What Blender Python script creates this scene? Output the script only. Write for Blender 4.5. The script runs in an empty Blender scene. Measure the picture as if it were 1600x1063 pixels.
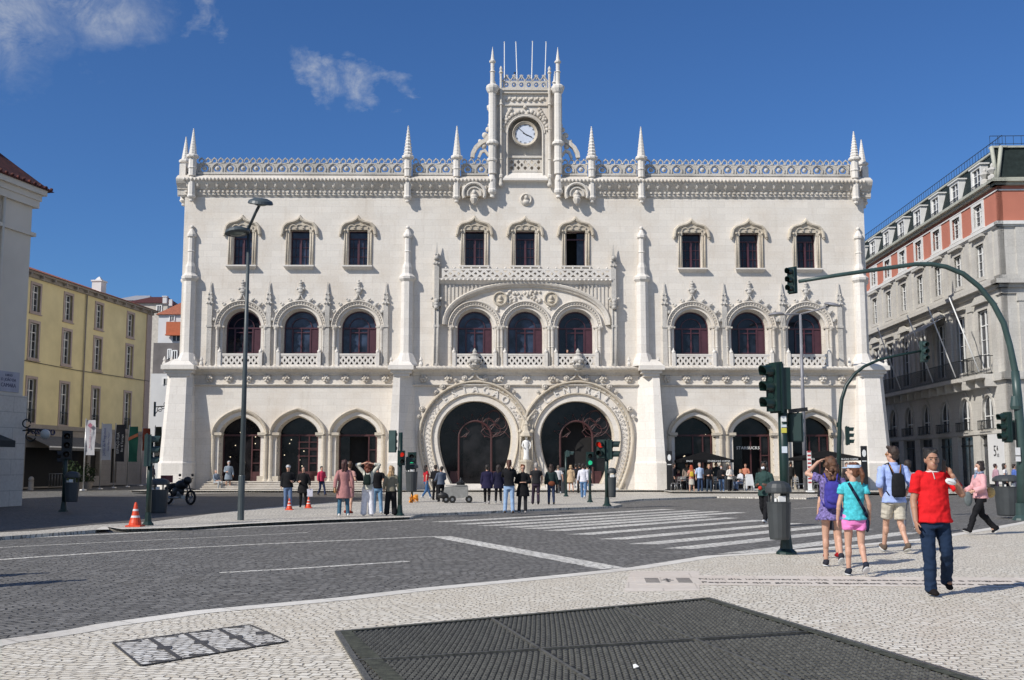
import bpy, math, random
from mathutils import Vector, Matrix
from mathutils.geometry import tessellate_polygon
random.seed(7)
R = math.radians
sc = bpy.context.scene
COL = sc.collection
# ------------------------------------------------------------------ camera
CAMH, FPX = 1.6, 1700.0
TH = math.atan(196.5/1700)
fw = Vector((0, math.cos(TH), math.sin(TH))); upv = Vector((0, -math.sin(TH), math.cos(TH)))
def ray(px, py):
    return fw + Vector((1, 0, 0))*((px-800)/FPX) + upv*((531.5-py)/FPX)
def G(px, py, z=0.0):
    r = ray(px, py); t = (z-CAMH)/r.z
    return (r.x*t, r.y*t)
def Y_(px, py, Y):
    r = ray(px, py); t = Y/r.y
    return Vector((r.x*t, Y, CAMH+r.z*t))
cam = bpy.data.cameras.new('camera'); camo = bpy.data.objects.new('camera', cam); COL.objects.link(camo)
camo.location = (0, 0, CAMH); camo.rotation_euler = (math.pi/2+TH, 0, 0)
cam.sensor_width = 36; cam.lens = 36*FPX/1600; cam.clip_end = 3000; cam.clip_start = .1
sc.camera = camo
# station frame: root at pixel 820 on the ground, wall plane 70 m away, turned by 0.8 degree
PHI = R(0.8); YC = 70.0
_r = ray(820, 700); SX = _r.x/_r.y*YC
S0 = Vector((SX, YC, 0)); SU = Vector((math.cos(PHI), math.sin(PHI), 0)); SN = Vector((math.sin(PHI), -math.cos(PHI), 0))
def F(px, py, d=0.0):
    r = ray(px, py); C0 = Vector((0, 0, CAMH)); P0 = S0+SN*d
    t = (P0-C0).dot(SN)/r.dot(SN); p = C0+r*t
    return ((p-S0).dot(SU), p.z)
def U(px, py=500, d=0.0): return F(px, py, d)[0]
def Zf(py, d=0.0): return F(820, py, d)[1]
PX = 0.0412
# ------------------------------------------------------------------ mesh builder
class MB:
    def __init__(s): s.v = []; s.f = []; s.m = []; s.s = []
    def add(s, vs, fs, m=0, sm=False):
        o = len(s.v); s.v += [tuple(p) for p in vs]
        for f in fs: s.f.append(tuple(o+i for i in f)); s.m.append(m); s.s.append(sm)
    def box(s, x0, x1, y0, y1, z0, z1, m=0):
        s.add([(x0,y0,z0),(x1,y0,z0),(x1,y1,z0),(x0,y1,z0),(x0,y0,z1),(x1,y0,z1),(x1,y1,z1),(x0,y1,z1)],
              [(0,3,2,1),(4,5,6,7),(0,1,5,4),(1,2,6,5),(2,3,7,6),(3,0,4,7)], m)
    def cbox(s, c, d, m=0, rz=0.0, ry=0.0, rx=0.0):
        M = Matrix.Translation(c) @ Matrix.Rotation(rz,4,'Z') @ Matrix.Rotation(ry,4,'Y') @ Matrix.Rotation(rx,4,'X')
        a, b, h = d[0]/2, d[1]/2, d[2]/2
        s.add([M@Vector(p) for p in ((-a,-b,-h),(a,-b,-h),(a,b,-h),(-a,b,-h),(-a,-b,h),(a,-b,h),(a,b,h),(-a,b,h))],
              [(0,3,2,1),(4,5,6,7),(0,1,5,4),(1,2,6,5),(2,3,7,6),(3,0,4,7)], m)
    def lathe(s, c, prof, n=12, m=0, axis='z', sm=False, ph=0.0, sq=1.0):
        vs = []; k = len(prof)
        for r, h in prof:
            for i in range(n):
                a = ph+2*math.pi*i/n; x, y = r*math.cos(a), r*math.sin(a)*sq
                if axis == 'z': p = (c[0]+x, c[1]+y, c[2]+h)
                elif axis == 'y': p = (c[0]+x, c[1]-h, c[2]+y)
                else: p = (c[0]+h, c[1]+x, c[2]+y)
                vs.append(p)
        fs = []
        for j in range(k-1):
            for i in range(n):
                q = (j*n+i, j*n+(i+1)%n, (j+1)*n+(i+1)%n, (j+1)*n+i)
                fs.append(q)
        s.add(vs, fs, m, sm)
        o = len(s.v)-len(vs)
        s.f.append(tuple(o+i for i in reversed(range(n)))); s.m.append(m); s.s.append(False)
        s.f.append(tuple(o+(k-1)*n+i for i in range(n))); s.m.append(m); s.s.append(False)
    def ball(s, c, r, n=8, m=0, sx=1, sy=1, sz=1, rot=None):
        vs = []; k = max(4, n//2+1)
        for j in range(k+1):
            t = math.pi*j/k
            for i in range(n):
                a = 2*math.pi*i/n
                p = Vector((r*sx*math.sin(t)*math.cos(a), r*sy*math.sin(t)*math.sin(a), -r*sz*math.cos(t)))
                if rot: p = rot@p
                vs.append((c[0]+p.x, c[1]+p.y, c[2]+p.z))
        fs = [(j*n+i, j*n+(i+1)%n, (j+1)*n+(i+1)%n, (j+1)*n+i) for j in range(k) for i in range(n)]
        s.add(vs, fs, m, True)
    def tube(s, pts, r, n=8, m=0, sm=True, caps=True, twist=None):
        pts = [Vector(p) for p in pts]; k = len(pts)
        rs = r if isinstance(r, (list, tuple)) else [r]*k
        vs = []; prev = None; L = 0
        for i in range(k):
            t = (pts[min(i+1,k-1)]-pts[max(i-1,0)])
            if t.length < 1e-9: t = Vector((0,0,1))
            t.normalize()
            if prev is None:
                a = Vector((0,0,1)) if abs(t.z) < .9 else Vector((1,0,0))
                u = t.cross(a).normalized()
            else:
                u = (prev-t*prev.dot(t)).normalized()
            prev = u; w = t.cross(u)
            if i: L += (pts[i]-pts[i-1]).length
            for j in range(n):
                a = 2*math.pi*j/n; rr = rs[i]
                if twist: rr *= 1+twist[0]*math.cos(twist[2]*(a-L*2*math.pi/twist[1]))
                vs.append(pts[i]+u*math.cos(a)*rr+w*math.sin(a)*rr)
        fs = [(i*n+j, i*n+(j+1)%n, (i+1)*n+(j+1)%n, (i+1)*n+j) for i in range(k-1) for j in range(n)]
        s.add(vs, fs, m, sm)
        if caps:
            o = len(s.v)-len(vs)
            s.f.append(tuple(o+i for i in reversed(range(n)))); s.m.append(m); s.s.append(False)
            s.f.append(tuple(o+(k-1)*n+i for i in range(n))); s.m.append(m); s.s.append(False)
    def sweep(s, path, prof, m=0, closed=False, sm=False):
        # path in (u,z), prof (n,y): n to the left of travel
        k = len(path); P = [Vector((a,b)) for a,b in path]; vs = []
        for i in range(k):
            if closed: a, b = P[(i-1)%k], P[(i+1)%k]; d0 = (P[i]-a); d1 = (b-P[i])
            else:
                d0 = P[i]-P[i-1] if i else P[1]-P[0]; d1 = P[i+1]-P[i] if i < k-1 else P[i]-P[i-1]
            d0 = d0.normalized(); d1 = d1.normalized(); t = (d0+d1)
            t = t.normalized() if t.length > 1e-6 else d0
            nrm = Vector((-t.y, t.x)); c = max(.35, nrm.dot(Vector((-d0.y, d0.x))))
            for n_, y in prof:
                q = P[i]+nrm*(n_/c); vs.append((q.x, y, q.y))
        q = len(prof); kk = k if closed else k-1
        fs = [(i*q+j, i*q+j+1, ((i+1)%k)*q+j+1, ((i+1)%k)*q+j) for i in range(kk) for j in range(q-1)]
        s.add(vs, fs, m, sm)
        if not closed:
            o = len(s.v)-len(vs)
            s.f.append(tuple(o+i for i in range(q))); s.m.append(m); s.s.append(False)
            s.f.append(tuple(o+(k-1)*q+i for i in reversed(range(q)))); s.m.append(m); s.s.append(False)
    def plate(s, outer, holes, y0, y1, m=0, back=True, axis='y', sides=True):
        loops = [outer]+list(holes)
        tr = tessellate_polygon([[Vector((a,b,0)) for a,b in l] for l in loops])
        flat = [p for l in loops for p in l]
        def P(a, b, y): return (a,y,b) if axis == 'y' else (a,b,y)
        s.add([P(a,b,y0) for a,b in flat], tr, m)
        if back: s.add([P(a,b,y1) for a,b in flat], tr, m)
        if sides:
            for l in loops:
                n = len(l)
                s.add([P(a,b,y0) for a,b in l]+[P(a,b,y1) for a,b in l], [(i,(i+1)%n,n+(i+1)%n,n+i) for i in range(n)], m)
    def xf(s, M):
        s.v = [tuple(M@Vector(p)) for p in s.v]; return s
    def build(s, name, mats, parent=None, loc=None, **props):
        me = bpy.data.meshes.new(name); me.from_pydata(s.v, [], s.f)
        if not isinstance(mats, (list, tuple)): mats = [mats]
        for m in mats: me.materials.append(m)
        me.polygons.foreach_set('material_index', s.m); me.polygons.foreach_set('use_smooth', s.s)
        me.update()
        o = bpy.data.objects.new(name, me); COL.objects.link(o)
        if parent: o.parent = parent
        if loc: o.location = loc
        for k, v in props.items(): o[k] = v
        return o
def fixn(o):
    import bmesh
    b = bmesh.new(); b.from_mesh(o.data); bmesh.ops.recalc_face_normals(b, faces=b.faces); b.to_mesh(o.data); b.free()
def tag(o, label, cat, group=None):
    o['label'] = label; o['category'] = cat
    if group: o['group'] = group
    return o
def empty(name, loc=(0,0,0), rz=0.0):
    o = bpy.data.objects.new(name, None); COL.objects.link(o); o.location = loc; o.rotation_euler = (0,0,rz); o.empty_display_size = .2
    return o
def thing(name, label, cat, loc=(0,0,0), rz=0.0, group=None): return tag(empty(name, loc, rz), label, cat, group)
def kids(o, _c={}):
    return [c for c in COL.objects if c.parent == o]
def copy_tree(o, parent=None):
    c = o.copy(); COL.objects.link(c); c.parent = parent
    for ch in kids(o): copy_tree(ch, c)
    return c
def place(proto, loc, rz, label, group=None, scale=None):
    c = copy_tree(proto); c.location = loc; c.rotation_euler = (0,0,rz); c['label'] = label
    if group: c['group'] = group
    if scale: c.scale = (scale,)*3
    return c
def text(name, s, size, mat, parent=None, loc=(0,0,0), rot=(math.pi/2,0,0), ext=.01, align='CENTER', sx=1.0, sp=1.0, off_=0.0):
    cu = bpy.data.curves.new(name, 'FONT'); cu.body = s; cu.size = size; cu.extrude = ext; cu.align_x = align; cu.align_y = 'CENTER'
    cu.space_character = sp; cu.resolution_u = 3
    cu.offset = off_; t = bpy.data.objects.new(name+'_tmp', cu); COL.objects.link(t)
    bpy.context.view_layer.update()
    me = bpy.data.meshes.new_from_object(t.evaluated_get(bpy.context.evaluated_depsgraph_get()))
    bpy.data.objects.remove(t); me.materials.clear(); me.materials.append(mat)
    o = bpy.data.objects.new(name, me); COL.objects.link(o); o.location = loc; o.rotation_euler = rot; o.scale = (sx,1,1)
    if parent: o.parent = parent
    return o
def arc(cx, cz, r, a0, a1, n, rz=None):
    rz = rz or r
    return [(cx+r*math.cos(R(a0+(a1-a0)*i/n)), cz+rz*math.sin(R(a0+(a1-a0)*i/n))) for i in range(n+1)]
def pointed(cx, cz, w, h, n=18, k=.27):
    out = []
    for i in range(n+1):
        a = math.pi*(1-i/n); t = math.cos(a)
        out.append((cx+w*t, cz+h*((1-k)*math.sin(a)**.92+k*(1-abs(t)))))
    return out
def rect(x0, x1, z0, z1): return [(x0,z0),(x1,z0),(x1,z1),(x0,z1)]
# ------------------------------------------------------------------ materials
def mat(name): 
    m = bpy.data.materials.new(name); m.use_nodes = True
    nt = m.node_tree; return m, nt, nt.nodes['Principled BSDF']
def mixc(nt, fac, a, b, mode='MIX'):
    n = nt.nodes.new('ShaderNodeMix'); n.data_type = 'RGBA'; n.blend_type = mode
    for k, v in ((0, fac), (6, a), (7, b)):
        if hasattr(v, 'is_linked'): nt.links.new(v, n.inputs[k])
        elif k: n.inputs[k].default_value = (*v, 1) if len(v) == 3 else v
        else: n.inputs[k].default_value = v
    return n.outputs[2]
def noise(nt, vec, sc_, det=4, ro=.55):
    n = nt.nodes.new('ShaderNodeTexNoise'); n.inputs['Scale'].default_value = sc_; n.inputs['Detail'].default_value = det; n.inputs['Roughness'].default_value = ro
    nt.links.new(vec, n.inputs['Vector']); return n
def ramp(nt, fac, a, b):
    n = nt.nodes.new('ShaderNodeMapRange'); n.inputs[1].default_value = a; n.inputs[2].default_value = b
    nt.links.new(fac, n.inputs[0]); return n.outputs[0]
def mapping(nt, vec, sc_=(1,1,1), rot=(0,0,0), loc=(0,0,0)):
    n = nt.nodes.new('ShaderNodeMapping'); n.inputs['Scale'].default_value = sc_; n.inputs['Rotation'].default_value = rot; n.inputs['Location'].default_value = loc
    nt.links.new(vec, n.inputs['Vector']); return n.outputs[0]
def coord(nt, kind='Object'):
    if kind == 'Position': return nt.nodes.new('ShaderNodeNewGeometry').outputs['Position']
    return nt.nodes.new('ShaderNodeTexCoord').outputs[kind]
def bump(nt, b, h, dist, st=.6):
    n = nt.nodes.new('ShaderNodeBump'); n.inputs['Distance'].default_value = dist; n.inputs['Strength'].default_value = st
    nt.links.new(h, n.inputs['Height']); nt.links.new(n.outputs[0], b.inputs['Normal'])
def sc3(c, k): return tuple(min(1, x*k) for x in c)
def surf(name, col, rough=.6, var=.18, scale=3.0, metal=0.0, spec=None, bmp=0.0):
    m, nt, b = mat(name); v = coord(nt)
    n = noise(nt, v, scale); f = ramp(nt, n.outputs[0], .3, .7)
    nt.links.new(mixc(nt, f, sc3(col, 1-var), sc3(col, 1+var)), b.inputs['Base Color'])
    b.inputs['Roughness'].default_value = rough; b.inputs['Metallic'].default_value = metal
    if spec is not None: b.inputs['Specular IOR Level'].default_value = spec
    if bmp: bump(nt, b, noise(nt, v, scale*4, 5).outputs[0], bmp)
    return m
def stone(name, col, stain, bw=1.1, bh=.42, stain_amt=.35, joint=.86, bmp=.02, flat=0):
    m, nt, b = mat(name); v = coord(nt)
    vv = mapping(nt, v, rot=(0, 0, R(flat))) if flat else mapping(nt, v, rot=(math.pi/2, 0, 0))
    br = nt.nodes.new('ShaderNodeTexBrick'); nt.links.new(vv, br.inputs['Vector'])
    br.inputs['Scale'].default_value = 1; br.inputs['Brick Width'].default_value = bw; br.inputs['Row Height'].default_value = bh
    br.inputs['Mortar Size'].default_value = .012; br.inputs['Bias'].default_value = 0
    br.inputs['Color1'].default_value = (*sc3(col, 1.03), 1); br.inputs['Color2'].default_value = (*sc3(col, .95), 1); br.inputs['Mortar'].default_value = (*sc3(col, joint), 1)
    big = noise(nt, v, .35, 6, .6); f1 = ramp(nt, big.outputs[0], .45, .75)
    c = mixc(nt, f1, br.outputs[0], mixc(nt, stain_amt, br.outputs[0], stain))
    st = noise(nt, mapping(nt, v, sc_=(2.2, 2.2, .35)), 1.2, 6, .65); f2 = ramp(nt, st.outputs[0], .55, .8)
    mm = nt.nodes.new('ShaderNodeMath'); mm.operation = 'MULTIPLY'; mm.inputs[1].default_value = stain_amt*.8; nt.links.new(f2, mm.inputs[0])
    c = mixc(nt, mm.outputs[0], c, sc3(stain, .8))
    fine = noise(nt, v, 9, 4); c = mixc(nt, .22, c, mixc(nt, 1.0, c, fine.outputs[0], 'OVERLAY'))
    nt.links.new(c, b.inputs['Base Color']); b.inputs['Roughness'].default_value = .85; b.inputs['Specular IOR Level'].default_value = .2
    bump(nt, b, fine.outputs[0], bmp, .5)
    return m
def cobble(name, c1, c2, joint, w, h, rotz=0.0, warp=.25, rough=.6, bd=.012, mortar=.1, patch=(.5,.5,.5), pamt=.25):
    m, nt, b = mat(name); v = coord(nt, 'Position')
    wn = noise(nt, v, .45, 2); wn2 = noise(nt, v, 4.0, 2)
    sub = nt.nodes.new('ShaderNodeVectorMath'); sub.operation = 'MULTIPLY_ADD'
    nt.links.new(wn.outputs[1], sub.inputs[0]); sub.inputs[1].default_value = (warp*8*w,)*3; nt.links.new(v, sub.inputs[2])
    sub2 = nt.nodes.new('ShaderNodeVectorMath'); sub2.operation = 'MULTIPLY_ADD'
    nt.links.new(wn2.outputs[1], sub2.inputs[0]); sub2.inputs[1].default_value = (warp*1.6*w,)*3; nt.links.new(sub.outputs[0], sub2.inputs[2])
    vv = mapping(nt, sub2.outputs[0], rot=(0,0,rotz))
    br = nt.nodes.new('ShaderNodeTexBrick'); nt.links.new(vv, br.inputs['Vector']); br.inputs['Scale'].default_value = 1
    br.inputs['Brick Width'].default_value = w; br.inputs['Row Height'].default_value = h; br.inputs['Mortar Size'].default_value = h*mortar
    br.inputs['Mortar Smooth'].default_value = .6; br.inputs['Bias'].default_value = 0
    br.inputs['Color1'].default_value = (*c1,1); br.inputs['Color2'].default_value = (*c2,1); br.inputs['Mortar'].default_value = (*joint,1)
    big = noise(nt, v, .5, 5, .6); f = ramp(nt, big.outputs[0], .4, .75)
    pm = nt.nodes.new('ShaderNodeMath'); pm.operation = 'MULTIPLY'; pm.inputs[1].default_value = pamt; nt.links.new(f, pm.inputs[0])
    c = mixc(nt, pm.outputs[0], br.outputs[0], patch)
    f3 = noise(nt, v, 14, 3); c = mixc(nt, .3, c, mixc(nt, 1.0, c, f3.outputs[0], 'OVERLAY'))
    nt.links.new(c, b.inputs['Base Color']); b.inputs['Roughness'].default_value = rough; b.inputs['Specular IOR Level'].default_value = .3
    inv = nt.nodes.new('ShaderNodeMath'); inv.operation = 'SUBTRACT'; inv.inputs[0].default_value = 1; nt.links.new(br.outputs[1], inv.inputs[1])
    hh = nt.nodes.new('ShaderNodeMath'); hh.operation = 'MULTIPLY_ADD'; nt.links.new(f3.outputs[0], hh.inputs[0]); hh.inputs[1].default_value = .5; nt.links.new(inv.outputs[0], hh.inputs[2])
    bump(nt, b, hh.outputs[0], bd, .8)
    return m
def glass(name, col=(.012,.016,.025), rough=.06, var=.5, spec=.4):
    m, nt, b = mat(name); v = coord(nt); n = noise(nt, v, 1.3, 3); f = ramp(nt, n.outputs[0], .35, .65)
    nt.links.new(mixc(nt, f, sc3(col, 1-var), sc3(col, 1+var)), b.inputs['Base Color']); b.inputs['Roughness'].default_value = rough; b.inputs['Specular IOR Level'].default_value = spec
    n2 = noise(nt, v, .7, 2); bump(nt, b, n2.outputs[0], .03, .3)
    return m
def emit(name, col, st):
    m, nt, b = mat(name); b.inputs['Base Color'].default_value = (*sc3(col,.4),1); b.inputs['Emission Color'].default_value = (*col,1); b.inputs['Emission Strength'].default_value = st
    v = coord(nt); return m
M = {}
M['lime'] = stone('limestone_ashlar', (.72,.67,.60), (.55,.46,.36), joint=.88, stain_amt=.5)
M['trim'] = stone('limestone_carved', (.63,.585,.52), (.38,.32,.25), bw=.9, bh=.5, stain_amt=.6, bmp=.03)
M['light'] = stone('limestone_pale', (.70,.66,.605), (.5,.45,.38), bw=.9, bh=.55, stain_amt=.35)
M['aged'] = stone('limestone_weathered', (.53,.50,.455), (.27,.26,.24), bw=.8, bh=.4, stain_amt=.7, bmp=.04)
M['hood'] = stone('limestone_warm', (.55,.49,.40), (.36,.29,.21), bw=.6, bh=.5, stain_amt=.6, bmp=.03)
M['dark'] = surf('dark_interior', (.012,.011,.011), .9)
M['frame'] = surf('maroon_painted_wood', (.065,.022,.032), .45, .2)
M['redwood'] = surf('red_painted_iron', (.062,.019,.02), .55, .25)
M['glass'] = glass('window_glass')
M['glassb'] = glass('blue_curtained_glass', (.03,.042,.07), .12, .6)
M['black'] = surf('black_paint', (.012,.012,.013), .5)
M['green'] = surf('dark_green_enamel', (.008,.026,.022), .4, .25)
M['greeng'] = surf('green_grey_enamel', (.035,.065,.06), .4, .2)
M['steel'] = surf('grey_painted_steel', (.06,.075,.08), .45, .2, 2)
M['steell'] = surf('light_grey_steel', (.2,.2,.22), .45, .2, 2)
M['alu'] = surf('brushed_aluminium', (.45,.45,.45), .35, .1, 3, 0.8)
M['white'] = surf('white_paint', (.75,.75,.73), .6, .08)
M['binp'] = surf('dark_grey_plastic', (.045,.05,.052), .5, .15)
M['orange'] = surf('orange_plastic', (.65,.06,.015), .5, .12)
M['road'] = cobble('dark_granite_setts', (.145,.137,.123), (.25,.24,.222), (.032,.03,.028), .2, .125, R(-42), .5, .65, .03, .12, (.12,.117,.11), .5)
M['mark'] = cobble('white_marking_setts', (.66,.63,.56), (.85,.82,.75), (.2,.19,.17), .2, .125, R(-42), .5, .65, .02, .12, (.30,.29,.27), .55)
M['calc'] = cobble('limestone_calcada', (.68,.615,.50), (.85,.795,.68), (.27,.235,.18), .115, .09, R(12), .9, .5, .014, .12, (.60,.53,.42), .6)
M['calcg'] = cobble('greyish_plaza_setts', (.56,.51,.43), (.72,.675,.59), (.2,.19,.165), .16, .11, R(-42), .6, .55, .01, .12, (.3,.28,.25), .4)
M['kerb'] = stone('kerb_limestone', (.70,.665,.60), (.36,.32,.27), bw=1.3, bh=60, stain_amt=.5, joint=.55, flat=-48)
M['slab'] = stone('pinkish_limestone_slab', (.66,.595,.52), (.52,.44,.36), bw=.9, bh=.7, stain_amt=.5, joint=.75, flat=6)
# ------------------------------------------------------------------ ground
ZR = -0.08
def gp(pts, z=0.0): return [G(x, y, z) for x, y in pts]
def sheet(name, poly, z, m, thick=None, **kw):
    b = MB(); b.plate(poly, [], z, z-(thick or .002), 0, back=False, axis='z', sides=bool(thick))
    o = b.build(name, m, **kw); fixn(o)
    for p in o.data.polygons: pass
    return o
b = MB(); b.add([(-900,-60,ZR),(900,-60,ZR),(900,1500,ZR),(-900,1500,ZR)], [(0,1,2,3)])
b.build('ground', M['road'], kind='structure')
def off(path, d):
    out = []
    for i, p in enumerate(path):
        a = Vector(path[max(i-1,0)]); c = Vector(path[min(i+1,len(path)-1)]); t = (c-a).normalized()
        out.append((p[0]-t.y*d, p[1]+t.x*d))
    return out
def kerb(name, path, w, z=0.004, h=.085):
    inn = off(path, -w); b = MB()
    for i in range(len(path)-1):
        q = [path[i], path[i+1], inn[i+1], inn[i]]
        b.add([(x,y,z) for x,y in q], [(0,1,2,3)]); b.add([(path[i][0],path[i][1],z),(path[i+1][0],path[i+1][1],z),(path[i+1][0],path[i+1][1],z-h),(path[i][0],path[i][1],z-h)], [(0,1,2,3)])
    o = b.build(name, M['kerb'], kind='structure'); fixn(o); return o
near = gp([(-500,1180),(-200,1062),(-60,1012),(0,1000),(60,992),(110,984),(150,976),(300,955),(530,934),(660,919),(800,906),(900,896),(985,887),(1100,869),(1200,863),(1330,852),(1440,842),(1540,826),(1600,815),(1750,805),(2100,790)])
nearpoly = near+[(60, 40), (60, -20), (-20, -20)]
sheet('near_pavement', nearpoly, 0.0, M['calc'], .09, kind='structure')
kerb('near_kerb', near, .3)
isl = gp([(-300,852),(-60,843),(150,828),(160,823),(200,826),(280,824),(375,818),(500,812),(640,807.5),(660,803),(760,799),(860,794.5),(905,793),(960,791),(972,788),(950,785),(1000,780),(1120,776),(1260,778),(1330,772),(1420,768),(1700,764),(2400,757)])
isl2 = [p for p in isl if True]
islpoly = isl2+[(90, 160), (-24, 160), (-24, 72.6)]+gp([(300,786),(200,800),(100,812),(0,826),(-300,838)])
sheet('station_plaza', islpoly, 0.0, M['calcg'], .09, kind='structure')
kerb('island_kerb', isl[2:9], .32)
sheet('corner_pavement', [(-60,20),(-24.5,20),(-21,38),(-19.2,43.8),(-17.5,43.0),(-15.5,45.5),(-17,49),(-24,53),(-60,60)], 0.0, M['calcg'], .09, kind='structure')
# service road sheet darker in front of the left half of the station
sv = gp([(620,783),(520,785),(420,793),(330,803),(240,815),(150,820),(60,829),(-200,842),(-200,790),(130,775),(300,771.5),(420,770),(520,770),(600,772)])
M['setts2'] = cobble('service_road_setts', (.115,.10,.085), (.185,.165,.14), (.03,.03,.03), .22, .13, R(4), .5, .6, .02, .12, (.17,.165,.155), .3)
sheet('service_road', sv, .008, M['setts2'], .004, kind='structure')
rail = MB()
for yy in (776, 780.5, 787):
    pts = [(*G(x, yy+(0 if x > 300 else (300-x)*.02), .014), .014) for x in (130, 200, 300, 400, 500, 600)]
    for a, c in zip(pts, pts[1:]):
        rail.add([(a[0],a[1],.016),(c[0],c[1],.016),(c[0],c[1]+.07,.016),(a[0],a[1]+.07,.016)], [(0,1,2,3)])
rail.build('tram_rails', M['steel'], kind='structure')
fore = [(S0+SU*u+SN*v) for u, v in ((-24,3.0),(-20,3.6),(-8.5,3.4),(-8.5,2.4),(8.5,2.4),(8.5,6),(13,6.6),(24,7.2),(30,7),(30,-1),(-24,-1))]
sheet('station_forecourt', [(p.x,p.y) for p in fore], .10, M['calcg'], .1, kind='structure')
kerb('forecourt_kerb', [(p.x,p.y) for p in fore[:8]], .3, .105, .1)
# markings
D = Vector((.65, .76)); D.normalize(); Nn = Vector((-D.y, D.x)); ZM = ZR+.004
tips = [(669,816),(705,819.5),(742,822),(778,824.5),(812,826.5),(846,829.5),(884,835.5),(933,843),(980,850.5),(1036,857.5),(1111,867)]
mk = MB()
for i, t in enumerate(tips):
    p = Vector(G(*t, ZR)); L = 9.5 if i > 3 else 13
    w = .56
    q = [p, p+D*L, p+D*L-Nn*w, p-Nn*w+D*.35]
    if i == len(tips)-1: q[0] = p+D*.2; q[3] = p-Nn*w+D*1.1
    mk.add([(a.x,a.y,ZM) for a in q], [(0,1,2,3)])
mk.build('crosswalk_stripes', M['mark'], kind='structure')
def strip(name, pts, w, z=ZM, m=None):
    P = [Vector(G(*t, ZR)) for t in pts]; b = MB()
    for a, c in zip(P, P[1:]):
        n = Vector((-(c-a).y, (c-a).x)).normalized()*(w/2)
        b.add([((a-n).x,(a-n).y,z),((c-n).x,(c-n).y,z),((c+n).x,(c+n).y,z),((a+n).x,(a+n).y,z)], [(0,1,2,3)])
    return b.build(name, m or M['mark'], kind='structure')
strip('stop_line', [(688,838.5),(960,889)], .5)
strip('lane_line', [(-200,886),(0,875),(190,862),(400,851),(684,838.5)], .19, ZM+.001)
strip('lane_dash', [(343,895.5),(460,889),(638,877.5)], .17)
strip('far_lane_line', [(-100,862),(0,856),(120,850),(330,840),(480,832.5)], .13)
strip('far_lane_dash', [(1240,795),(1296,791.5)], .12)
strip('far_lane_dash', [(1375,784),(1432,780.5)], .12)
strip('edge_line', [(-300,858),(0,842.5),(200,833.5),(400,823.5),(660,812)], .3)
# inscription strip
def onp(px, py): x, y = G(px, py, 0); return Vector((x, y))
A, B = onp(1093, 908), onp(1600, 912)
dirv = (B-A).normalized(); ang = math.atan2(dirv.y, dirv.x); nn = Vector((-dirv.y, dirv.x))
q = [A-dirv*.9-nn*.55, A+dirv*9-nn*.55, A+dirv*9+nn*.75, A-dirv*.9+nn*.75]
sheet('inscribed_paving', [(p.x,p.y) for p in q], .006, M['slab'], .003, kind='structure')
M['inlay'] = surf('bronze_inlay', (.05,.045,.04), .5, .2)
def ptext(s, p, size, sx=1.0):
    o = text('inscription', s, size, M['inlay'], None, (p.x, p.y, .010), (0,0,ang), .001, 'LEFT', 1.0)
    o.scale = (sx, 1.5, 1); return o
ins = thing('pavement_inscription', 'two lines of dark bronze letters set in the pinkish stone strip', 'inscription')
a1 = ptext('Num dia improvável, uma cantiga ecoou na cidade e ninguém a esqueceu', A+nn*.2, .155, 1.12); a1.parent = ins
a2 = ptext('Peço-vos que gravem 28 segundos de silêncio entre os passos e as vozes', A-nn*.24, .155, 1.12); a2.parent = ins
emb = thing('pavement_emblem', 'three dark striped marks inlaid in the pale stone before the inscription', 'inscription')
for k, (cx, ww) in enumerate(((1019, .17),(1043,.15),(1069,.17))):
    bb = MB(); c0 = onp(cx, 907.5)
    rows = 5 if k != 1 else 3
    for r_ in range(rows):
        c = c0+nn*((r_-(rows-1)/2)*.13)
        w_ = ww*(1 if k != 1 else (.4, 1.0, .6)[r_])
        bb.cbox((c.x, c.y, .006), (w_*1.15, .075, .003), rz=ang)
    if k == 1: bb.cbox((c0.x, c0.y, .0055), (.03,.5,.003), rz=ang)
    bb.build('inlay_mark', M['inlay'], emb)
sheet('inlaid_slab', gp([(985,893),(1093,893),(1093,923),(975,925)]), .003, M['slab'], .002, kind='structure')
strip('granite_band', [(840,918),(985,900)], .02)
# ventilation grate
gr = thing('ventilation_grate', 'large black perforated metal grate set in the pale pavement', 'grate')
c0, c1, c2, c3 = [Vector(G(*p)) for p in ((527,990),(1107,937),(1560,1075),(596,1100))]
def bil(u, v):
    a = c0.lerp(c1, u); b_ = c3.lerp(c2, u); return a.lerp(b_, v)
M['gratem'] = surf('cast_grate_metal', (.088,.086,.074), .5, .5, 30)
M['grateb'] = surf('grate_void', (.006,.007,.007), .8, .4, 8)
M['moss'] = surf('mossy_grate_edge', (.05,.052,.036), .9, .6, 14, bmp=.01)
bb = MB(); bb.plate([tuple(c0),tuple(c1),tuple(c2),tuple(c3)], [], .005, .004, 0, back=False, axis='z', sides=False); bb.build('grate_bed', M['grateb'], gr)
g2 = MB(); nu, nv = 84, 44
for j in range(nv):
    for i in range(nu):
        u0 = (i+.12+(.5 if j % 2 else 0))/nu; u1 = u0+.62/nu; v0 = (j+.22)/nv; v1 = (j+.82)/nv
        if u1 > 1: continue
        if min(abs(v0-.5), abs(v1-.5)) < .008 or min(abs(u0-.36), abs(u0-.70)) < .007: continue
        P = [bil(u0,v0), bil(u1,v0), bil(u1,v1), bil(u0,v1)]; c = sum(P, Vector((0,0)))/4
        T = [c+(p-c)*.6 for p in P]
        g2.add([(p.x,p.y,.006) for p in P]+[(p.x,p.y,.021) for p in T], [(4,5,6,7),(0,1,5,4),(1,2,6,5),(2,3,7,6),(3,0,4,7)])
g2.build('grate_mesh', M['gratem'], gr)
fr = MB()
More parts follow.
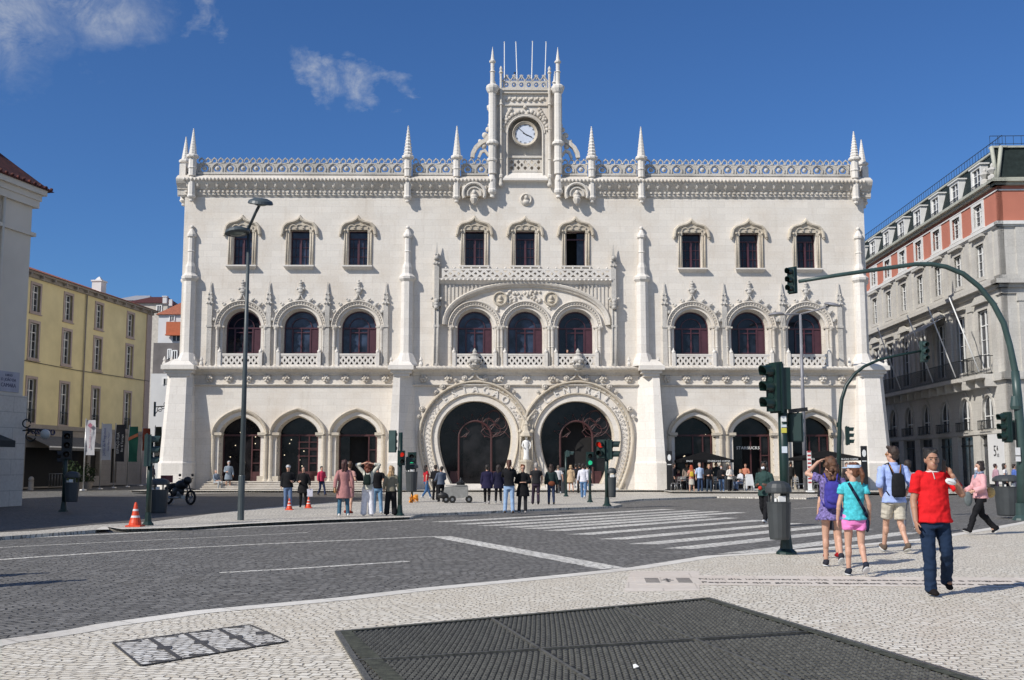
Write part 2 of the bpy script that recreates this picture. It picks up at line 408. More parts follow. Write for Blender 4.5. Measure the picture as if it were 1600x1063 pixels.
def bar(a, b_, w, z0=.005, z1=.024, m=0):
    n = Vector((-(b_-a).y, (b_-a).x)).normalized()*w/2
    fr.add([((p).x,(p).y,z) for z in (z0,z1) for p in (a-n,b_-n,b_+n,a+n)], [(4,5,6,7),(0,1,5,4),(1,2,6,5),(2,3,7,6),(3,0,4,7)], m)
for e in ((c0,c1),(c1,c2),(c2,c3),(c3,c0)): bar(*e, .05, m=0)
bar(bil(0,.5), bil(1,.5), .028); 
for u in (.36,.70): bar(bil(u,0), bil(u,1), .028)
fr.build('grate_frame', M['gratem'], gr)
fr = MB(); bar(bil(.012,0), bil(.05,1), .15, .0221, .0235); bar(bil(.01,.012), bil(1,.012), .05, .0222, .0236); bar(bil(.985,0), bil(.98,1), .09, .022,.026); fr.build('moss', M['moss'], gr)
# four-panel access cover
hc = thing('access_cover', 'four-panel inspection cover paved with small setts and framed in dark metal', 'manhole cover')
h0, h1, h2, h3 = [Vector(G(*p)) for p in ((174,1006),(390,977),(452,1004),(219,1043))]
def hb(u, v): return h0.lerp(h1,u).lerp(h3.lerp(h2,u), v)
M['hatch'] = surf('hatch_metal', (.07,.065,.06), .6, .3, 10)
M['hstone'] = cobble('hatch_setts', (.56,.53,.48), (.76,.74,.69), (.15,.135,.11), .115, .09, R(24), .8, .5, .015, .14, (.45,.42,.36), .6)
for k in range(4):
    q = [hb(k/4+.008,.02), hb((k+1)/4-.008,.02), hb((k+1)/4-.008,.98), hb(k/4+.008,.98)]
    fr = MB(); fr.plate([tuple(p) for p in q], [], .007, .003, 0, back=False, axis='z'); lid = fr.build('lid', M['hstone'], hc)
    fr = MB()
    for a, b_ in zip(q, q[1:]+q[:1]): bar(a, b_, .022, .005, .013)
    for v_ in (.06,.94):
        c = hb(k/4+.125, v_); fr.cbox((c.x,c.y,.01), (.16,.05,.008), rz=.25)
    c = hb(k/4+.25 if k < 3 else k/4+.2, .5); fr.cbox((c.x,c.y,.0105), (.12,.16,.009), rz=.25)
    fr.build('lid_frame', M['hatch'], hc)

for k,(px,py,s_) in enumerate(((990,1050,.028),)):
    x, y = G(px,py); bb = MB(); bb.add([(0,0,.0),(s_*1.6,.01,.012),(s_*1.4,s_*2,.004),(.0,s_*1.7,.02),(s_*.7,s_,.03)], [(0,1,4),(1,2,4),(2,3,4),(3,0,4)])
    o = bb.build('paper_scrap', M['white'], loc=(x,y,.027 if k != 1 else .008)); tag(o, ('white crumpled paper scrap lying on the middle of the dark grate','tiny white paper scrap on the pale pavement beyond the grate','small white scrap on the grate near its left part')[k], 'litter')
# ------------------------------------------------------------------ railway station
st = thing('railway_station', 'pale limestone station with two horseshoe portals, three window storeys and a central clock tower', 'railway station', tuple(S0), PHI)
zc = Zf(309); zcr = Zf(281); ztop = Zf(246); zbelt = Zf(579); zlow = Zf(601)
UL, UR = U(289,310), U(1349,314)
WT = 0.95
holes = []; 
def uz(px, py): return F(px, py)
# ---- window positions
top_px = [378.6,468.3,559.2,741.6,820.8,899.6,1080.8,1170.5,1259.9]
tw = [(U(p,387)) for p in top_px]; tz0, tz1, thw = Zf(415.5), Zf(360.5), 15.2*PX
for i in range(9):
    dz = -.12 if i > 5 else 0
    holes.append(rect(tw[i]-thw, tw[i]+thw, tz0+dz, tz1+dz))
mid_px = [377.8,468.7,559.6,741.6,820.8,899.8,1082.3,1171.7,1260.6]
mu = [U(p,520) for p in mid_px]; mz0, mzs = Zf(575), Zf(512); mr = 27*PX
def archhole(c, z0, zs, r, h=None, fn=None, n=18): 
    a = fn(c) if fn else arc(c, zs, r, 180, 0, n, h)
    return [(c-r, z0)]+a+[(c+r, z0)]
for c in mu: holes.append(archhole(c, mz0, mzs, mr+.12))
gl_px = [374.6,464.8,557.5,1086.5,1177.6,1270.7]
gu = [U(p,690) for p in gl_px]; gzs = Zf(680); giw, gih = 30*PX, 28*PX; gz0 = .12
for c in gu: holes.append(archhole(c, gz0, gzs, giw+.1, fn=lambda c: pointed(c, gzs, giw+.1, gih+.1)))
pu = [U(742,683), U(901.9,683)]; pz = Zf(683); pr = 56*PX
zb = .45
def horse(c, n=26):
    dz = pz-zb; out = []
    for i in range(8, 0, -1): k = i/8; out.append((c-pr+.85*k**1.8, pz-dz*k))
    out += arc(c, pz, pr, 180, 0, n)
    for i in range(1, 9): k = i/8; out.append((c+pr-.85*k**1.8, pz-dz*k))
    return out
for c in pu: holes.append([(p[0]+(.1 if p[0] > c else -.1), p[1]) for p in horse(c)])
wall = MB(); wall.plate([(UL,0),(UR,0),(UR,zcr),(UL,zcr)], holes, 0, WT, 0, back=False)
o = wall.build('facade_wall', M['lime'], st)
# main mass behind
mass = MB(); mass.box(UL+.01, UR-.01, WT+.55, 26, 0, zcr-.2, 0); mass.box(UL, UL+.4, .96, 26.1, 0, zcr, 0); mass.box(UR-.4, UR, .96, 26.1, 0, zcr, 0)
mass.build('building_body', M['lime'], st)
b = MB(); b.add([(UL+.4,WT+.54,0),(UR-.4,WT+.54,0),(UR-.4,WT+.54,zcr),(UL+.4,WT+.54,zcr)], [(0,1,2,3)]); b.box(UL+.4,UR-.4,.9,WT+.5,zcr-.3,zcr-.1); b.build('interior', M['dark'], st)
b = MB()
for i, z_ in ((0, mz0-.3), (1, tz0-.4)): b.box(UL+.4, UR-.4, .96, WT+.53, z_-.15, z_)
b.build('floor_slab', M['dark'], st)
# cornice pieces
sgL = (UL-.05, U(771,300)); sgR = (U(869,300), UR+.05)
def cornice(u0, u1, ends, name):
    b = MB(); z0 = zc
    prof = [(0,.02),(0,-.05),(.08,-.06),(.08,-.10),(.12,-.10),(.42,-.14),(.46,-.22),(.50,-.22),(.62,-.30),(.80,-.46),(.92,-.52),(1.02,-.56),(1.10,-.56),(1.14,-.5),(1.40,-.12),(1.42,.3)]
    b.sweep([(u0-(.42 if ends[0] else 0), z0),(u1+(.42 if ends[1] else 0), z0)], prof)
    n = int((u1-u0)/.30)
    for i in range(n):
        u = u0+.15+i*(u1-u0)/n
        b.cbox((u, -.17, z0+.30), (.13,.12,.13)); 
        if i % 2 == 0: b.cbox((u, -.10, z0+.13), (.24,.08,.08))
    n = int((u1-u0)/.24)
    for i in range(n):
        u = u0+(i+.5)*(u1-u0)/n; b.ball((u, -.57, z0+1.02), .10, 6, sz=1.25, sx=.95)
    n = int((u1-u0)/.62)
    for i in range(n):
        u = u0+(i+.5)*(u1-u0)/n; b.lathe((u, -.33, z0+.5), [(.02,0),(.10,.1),(.14,.24),(.09,.4)], 6)
    return b.build(name, M['trim'], st)
cornice(*sgL, (1,0), 'cornice'); cornice(*sgR, (0,1), 'cornice')
for ux, s_ in ((UL,-1),(UR,1)):
    b = MB(); x0, x1 = (ux-.52, ux+.05) if s_ < 0 else (ux-.05, ux+.52)
    b.box(x0, x1, -.2, 24, zc+.8, zc+1.1); b.box(x0+.15, x1-.15, -.1, 24, zc+.3, zc+.8); b.build('side_cornice', M['trim'], st)
# parapet + balustrade
zp0 = zc+1.38; 
PN = [303,638,714,769,872,924,1001,1333]
pn = [U(p,262) for p in PN]
def balustrade(u0, u1, name='balustrade'):
    b = MB(); zt = zp0+.12
    b.box(u0, u1, -.06, .5, zp0-.3, zt); b.box(u0, u1, -.12, .1, zt-.02, zt+.1)
    n = max(1, round((u1-u0)/.83)); w = (u1-u0)/n; hl = []
    zt += .1
    for i in range(n):
        c = u0+(i+.5)*w; hl.append([(c-.17,zt+.08),(c+.17,zt+.08),(c+.27,zt+.3),(c+.15,zt+.47),(c,zt+.54),(c-.15,zt+.47),(c-.27,zt+.3)])
    b.plate(rect(u0,u1,zt,zt+.62), hl, .0, .16)
    for i in range(n):
        c = u0+(i+.5)*w
        b.ball((c,.03,zt+.3), .165, 8, sy=.5); b.ball((c,-.06,zt+.3), .06, 6)
        b.sweep([(c-.31,zt+.1),(c-.32,zt+.34),(c-.18,zt+.55),(c,zt+.64),(c+.18,zt+.55),(c+.32,zt+.34),(c+.31,zt+.1)], [(0,-.001),(0,-.06),(.05,-.06),(.05,.0)])
        for dx in (-w/4, w/4):
            b.sweep(arc(c+dx, zt+.80, .13, 200, -130, 8), [(0,.12),(0,-.01),(.06,-.01),(.06,.12),(0,.12)])
            b.ball((c+dx, .03, zt+.98), .065, 6)
        b.ball((c+w/2, .04, zt+.7), .09, 6)
    b.build(name, M['aged'], st)
for i in (0,1,2,4,5,6): balustrade(pn[i]+.27, pn[i+1]-.27)
for ux in (UL+.1, UR-.1):
    b = MB(); b.box(ux-.1, ux+.1, .3, 24, zp0-.3, zp0+.2); b.box(ux-.08, ux+.08, .3, 24, zp0+.65, zp0+.85)
    for k in range(28): b.box(ux-.07, ux+.07, .5+k*.83, .8+k*.83, zp0+.2, zp0+.66)
    b.build('side_balustrade', M['aged'], st)
def pinnacle(u, y=-.34, top=22.9, name='pinnacle', dk=0):
    b = MB(); z = zc
    b.lathe((u,y,z-.45), [(.02,0),(.14,.05),(.16,.12),(.12,.17),(.24,.28),(.29,.36),(.27,.42),(.24,.46),(.24,1.0),(.24,1.35),(.13,1.72),(.24,1.75),(.24,2.15),(.25,2.2),(.29,2.24),(.29,2.30),(.25,2.34),(.25,2.85),(.28,2.9),(.40,2.96),(.42,3.06),(.36,3.14),(.24,3.18)], 8, ph=R(22.5))
    zz = z-.45+3.18; H = top-zz; N = 9
    pr_ = []
    for k in range(N):
        r = .23*(1-k/N)+.03; pr_ += [(r, H*k/N), (r*1.16 if dk else r, H*(k+.5)/N)]
    pr_.append((.01, H)); b.lathe((u,y,zz), pr_, 8); b.ball((u,y,top), .05, 6)
    b.box(u-.2, u+.2, y+.1, .3, z+.2, zp0+.9)
    b.build(name, M['light'], st)
for i, p in enumerate(PN):
    if i in (3,4): continue
    pinnacle(pn[i], top=Zf(201)-(.25 if i in (0,7) else 0), dk=i in (1,5,7))
for ux in (UL-.32, UR+.32): pinnacle(ux, .9, top=Zf(211))
# ---- clock tower
def col(b, u, y, prof, n=8): b.lathe((u,y,0), prof, n, ph=R(22.5))
tc = U(820.6,209); tL, tR = U(769.5,190), U(871.5,190)
z144, z230, z281 = Zf(143), Zf(229), Zf(281)
for u in (tL, tR):
    b = MB(); zb_ = Zf(312)
    col(b, u, -.38, [(.02,zb_),(.16,zb_+.06),(.14,zb_+.2),(.28,zb_+.36),(.31,zb_+.5),(.25,zb_+.62),(.25,zb_+1.2),(.15,zb_+1.6),(.27,zb_+1.62),(.27,Zf(256)),(.33,Zf(255)),(.33,Zf(252)),(.27,Zf(251)),(.27,z230-.1),(.42,z230+.02),(.42,z230+.14),(.27,z230+.28),(.255,z144-.3),(.34,z144-.2),(.44,z144+.02),(.44,z144+.18),(.3,z144+.3),(.15,z144+.34),(.15,Zf(117)),(.2,Zf(116)),(.13,Zf(114)),(.13,Zf(102)),(.21,Zf(101.5)),(.23,Zf(99.5)),(.14,Zf(98)),(.11,Zf(94)),(.05,Zf(84)),(.01,Zf(77))], 10)
    b.build('tower_column', M['light'], st)
    b = MB(); col(b, u, 3.6, [(.27,zb_+1.6),(.27,z230),(.42,z230+.02),(.42,z230+.14),(.25,z230+.28),(.25,z144-.3),(.44,z144+.02),(.44,z144+.18),(.15,z144+.34),(.13,Zf(102)),(.22,Zf(100)),(.1,Zf(97)),(.01,Zf(80))]); b.build('tower_column', M['light'], st)
bw = (tR-tL)/2
b = MB()
nich = archhole(tc, Zf(277), Zf(209), 27*PX, n=22)
b.plate(rect(tL,tR,z281-.3,z144), [nich], -.05, .25, back=False)
b.box(tL, tR, .75, 3.8, z281-.3, z144); b.box(tL, tR, .24, .76, Zf(180)+.3, z144); b.box(tL,tc-27*PX,.24,.76,z281-.3,Zf(180)+.4); b.box(tc+27*PX,tR,.24,.76,z281-.3,Zf(180)+.4)
b.build('tower_wall', M['lime'], st)
b = MB(); b.sweep(arc(tc, Zf(209), 27*PX, 180, 0, 22), [(0,.3),(0,-.1),(.06,-.14),(.12,-.1),(.2,-.12),(.26,-.05)])
b.sweep([(tc-27*PX,Zf(277)),(tc-27*PX,Zf(209))], [(0,.3),(0,-.1),(.06,-.14),(.12,-.1),(.2,-.05)]); b.sweep([(tc+27*PX,Zf(209)),(tc+27*PX,Zf(277))], [(0,.3),(0,-.1),(.06,-.14),(.12,-.1),(.2,-.05)])
for s_ in (-1,1):   # foliage over the arch
    for k in range(9):
        a = R(90+s_*(8+k*9)); r = 27*PX+.36+.05*(k%2); b.ball((tc+r*math.cos(a), -.1, Zf(209)+r*math.sin(a)), .13+.03*(k%2), 6, sy=.6)
    for k in range(5): b.ball((tc+s_*(.95+.1*k), -.09, Zf(172)-k*.17), .14, 6, sy=.6)
b.ball((tc,-.12,Zf(168.5)), .14, 8); b.build('clock_arch', M['trim'], st)
for s_ in (-1,1):
    b = MB(); u = tc+s_*39*PX
    col(b, u, -.25, [(.12,z281-.35),(.12,z281),(.17,z281+.05),(.17,z281+.2),(.10,z281+.3),(.10,Zf(252)),(.14,Zf(251)),(.10,Zf(250)),(.10,Zf(205)),(.14,Zf(204)),(.09,Zf(203)),(.09,Zf(167)),(.15,Zf(166)),(.1,Zf(163)),(.09,Zf(150)),(.12,Zf(145)),(.12,Zf(143)),(.09,Zf(141)),(.09,Zf(118)),(.15,Zf(116)),(.08,Zf(113)),(.11,Zf(110)),(.03,Zf(106))], 8)
    b.ball((u,-.25,z281-.4), .17, 8); b.build('colonnette', M['trim'], st)
b = MB(); b.box(tL-.1, tR+.1, -.3, 3.9, z144-.02, z144+.14); b.box(tL, tR, -.22, .2, z144-.2, z144)
b.box(tL+.3, tR-.3, -.16, .1, Zf(166.5), Zf(165)); 
for k in range(14):
    u = tc-1.2+k*2.4/13; b.ball((u, -.1, Zf(156)+(.05 if k%2 else -.06)), .12, 6, sy=.7)
b.build('tower_cornice', M['trim'], st)
b = MB(); z = z144+.14; hl = []; n = 6; w = (2*36*PX)/n; u0 = tc-36*PX
for k in range(n):
    c = u0+(k+.5)*w; hl.append([(c+.15*math.cos(R(t)),z+.27+.17*math.sin(R(t))) for t in range(0,360,45)])
b.plate(rect(u0,u0+n*w,z,z+.55), hl, -.12, .03)
for k in range(n):
    c = u0+(k+.5)*w; b.ball((c,-.1,z+.27), .08, 6); b.sweep([(c-w/2,z+.5),(c,z+.85),(c+w/2,z+.5)], [(0,.03),(0,-.13),(.06,-.13),(.06,.03)]); b.ball((c,-.05,z+.93), .07, 6)
    b.sweep([(c-w/4,z+.95),(c,z+.6),(c+w/4,z+.95)], [(0,.02),(0,-.1),(.05,-.1),(.05,.02)])
b.build('tower_balustrade', M['aged'], st)
b = MB(); b.box(tL+.4, tR-.4, 3.5, 3.6, z144+.14, z144+.7); b.build('tower_balustrade', M['aged'], st)
# clock
ck = MB(); cz = Zf(209)
ck.sweep(arc(tc, cz, 20.5*PX, 0, 350, 35), [(0,.2),(0,-.02),(.03,-.06),(.08,-.02),(.16,.02),(.2,.12),(.2,.3)], closed=True)
cko = ck.build('clock', M['hood'], st)
M['dial'] = surf('white_clock_dial', (.62,.66,.74), .3, .06)
d_ = MB(); d_.lathe((tc,.12,cz), [(20.8*PX,0),(20.8*PX,.02)], 36, axis='y'); d_.build('dial', M['dial'], cko)
d_ = MB()
for k in range(12):
    a = R(90-30*k); r = .64
    d_.xf(Matrix.Identity(4)); n_ = 3 if k % 3 == 0 else 2
    for j in range(n_):
        t = (j-(n_-1)/2)*.06; cx, cz_ = tc+r*math.cos(a)-t*math.sin(a), cz+r*math.sin(a)+t*math.cos(a)
        d_.cbox((cx, .09, cz_), (.15,.01,.022), ry=-a)
for k in range(60):
    a = R(6*k); d_.cbox((tc+.79*math.cos(a), .09, cz+.79*math.sin(a)), (.04,.01,.012), ry=-a)
d_.build('numerals', M['black'], cko)
for nm, ang_, L, w in (('hour_hand', 90-30*3.87, .5, .06),('minute_hand', 90-6*52, .72, .04)):
    d_ = MB(); a = R(ang_); d_.cbox((tc+(L/2-.08)*math.cos(a), .07 if L > .6 else .08, cz+(L/2-.08)*math.sin(a)), (L+.16,.01,w), ry=-a); d_.build(nm, M['black'], cko)
# lattice under clock & sloped sill
b = MB(); u0, u1 = tc-27*PX, tc+27*PX; z0, z1 = Zf(266), Zf(246)
b.box(u0,u1,.1,.3,z1,z1+.14); b.box(u0,u1,.1,.74,z0-.1,z0); n = 5; w = (u1-u0)/n; hl = []
for k in range(n):
    c = u0+(k+.5)*w; hl += [[(c,z0+.05),(c+.13,z0+.2),(c,z0+.35),(c-.13,z0+.2)], [(c,z0+.45),(c+.13,z0+.6),(c,z0+.75),(c-.13,z0+.6)]]
    if k: hl += [[(c-w/2,z0+.25),(c-w/2+.1,z0+.4),(c-w/2,z0+.55),(c-w/2-.1,z0+.4)]]
b.plate(rect(u0,u1,z0,z1), hl, .2, .32); b.build('tracery_panel', M['trim'], st)
b = MB(); b.add([(tc-36*PX,-.35,z281),(tc+36*PX,-.35,z281),(u1,.2,z0-.05),(u0,.2,z0-.05),(tc-36*PX,-.35,z281-.12),(tc+36*PX,-.35,z281-.12),(tc+36*PX,.0,z281-.2),(tc-36*PX,.0,z281-.2)], [(0,1,2,3),(0,4,5,1),(4,7,6,5),(0,3,7,4),(1,5,6,2)]); b.build('tower_sill', M['light'], st)
# flying scrollwork beside the tower
for s_ in (-1,1):
    b = MB(); ub = tL if s_ < 0 else tR
    def q(du, py): return (ub+s_*du*PX, Zf(py))
    pth = [q(32,247),q(31,240),q(26,231),q(18,224),q(10,220),q(3,210)]
    if s_ > 0: pth = pth[::-1]
    b.sweep(pth, [(-.12,.2),(-.12,-.15),(.14,-.15),(.14,.2),(-.12,.2)])
    pth = [q(22,247),q(18,238),q(12,236),q(6,244)]
    b.sweep(pth if s_ < 0 else pth[::-1], [(-.08,.15),(-.08,-.1),(.08,-.1),(.08,.15),(-.08,.15)])
    for du, py, r in ((12,212,.22),(7,203,.2),(5,196,.13),(20,221,.14),(28,232,.13),(14,229,.2)): b.ball((ub+s_*du*PX,0,Zf(py)), r, 7, sy=.6)
    b.build('scroll_buttress', M['trim'], st)
    # bust in a round arch in the cornice
    c = U(741 if s_ < 0 else 900.5, 300); b = MB(); z = Zf(306)
    b.plate([(c-.8,zc-.0),(c+.8,zc-.0),(c+.8,zc+1.0),(c-.8,zc+1.0)], [], -.42, .0)
    b.sweep(arc(c, z, .62, 205, -25, 16), [(0,-.43),(0,-.6),(.08,-.64),(.16,-.6),(.2,-.43)])
    b.sweep(arc(c, z, .40, 200, -20, 14), [(0,-.43),(0,-.52),(.08,-.52),(.08,-.43)])
    b.ball((c,-.5,z+.08), .15, 8, sz=1.25); b.ball((c,-.48,z-.2), .25, 8, sy=.7, sz=.8); b.lathe((c,-.45,z-.75), [(.03,0),(.14,.1),(.24,.3),(.28,.42),(.2,.5)], 8)
    b.build('bust_niche', M['trim'], st)
b = MB(); c = U(822,312); z = Zf(312)
b.sweep(arc(c, z, .42, 0, 350, 35), [(0,0),(0,-.08),(.08,-.16),(.16,-.1),(.2,0)], closed=True); b.lathe((c,-.02,z), [(.42,0),(.42,.03)], 24, axis='y')
b.ball((c,-.14,z+.1), .13, 8, sz=1.2); b.ball((c,-.1,z-.18), .24, 8, sy=.6, sz=.7); b.build('medallion', M['trim'], st)
M['pole'] = surf('white_flagpole', (.7,.7,.68), .4, .05)
for x0, x1, yb, yt in ((788.5,788.3,125,57),(809,806.5,126,57),(831.5,833,126,56),(852.5,854.5,126,57)):
    b = MB(); ub, zb_ = F(x0, yb); ut, zt_ = F(x1, yt); b.tube([(ub,1.2,z144),(ub,1.2,zb_),(ut,1.2,zt_+.05)], [.05,.045,.03], 6); b.ball((ut,1.2,zt_+.07),.05,6); b.build('flagpole', M['pole'], st)
b = MB(); u_ = U(804.5,110); b.tube([(u_,.8,z144),(u_,.8,Zf(108))], .04, 6); b.tube([(u_,.8,Zf(109)),(u_,.8,Zf(106.5))], .07, 6, m=1); b.build('beacon', [M['white'], M['black']], st)
# ---- top windows
def window_frame(u, z0, z1, hw, y, name='window', gm='glass', open_=False, rot=0):
    b = MB(); t = .06
    b.box(u-hw, u-hw+t, y, y+.08, z0, z1); b.box(u+hw-t, u+hw, y, y+.08, z0, z1); b.box(u-hw, u+hw, y-.002, y+.07, z1-t, z1); b.box(u-hw, u+hw, y-.002, y+.07, z0, z0+t)
    zt = z0+(z1-z0)*.78; b.box(u-hw+t, u+hw-t, y+.004, y+.08, zt-.04, zt+.04); 
    if not open_:
        b.box(u-.07, u+.07, y-.03, y+.08, z0+t, zt-.04)
        for s_ in (-1,1):
            b.box(u+s_*hw*.53-.012, u+s_*hw*.53+.012, y+.02, y+.07, z0+t, zt-.04)
            for k in (.35,.68): b.box(min(u+s_*.07,u+s_*(hw-t)), max(u+s_*.07,u+s_*(hw-t)), y+.022, y+.06, z0+(zt-z0)*k-.012, z0+(zt-z0)*k+.012)
    o = b.build(name, M['frame'], st)
    g = MB(); g.box(u-hw+.02, u+hw-.02, y+.085, y+.10, z0+.02, z1-.02) if not open_ else g.box(u+.1, u+hw-.02, y+.085, y+.10, z0+.02, z1-.02)
    g.build('pane', M[gm], o); return o
for i, u in enumerate(tw):
    dz = -.12 if i > 5 else 0; z0, z1 = tz0+dz, tz1+dz
    window_frame(u, z0, z1, thw, .42, gm='glass' if i > 2 else 'glassb', open_=i == 5)
    b = MB(); o_ = 21*PX
    for s_ in (-1,1):
        x0, x1 = sorted((u+s_*(thw+.02), u+s_*o_)); b.box(x0, x1, -.05, .3, z0, z1+.05); b.tube([(u+s_*o_,-.06,z0),(u+s_*o_,-.06,z1+.1)], .05, 6)
        b.tube([(u+s_*(thw+.1),-.06,z0),(u+s_*(thw+.1),-.06,z1+.05)], .035, 6)
    h = [(-1.16,-.32),(-1.12,-.05),(-1.05,.22),(-.86,.42),(-.6,.5),(-.36,.56),(-.15,.68),(0,.86),(.15,.68),(.36,.56),(.6,.5),(.86,.42),(1.05,.22),(1.12,-.05),(1.16,-.32)]
    hp_ = [(u+a, z1+c) for a, c in h]
    b.plate([(u-1.0,z1-.2),(u-thw,z1-.2),(u-thw,z1+.0),(u+thw,z1+.0),(u+thw,z1-.2),(u+1.0,z1-.2),(u+1.05,z1+.1),(u+.85,z1+.36),(u+.35,z1+.5),(u,z1+.72),(u-.35,z1+.5),(u-.85,z1+.36),(u-1.05,z1+.1)], [], -.10, .2)
    b.sweep(hp_, [(-.13,0),(-.13,-.18),(-.05,-.26),(.04,-.24),(.09,0)])
    for s_ in (-1,0,1):
        b.sweep(arc(u+s_*.42, z1+.08, .2 if s_ else .24, 180, 0, 8), [(0,-.1),(0,-.17),(.06,-.17),(.06,-.1)])
    for s_ in (-1,1): b.ball((u+s_*1.16,-.12,z1-.38), .1, 6); b.ball((u+s_*.85,-.14,z1-.05), .09, 6)
    b.build('window_surround', M['hood'], st)
    b = MB(); b.add([(u-.98,-.34,z0-.04),(u+.98,-.34,z0-.04),(u+.98,.3,z0+.01),(u-.98,.3,z0+.01),(u-.98,-.34,z0-.13),(u+.98,-.34,z0-.13),(u+.85,-.0,z0-.32),(u-.85,-.0,z0-.32)], [(0,1,2,3),(0,4,5,1),(4,7,6,5),(0,3,7,4),(1,5,6,2)]); b.build('window_sill', M['light'], st)
# ---- middle arched windows
def arched_frame(u, z0, zs, r, y, name, gm, door=False, heavy=False):
    b = MB(); P = [(u-r,z0)]+arc(u,zs,r,180,0,18)+[(u+r,z0)]
    b.sweep(P, [(0,y+.08),(0,y),(-.07,y),(-.07,y+.08)])
    b.box(u-r, u+r, y+.003, y+.09, zs-.05, zs+.05)
    b.sweep(arc(u, zs, r*.62, 180, 0, 12), [(0,y+.08),(0,y+.02),(-.05,y+.02),(-.05,y+.08)])
    for x in (-.52,.52): b.box(u+x*r-.05, u+x*r+.05, y+.01, y+.09, z0, zs-.05)
    b.box(u+r*.55, u+r-.05, y+.05, y+.1, z0, zs-.06)
    b.lathe((u,y+.03,z0), [(.05,0),(.07,.25),(.05,.5),(.08,.7),(.03,1.1),(.05,1.2),(.04,zs-z0)], 6)
    for k in (.15,.85): b.box(u-r*.5, u+r*.5, y+.012, y+.08, z0+(zs-z0)*k-.03, z0+(zs-z0)*k+.03)
    o = b.build(name, M['frame'], st)
    g = MB(); P2 = [(u-r+.03,z0)]+arc(u,zs,r-.03,180,0,18)+[(u+r-.03,z0)]; g.plate(P2, [], y+.102, y+.115); g.build('pane', M[gm], o)
def lattice(b, u0, u1, z0, z1, y, t=.1, n=8):
    w = (u1-u0)/n; hl = []; h = z1-z0
    for k in range(n):
        c = u0+(k+.5)*w; hl.append([(c-.3*w,z0+.12*h),(c,z0+.40*h),(c+.3*w,z0+.12*h)]); hl.append([(c-.3*w,z0+.88*h),(c+.3*w,z0+.88*h),(c,z0+.60*h)])
        if k: hl.append([(c-w/2-.2*w,z0+.5*h),(c-w/2,z0+.30*h),(c-w/2+.2*w,z0+.5*h),(c-w/2,z0+.70*h)])
    b.plate(rect(u0,u1,z0,z1), hl, y, y+t)
def pillarpin(b, u, zt, wd, y=-.2, z0=None, crock=True):
    z0 = z0 if z0 is not None else mz0
    b.box(u-wd, u+wd, y, .1, z0, zt-1.35); b.box(u-wd*1.25, u+wd*1.25, y-.05, .1, mzs-.02, mzs+.12)
    b.box(u-wd*1.2, u+wd*1.2, y-.05, .1, z0, z0+.25)
    b.box(u-wd*.8, u+wd*.8, y+.03, .1, zt-1.36, zt-.7)
    b.lathe((u,y+.12,zt-.9), [(wd*.9,0),(wd*.5,.45),(.02,.92)], 4, ph=R(45))
    if crock:
        for s_ in (-1,1):
            for k in range(3): b.ball((u+s_*(wd*1.1-.04*k),y+.02,zt-1.4+k*.3), .09-.015*k, 6)
        b.ball((u,y-.06,zt-1.4), .09, 6)
zrail = Zf(556)
for i, u in enumerate(mu):
    ctr = 3 <= i <= 5
    arched_frame(u, Zf(557), mzs, mr, .6, 'arched_window', 'glassb' if i in (1,2,3,4) else 'glass')
    b = MB(); P = [(u-mr,mz0)]+arc(u,mzs,mr,180,0,20)+[(u+mr,mz0)]
    b.sweep(P, [(0,.62),(.02,.5),(.26,.02),(.28,-.04)])                    # splayed reveal
    A_ = arc(u,mzs,mr,180,0,22)
    b.sweep(A_, [(.26,.0),(.26,-.08),(.32,-.14),(.38,-.08),(.40,-.10),(.48,-.10),(.50,-.16),(.57,-.22),(.62,-.16),(.62,0)])
    for k in range(26):
        a = R(4+k*172/25); b.ball((u+(mr+.44)*math.cos(a), -.12, mzs+(mr+.44)*math.sin(a)), .05, 6)
    for s_ in (-1,1):
        x = u+s_*(mr+.42); b.lathe((x,-.12,mz0), [(.14,0),(.14,.12),(.1,.2),(.1,1.3),(.13,1.34),(.1,1.38),(.1,2.4),(.16,mzs-mz0-.1),(.17,mzs-mz0)], 8)
        b.box(x-.2, x+.2, -.26, .05, mzs-.02, mzs+.09)
        b.box(u+s_*(mr+.14)-.12, u+s_*(mr+.14)+.12, -.03, .3, mzs-.03, mzs+.08)
    b.build('archivolt', M['trim'], st)
    b = MB(); x0, x1 = u-30*PX, u+30*PX
    b.box(x0, x1, -.36, -.2, zrail-.02, zrail+.09); lattice(b, x0, x1, mz0+.1, zrail-.02, -.34, .1, 7); b.box(x0,x1,-.38,-.18,mz0,mz0+.1)
    for s_ in (-1,1):
        x = u+s_*32*PX; b.box(x-.11, x+.11, -.42, .0, mz0, zrail+.15); b.ball((x,-.3,zrail+.22), .13, 8); b.lathe((x,-.3,zrail+.3), [(.07,0),(.01,.2)], 6)
    b.build('balcony', M['light'], st)
    if not ctr:
        b = MB(); zt = mzs+mr+.62
        for s_ in (-1,1):
            for k, a in enumerate((15, 33, 52, 70)):
                x = u+s_*(mr+.72)*math.cos(R(a)); z = mzs+(mr+.72)*math.sin(R(a)); b.ball((x,-.12,z), .13, 7, sy=.6); b.ball((x+s_*.12,-.12,z+.1), .07, 6)
        b.sweep([(u-.32,zt-.02),(u-.12,zt+.08),(u,zt+.35),(u+.12,zt+.08),(u+.32,zt-.02)], [(0,0),(0,-.15),(.07,-.15),(.07,0)])
        for dz, r in ((.42,.10),(.60,.17),(.78,.15),(.98,.10),(1.15,.11),(1.3,.06)): b.ball((u,-.12,zt+dz), r, 7, sy=.7, sx=1.25)
        b.ball((u-.2,-.12,zt+.75), .1, 6); b.ball((u+.2,-.12,zt+.75), .1, 6); b.build('crocketed_crown', M['aged'], st)
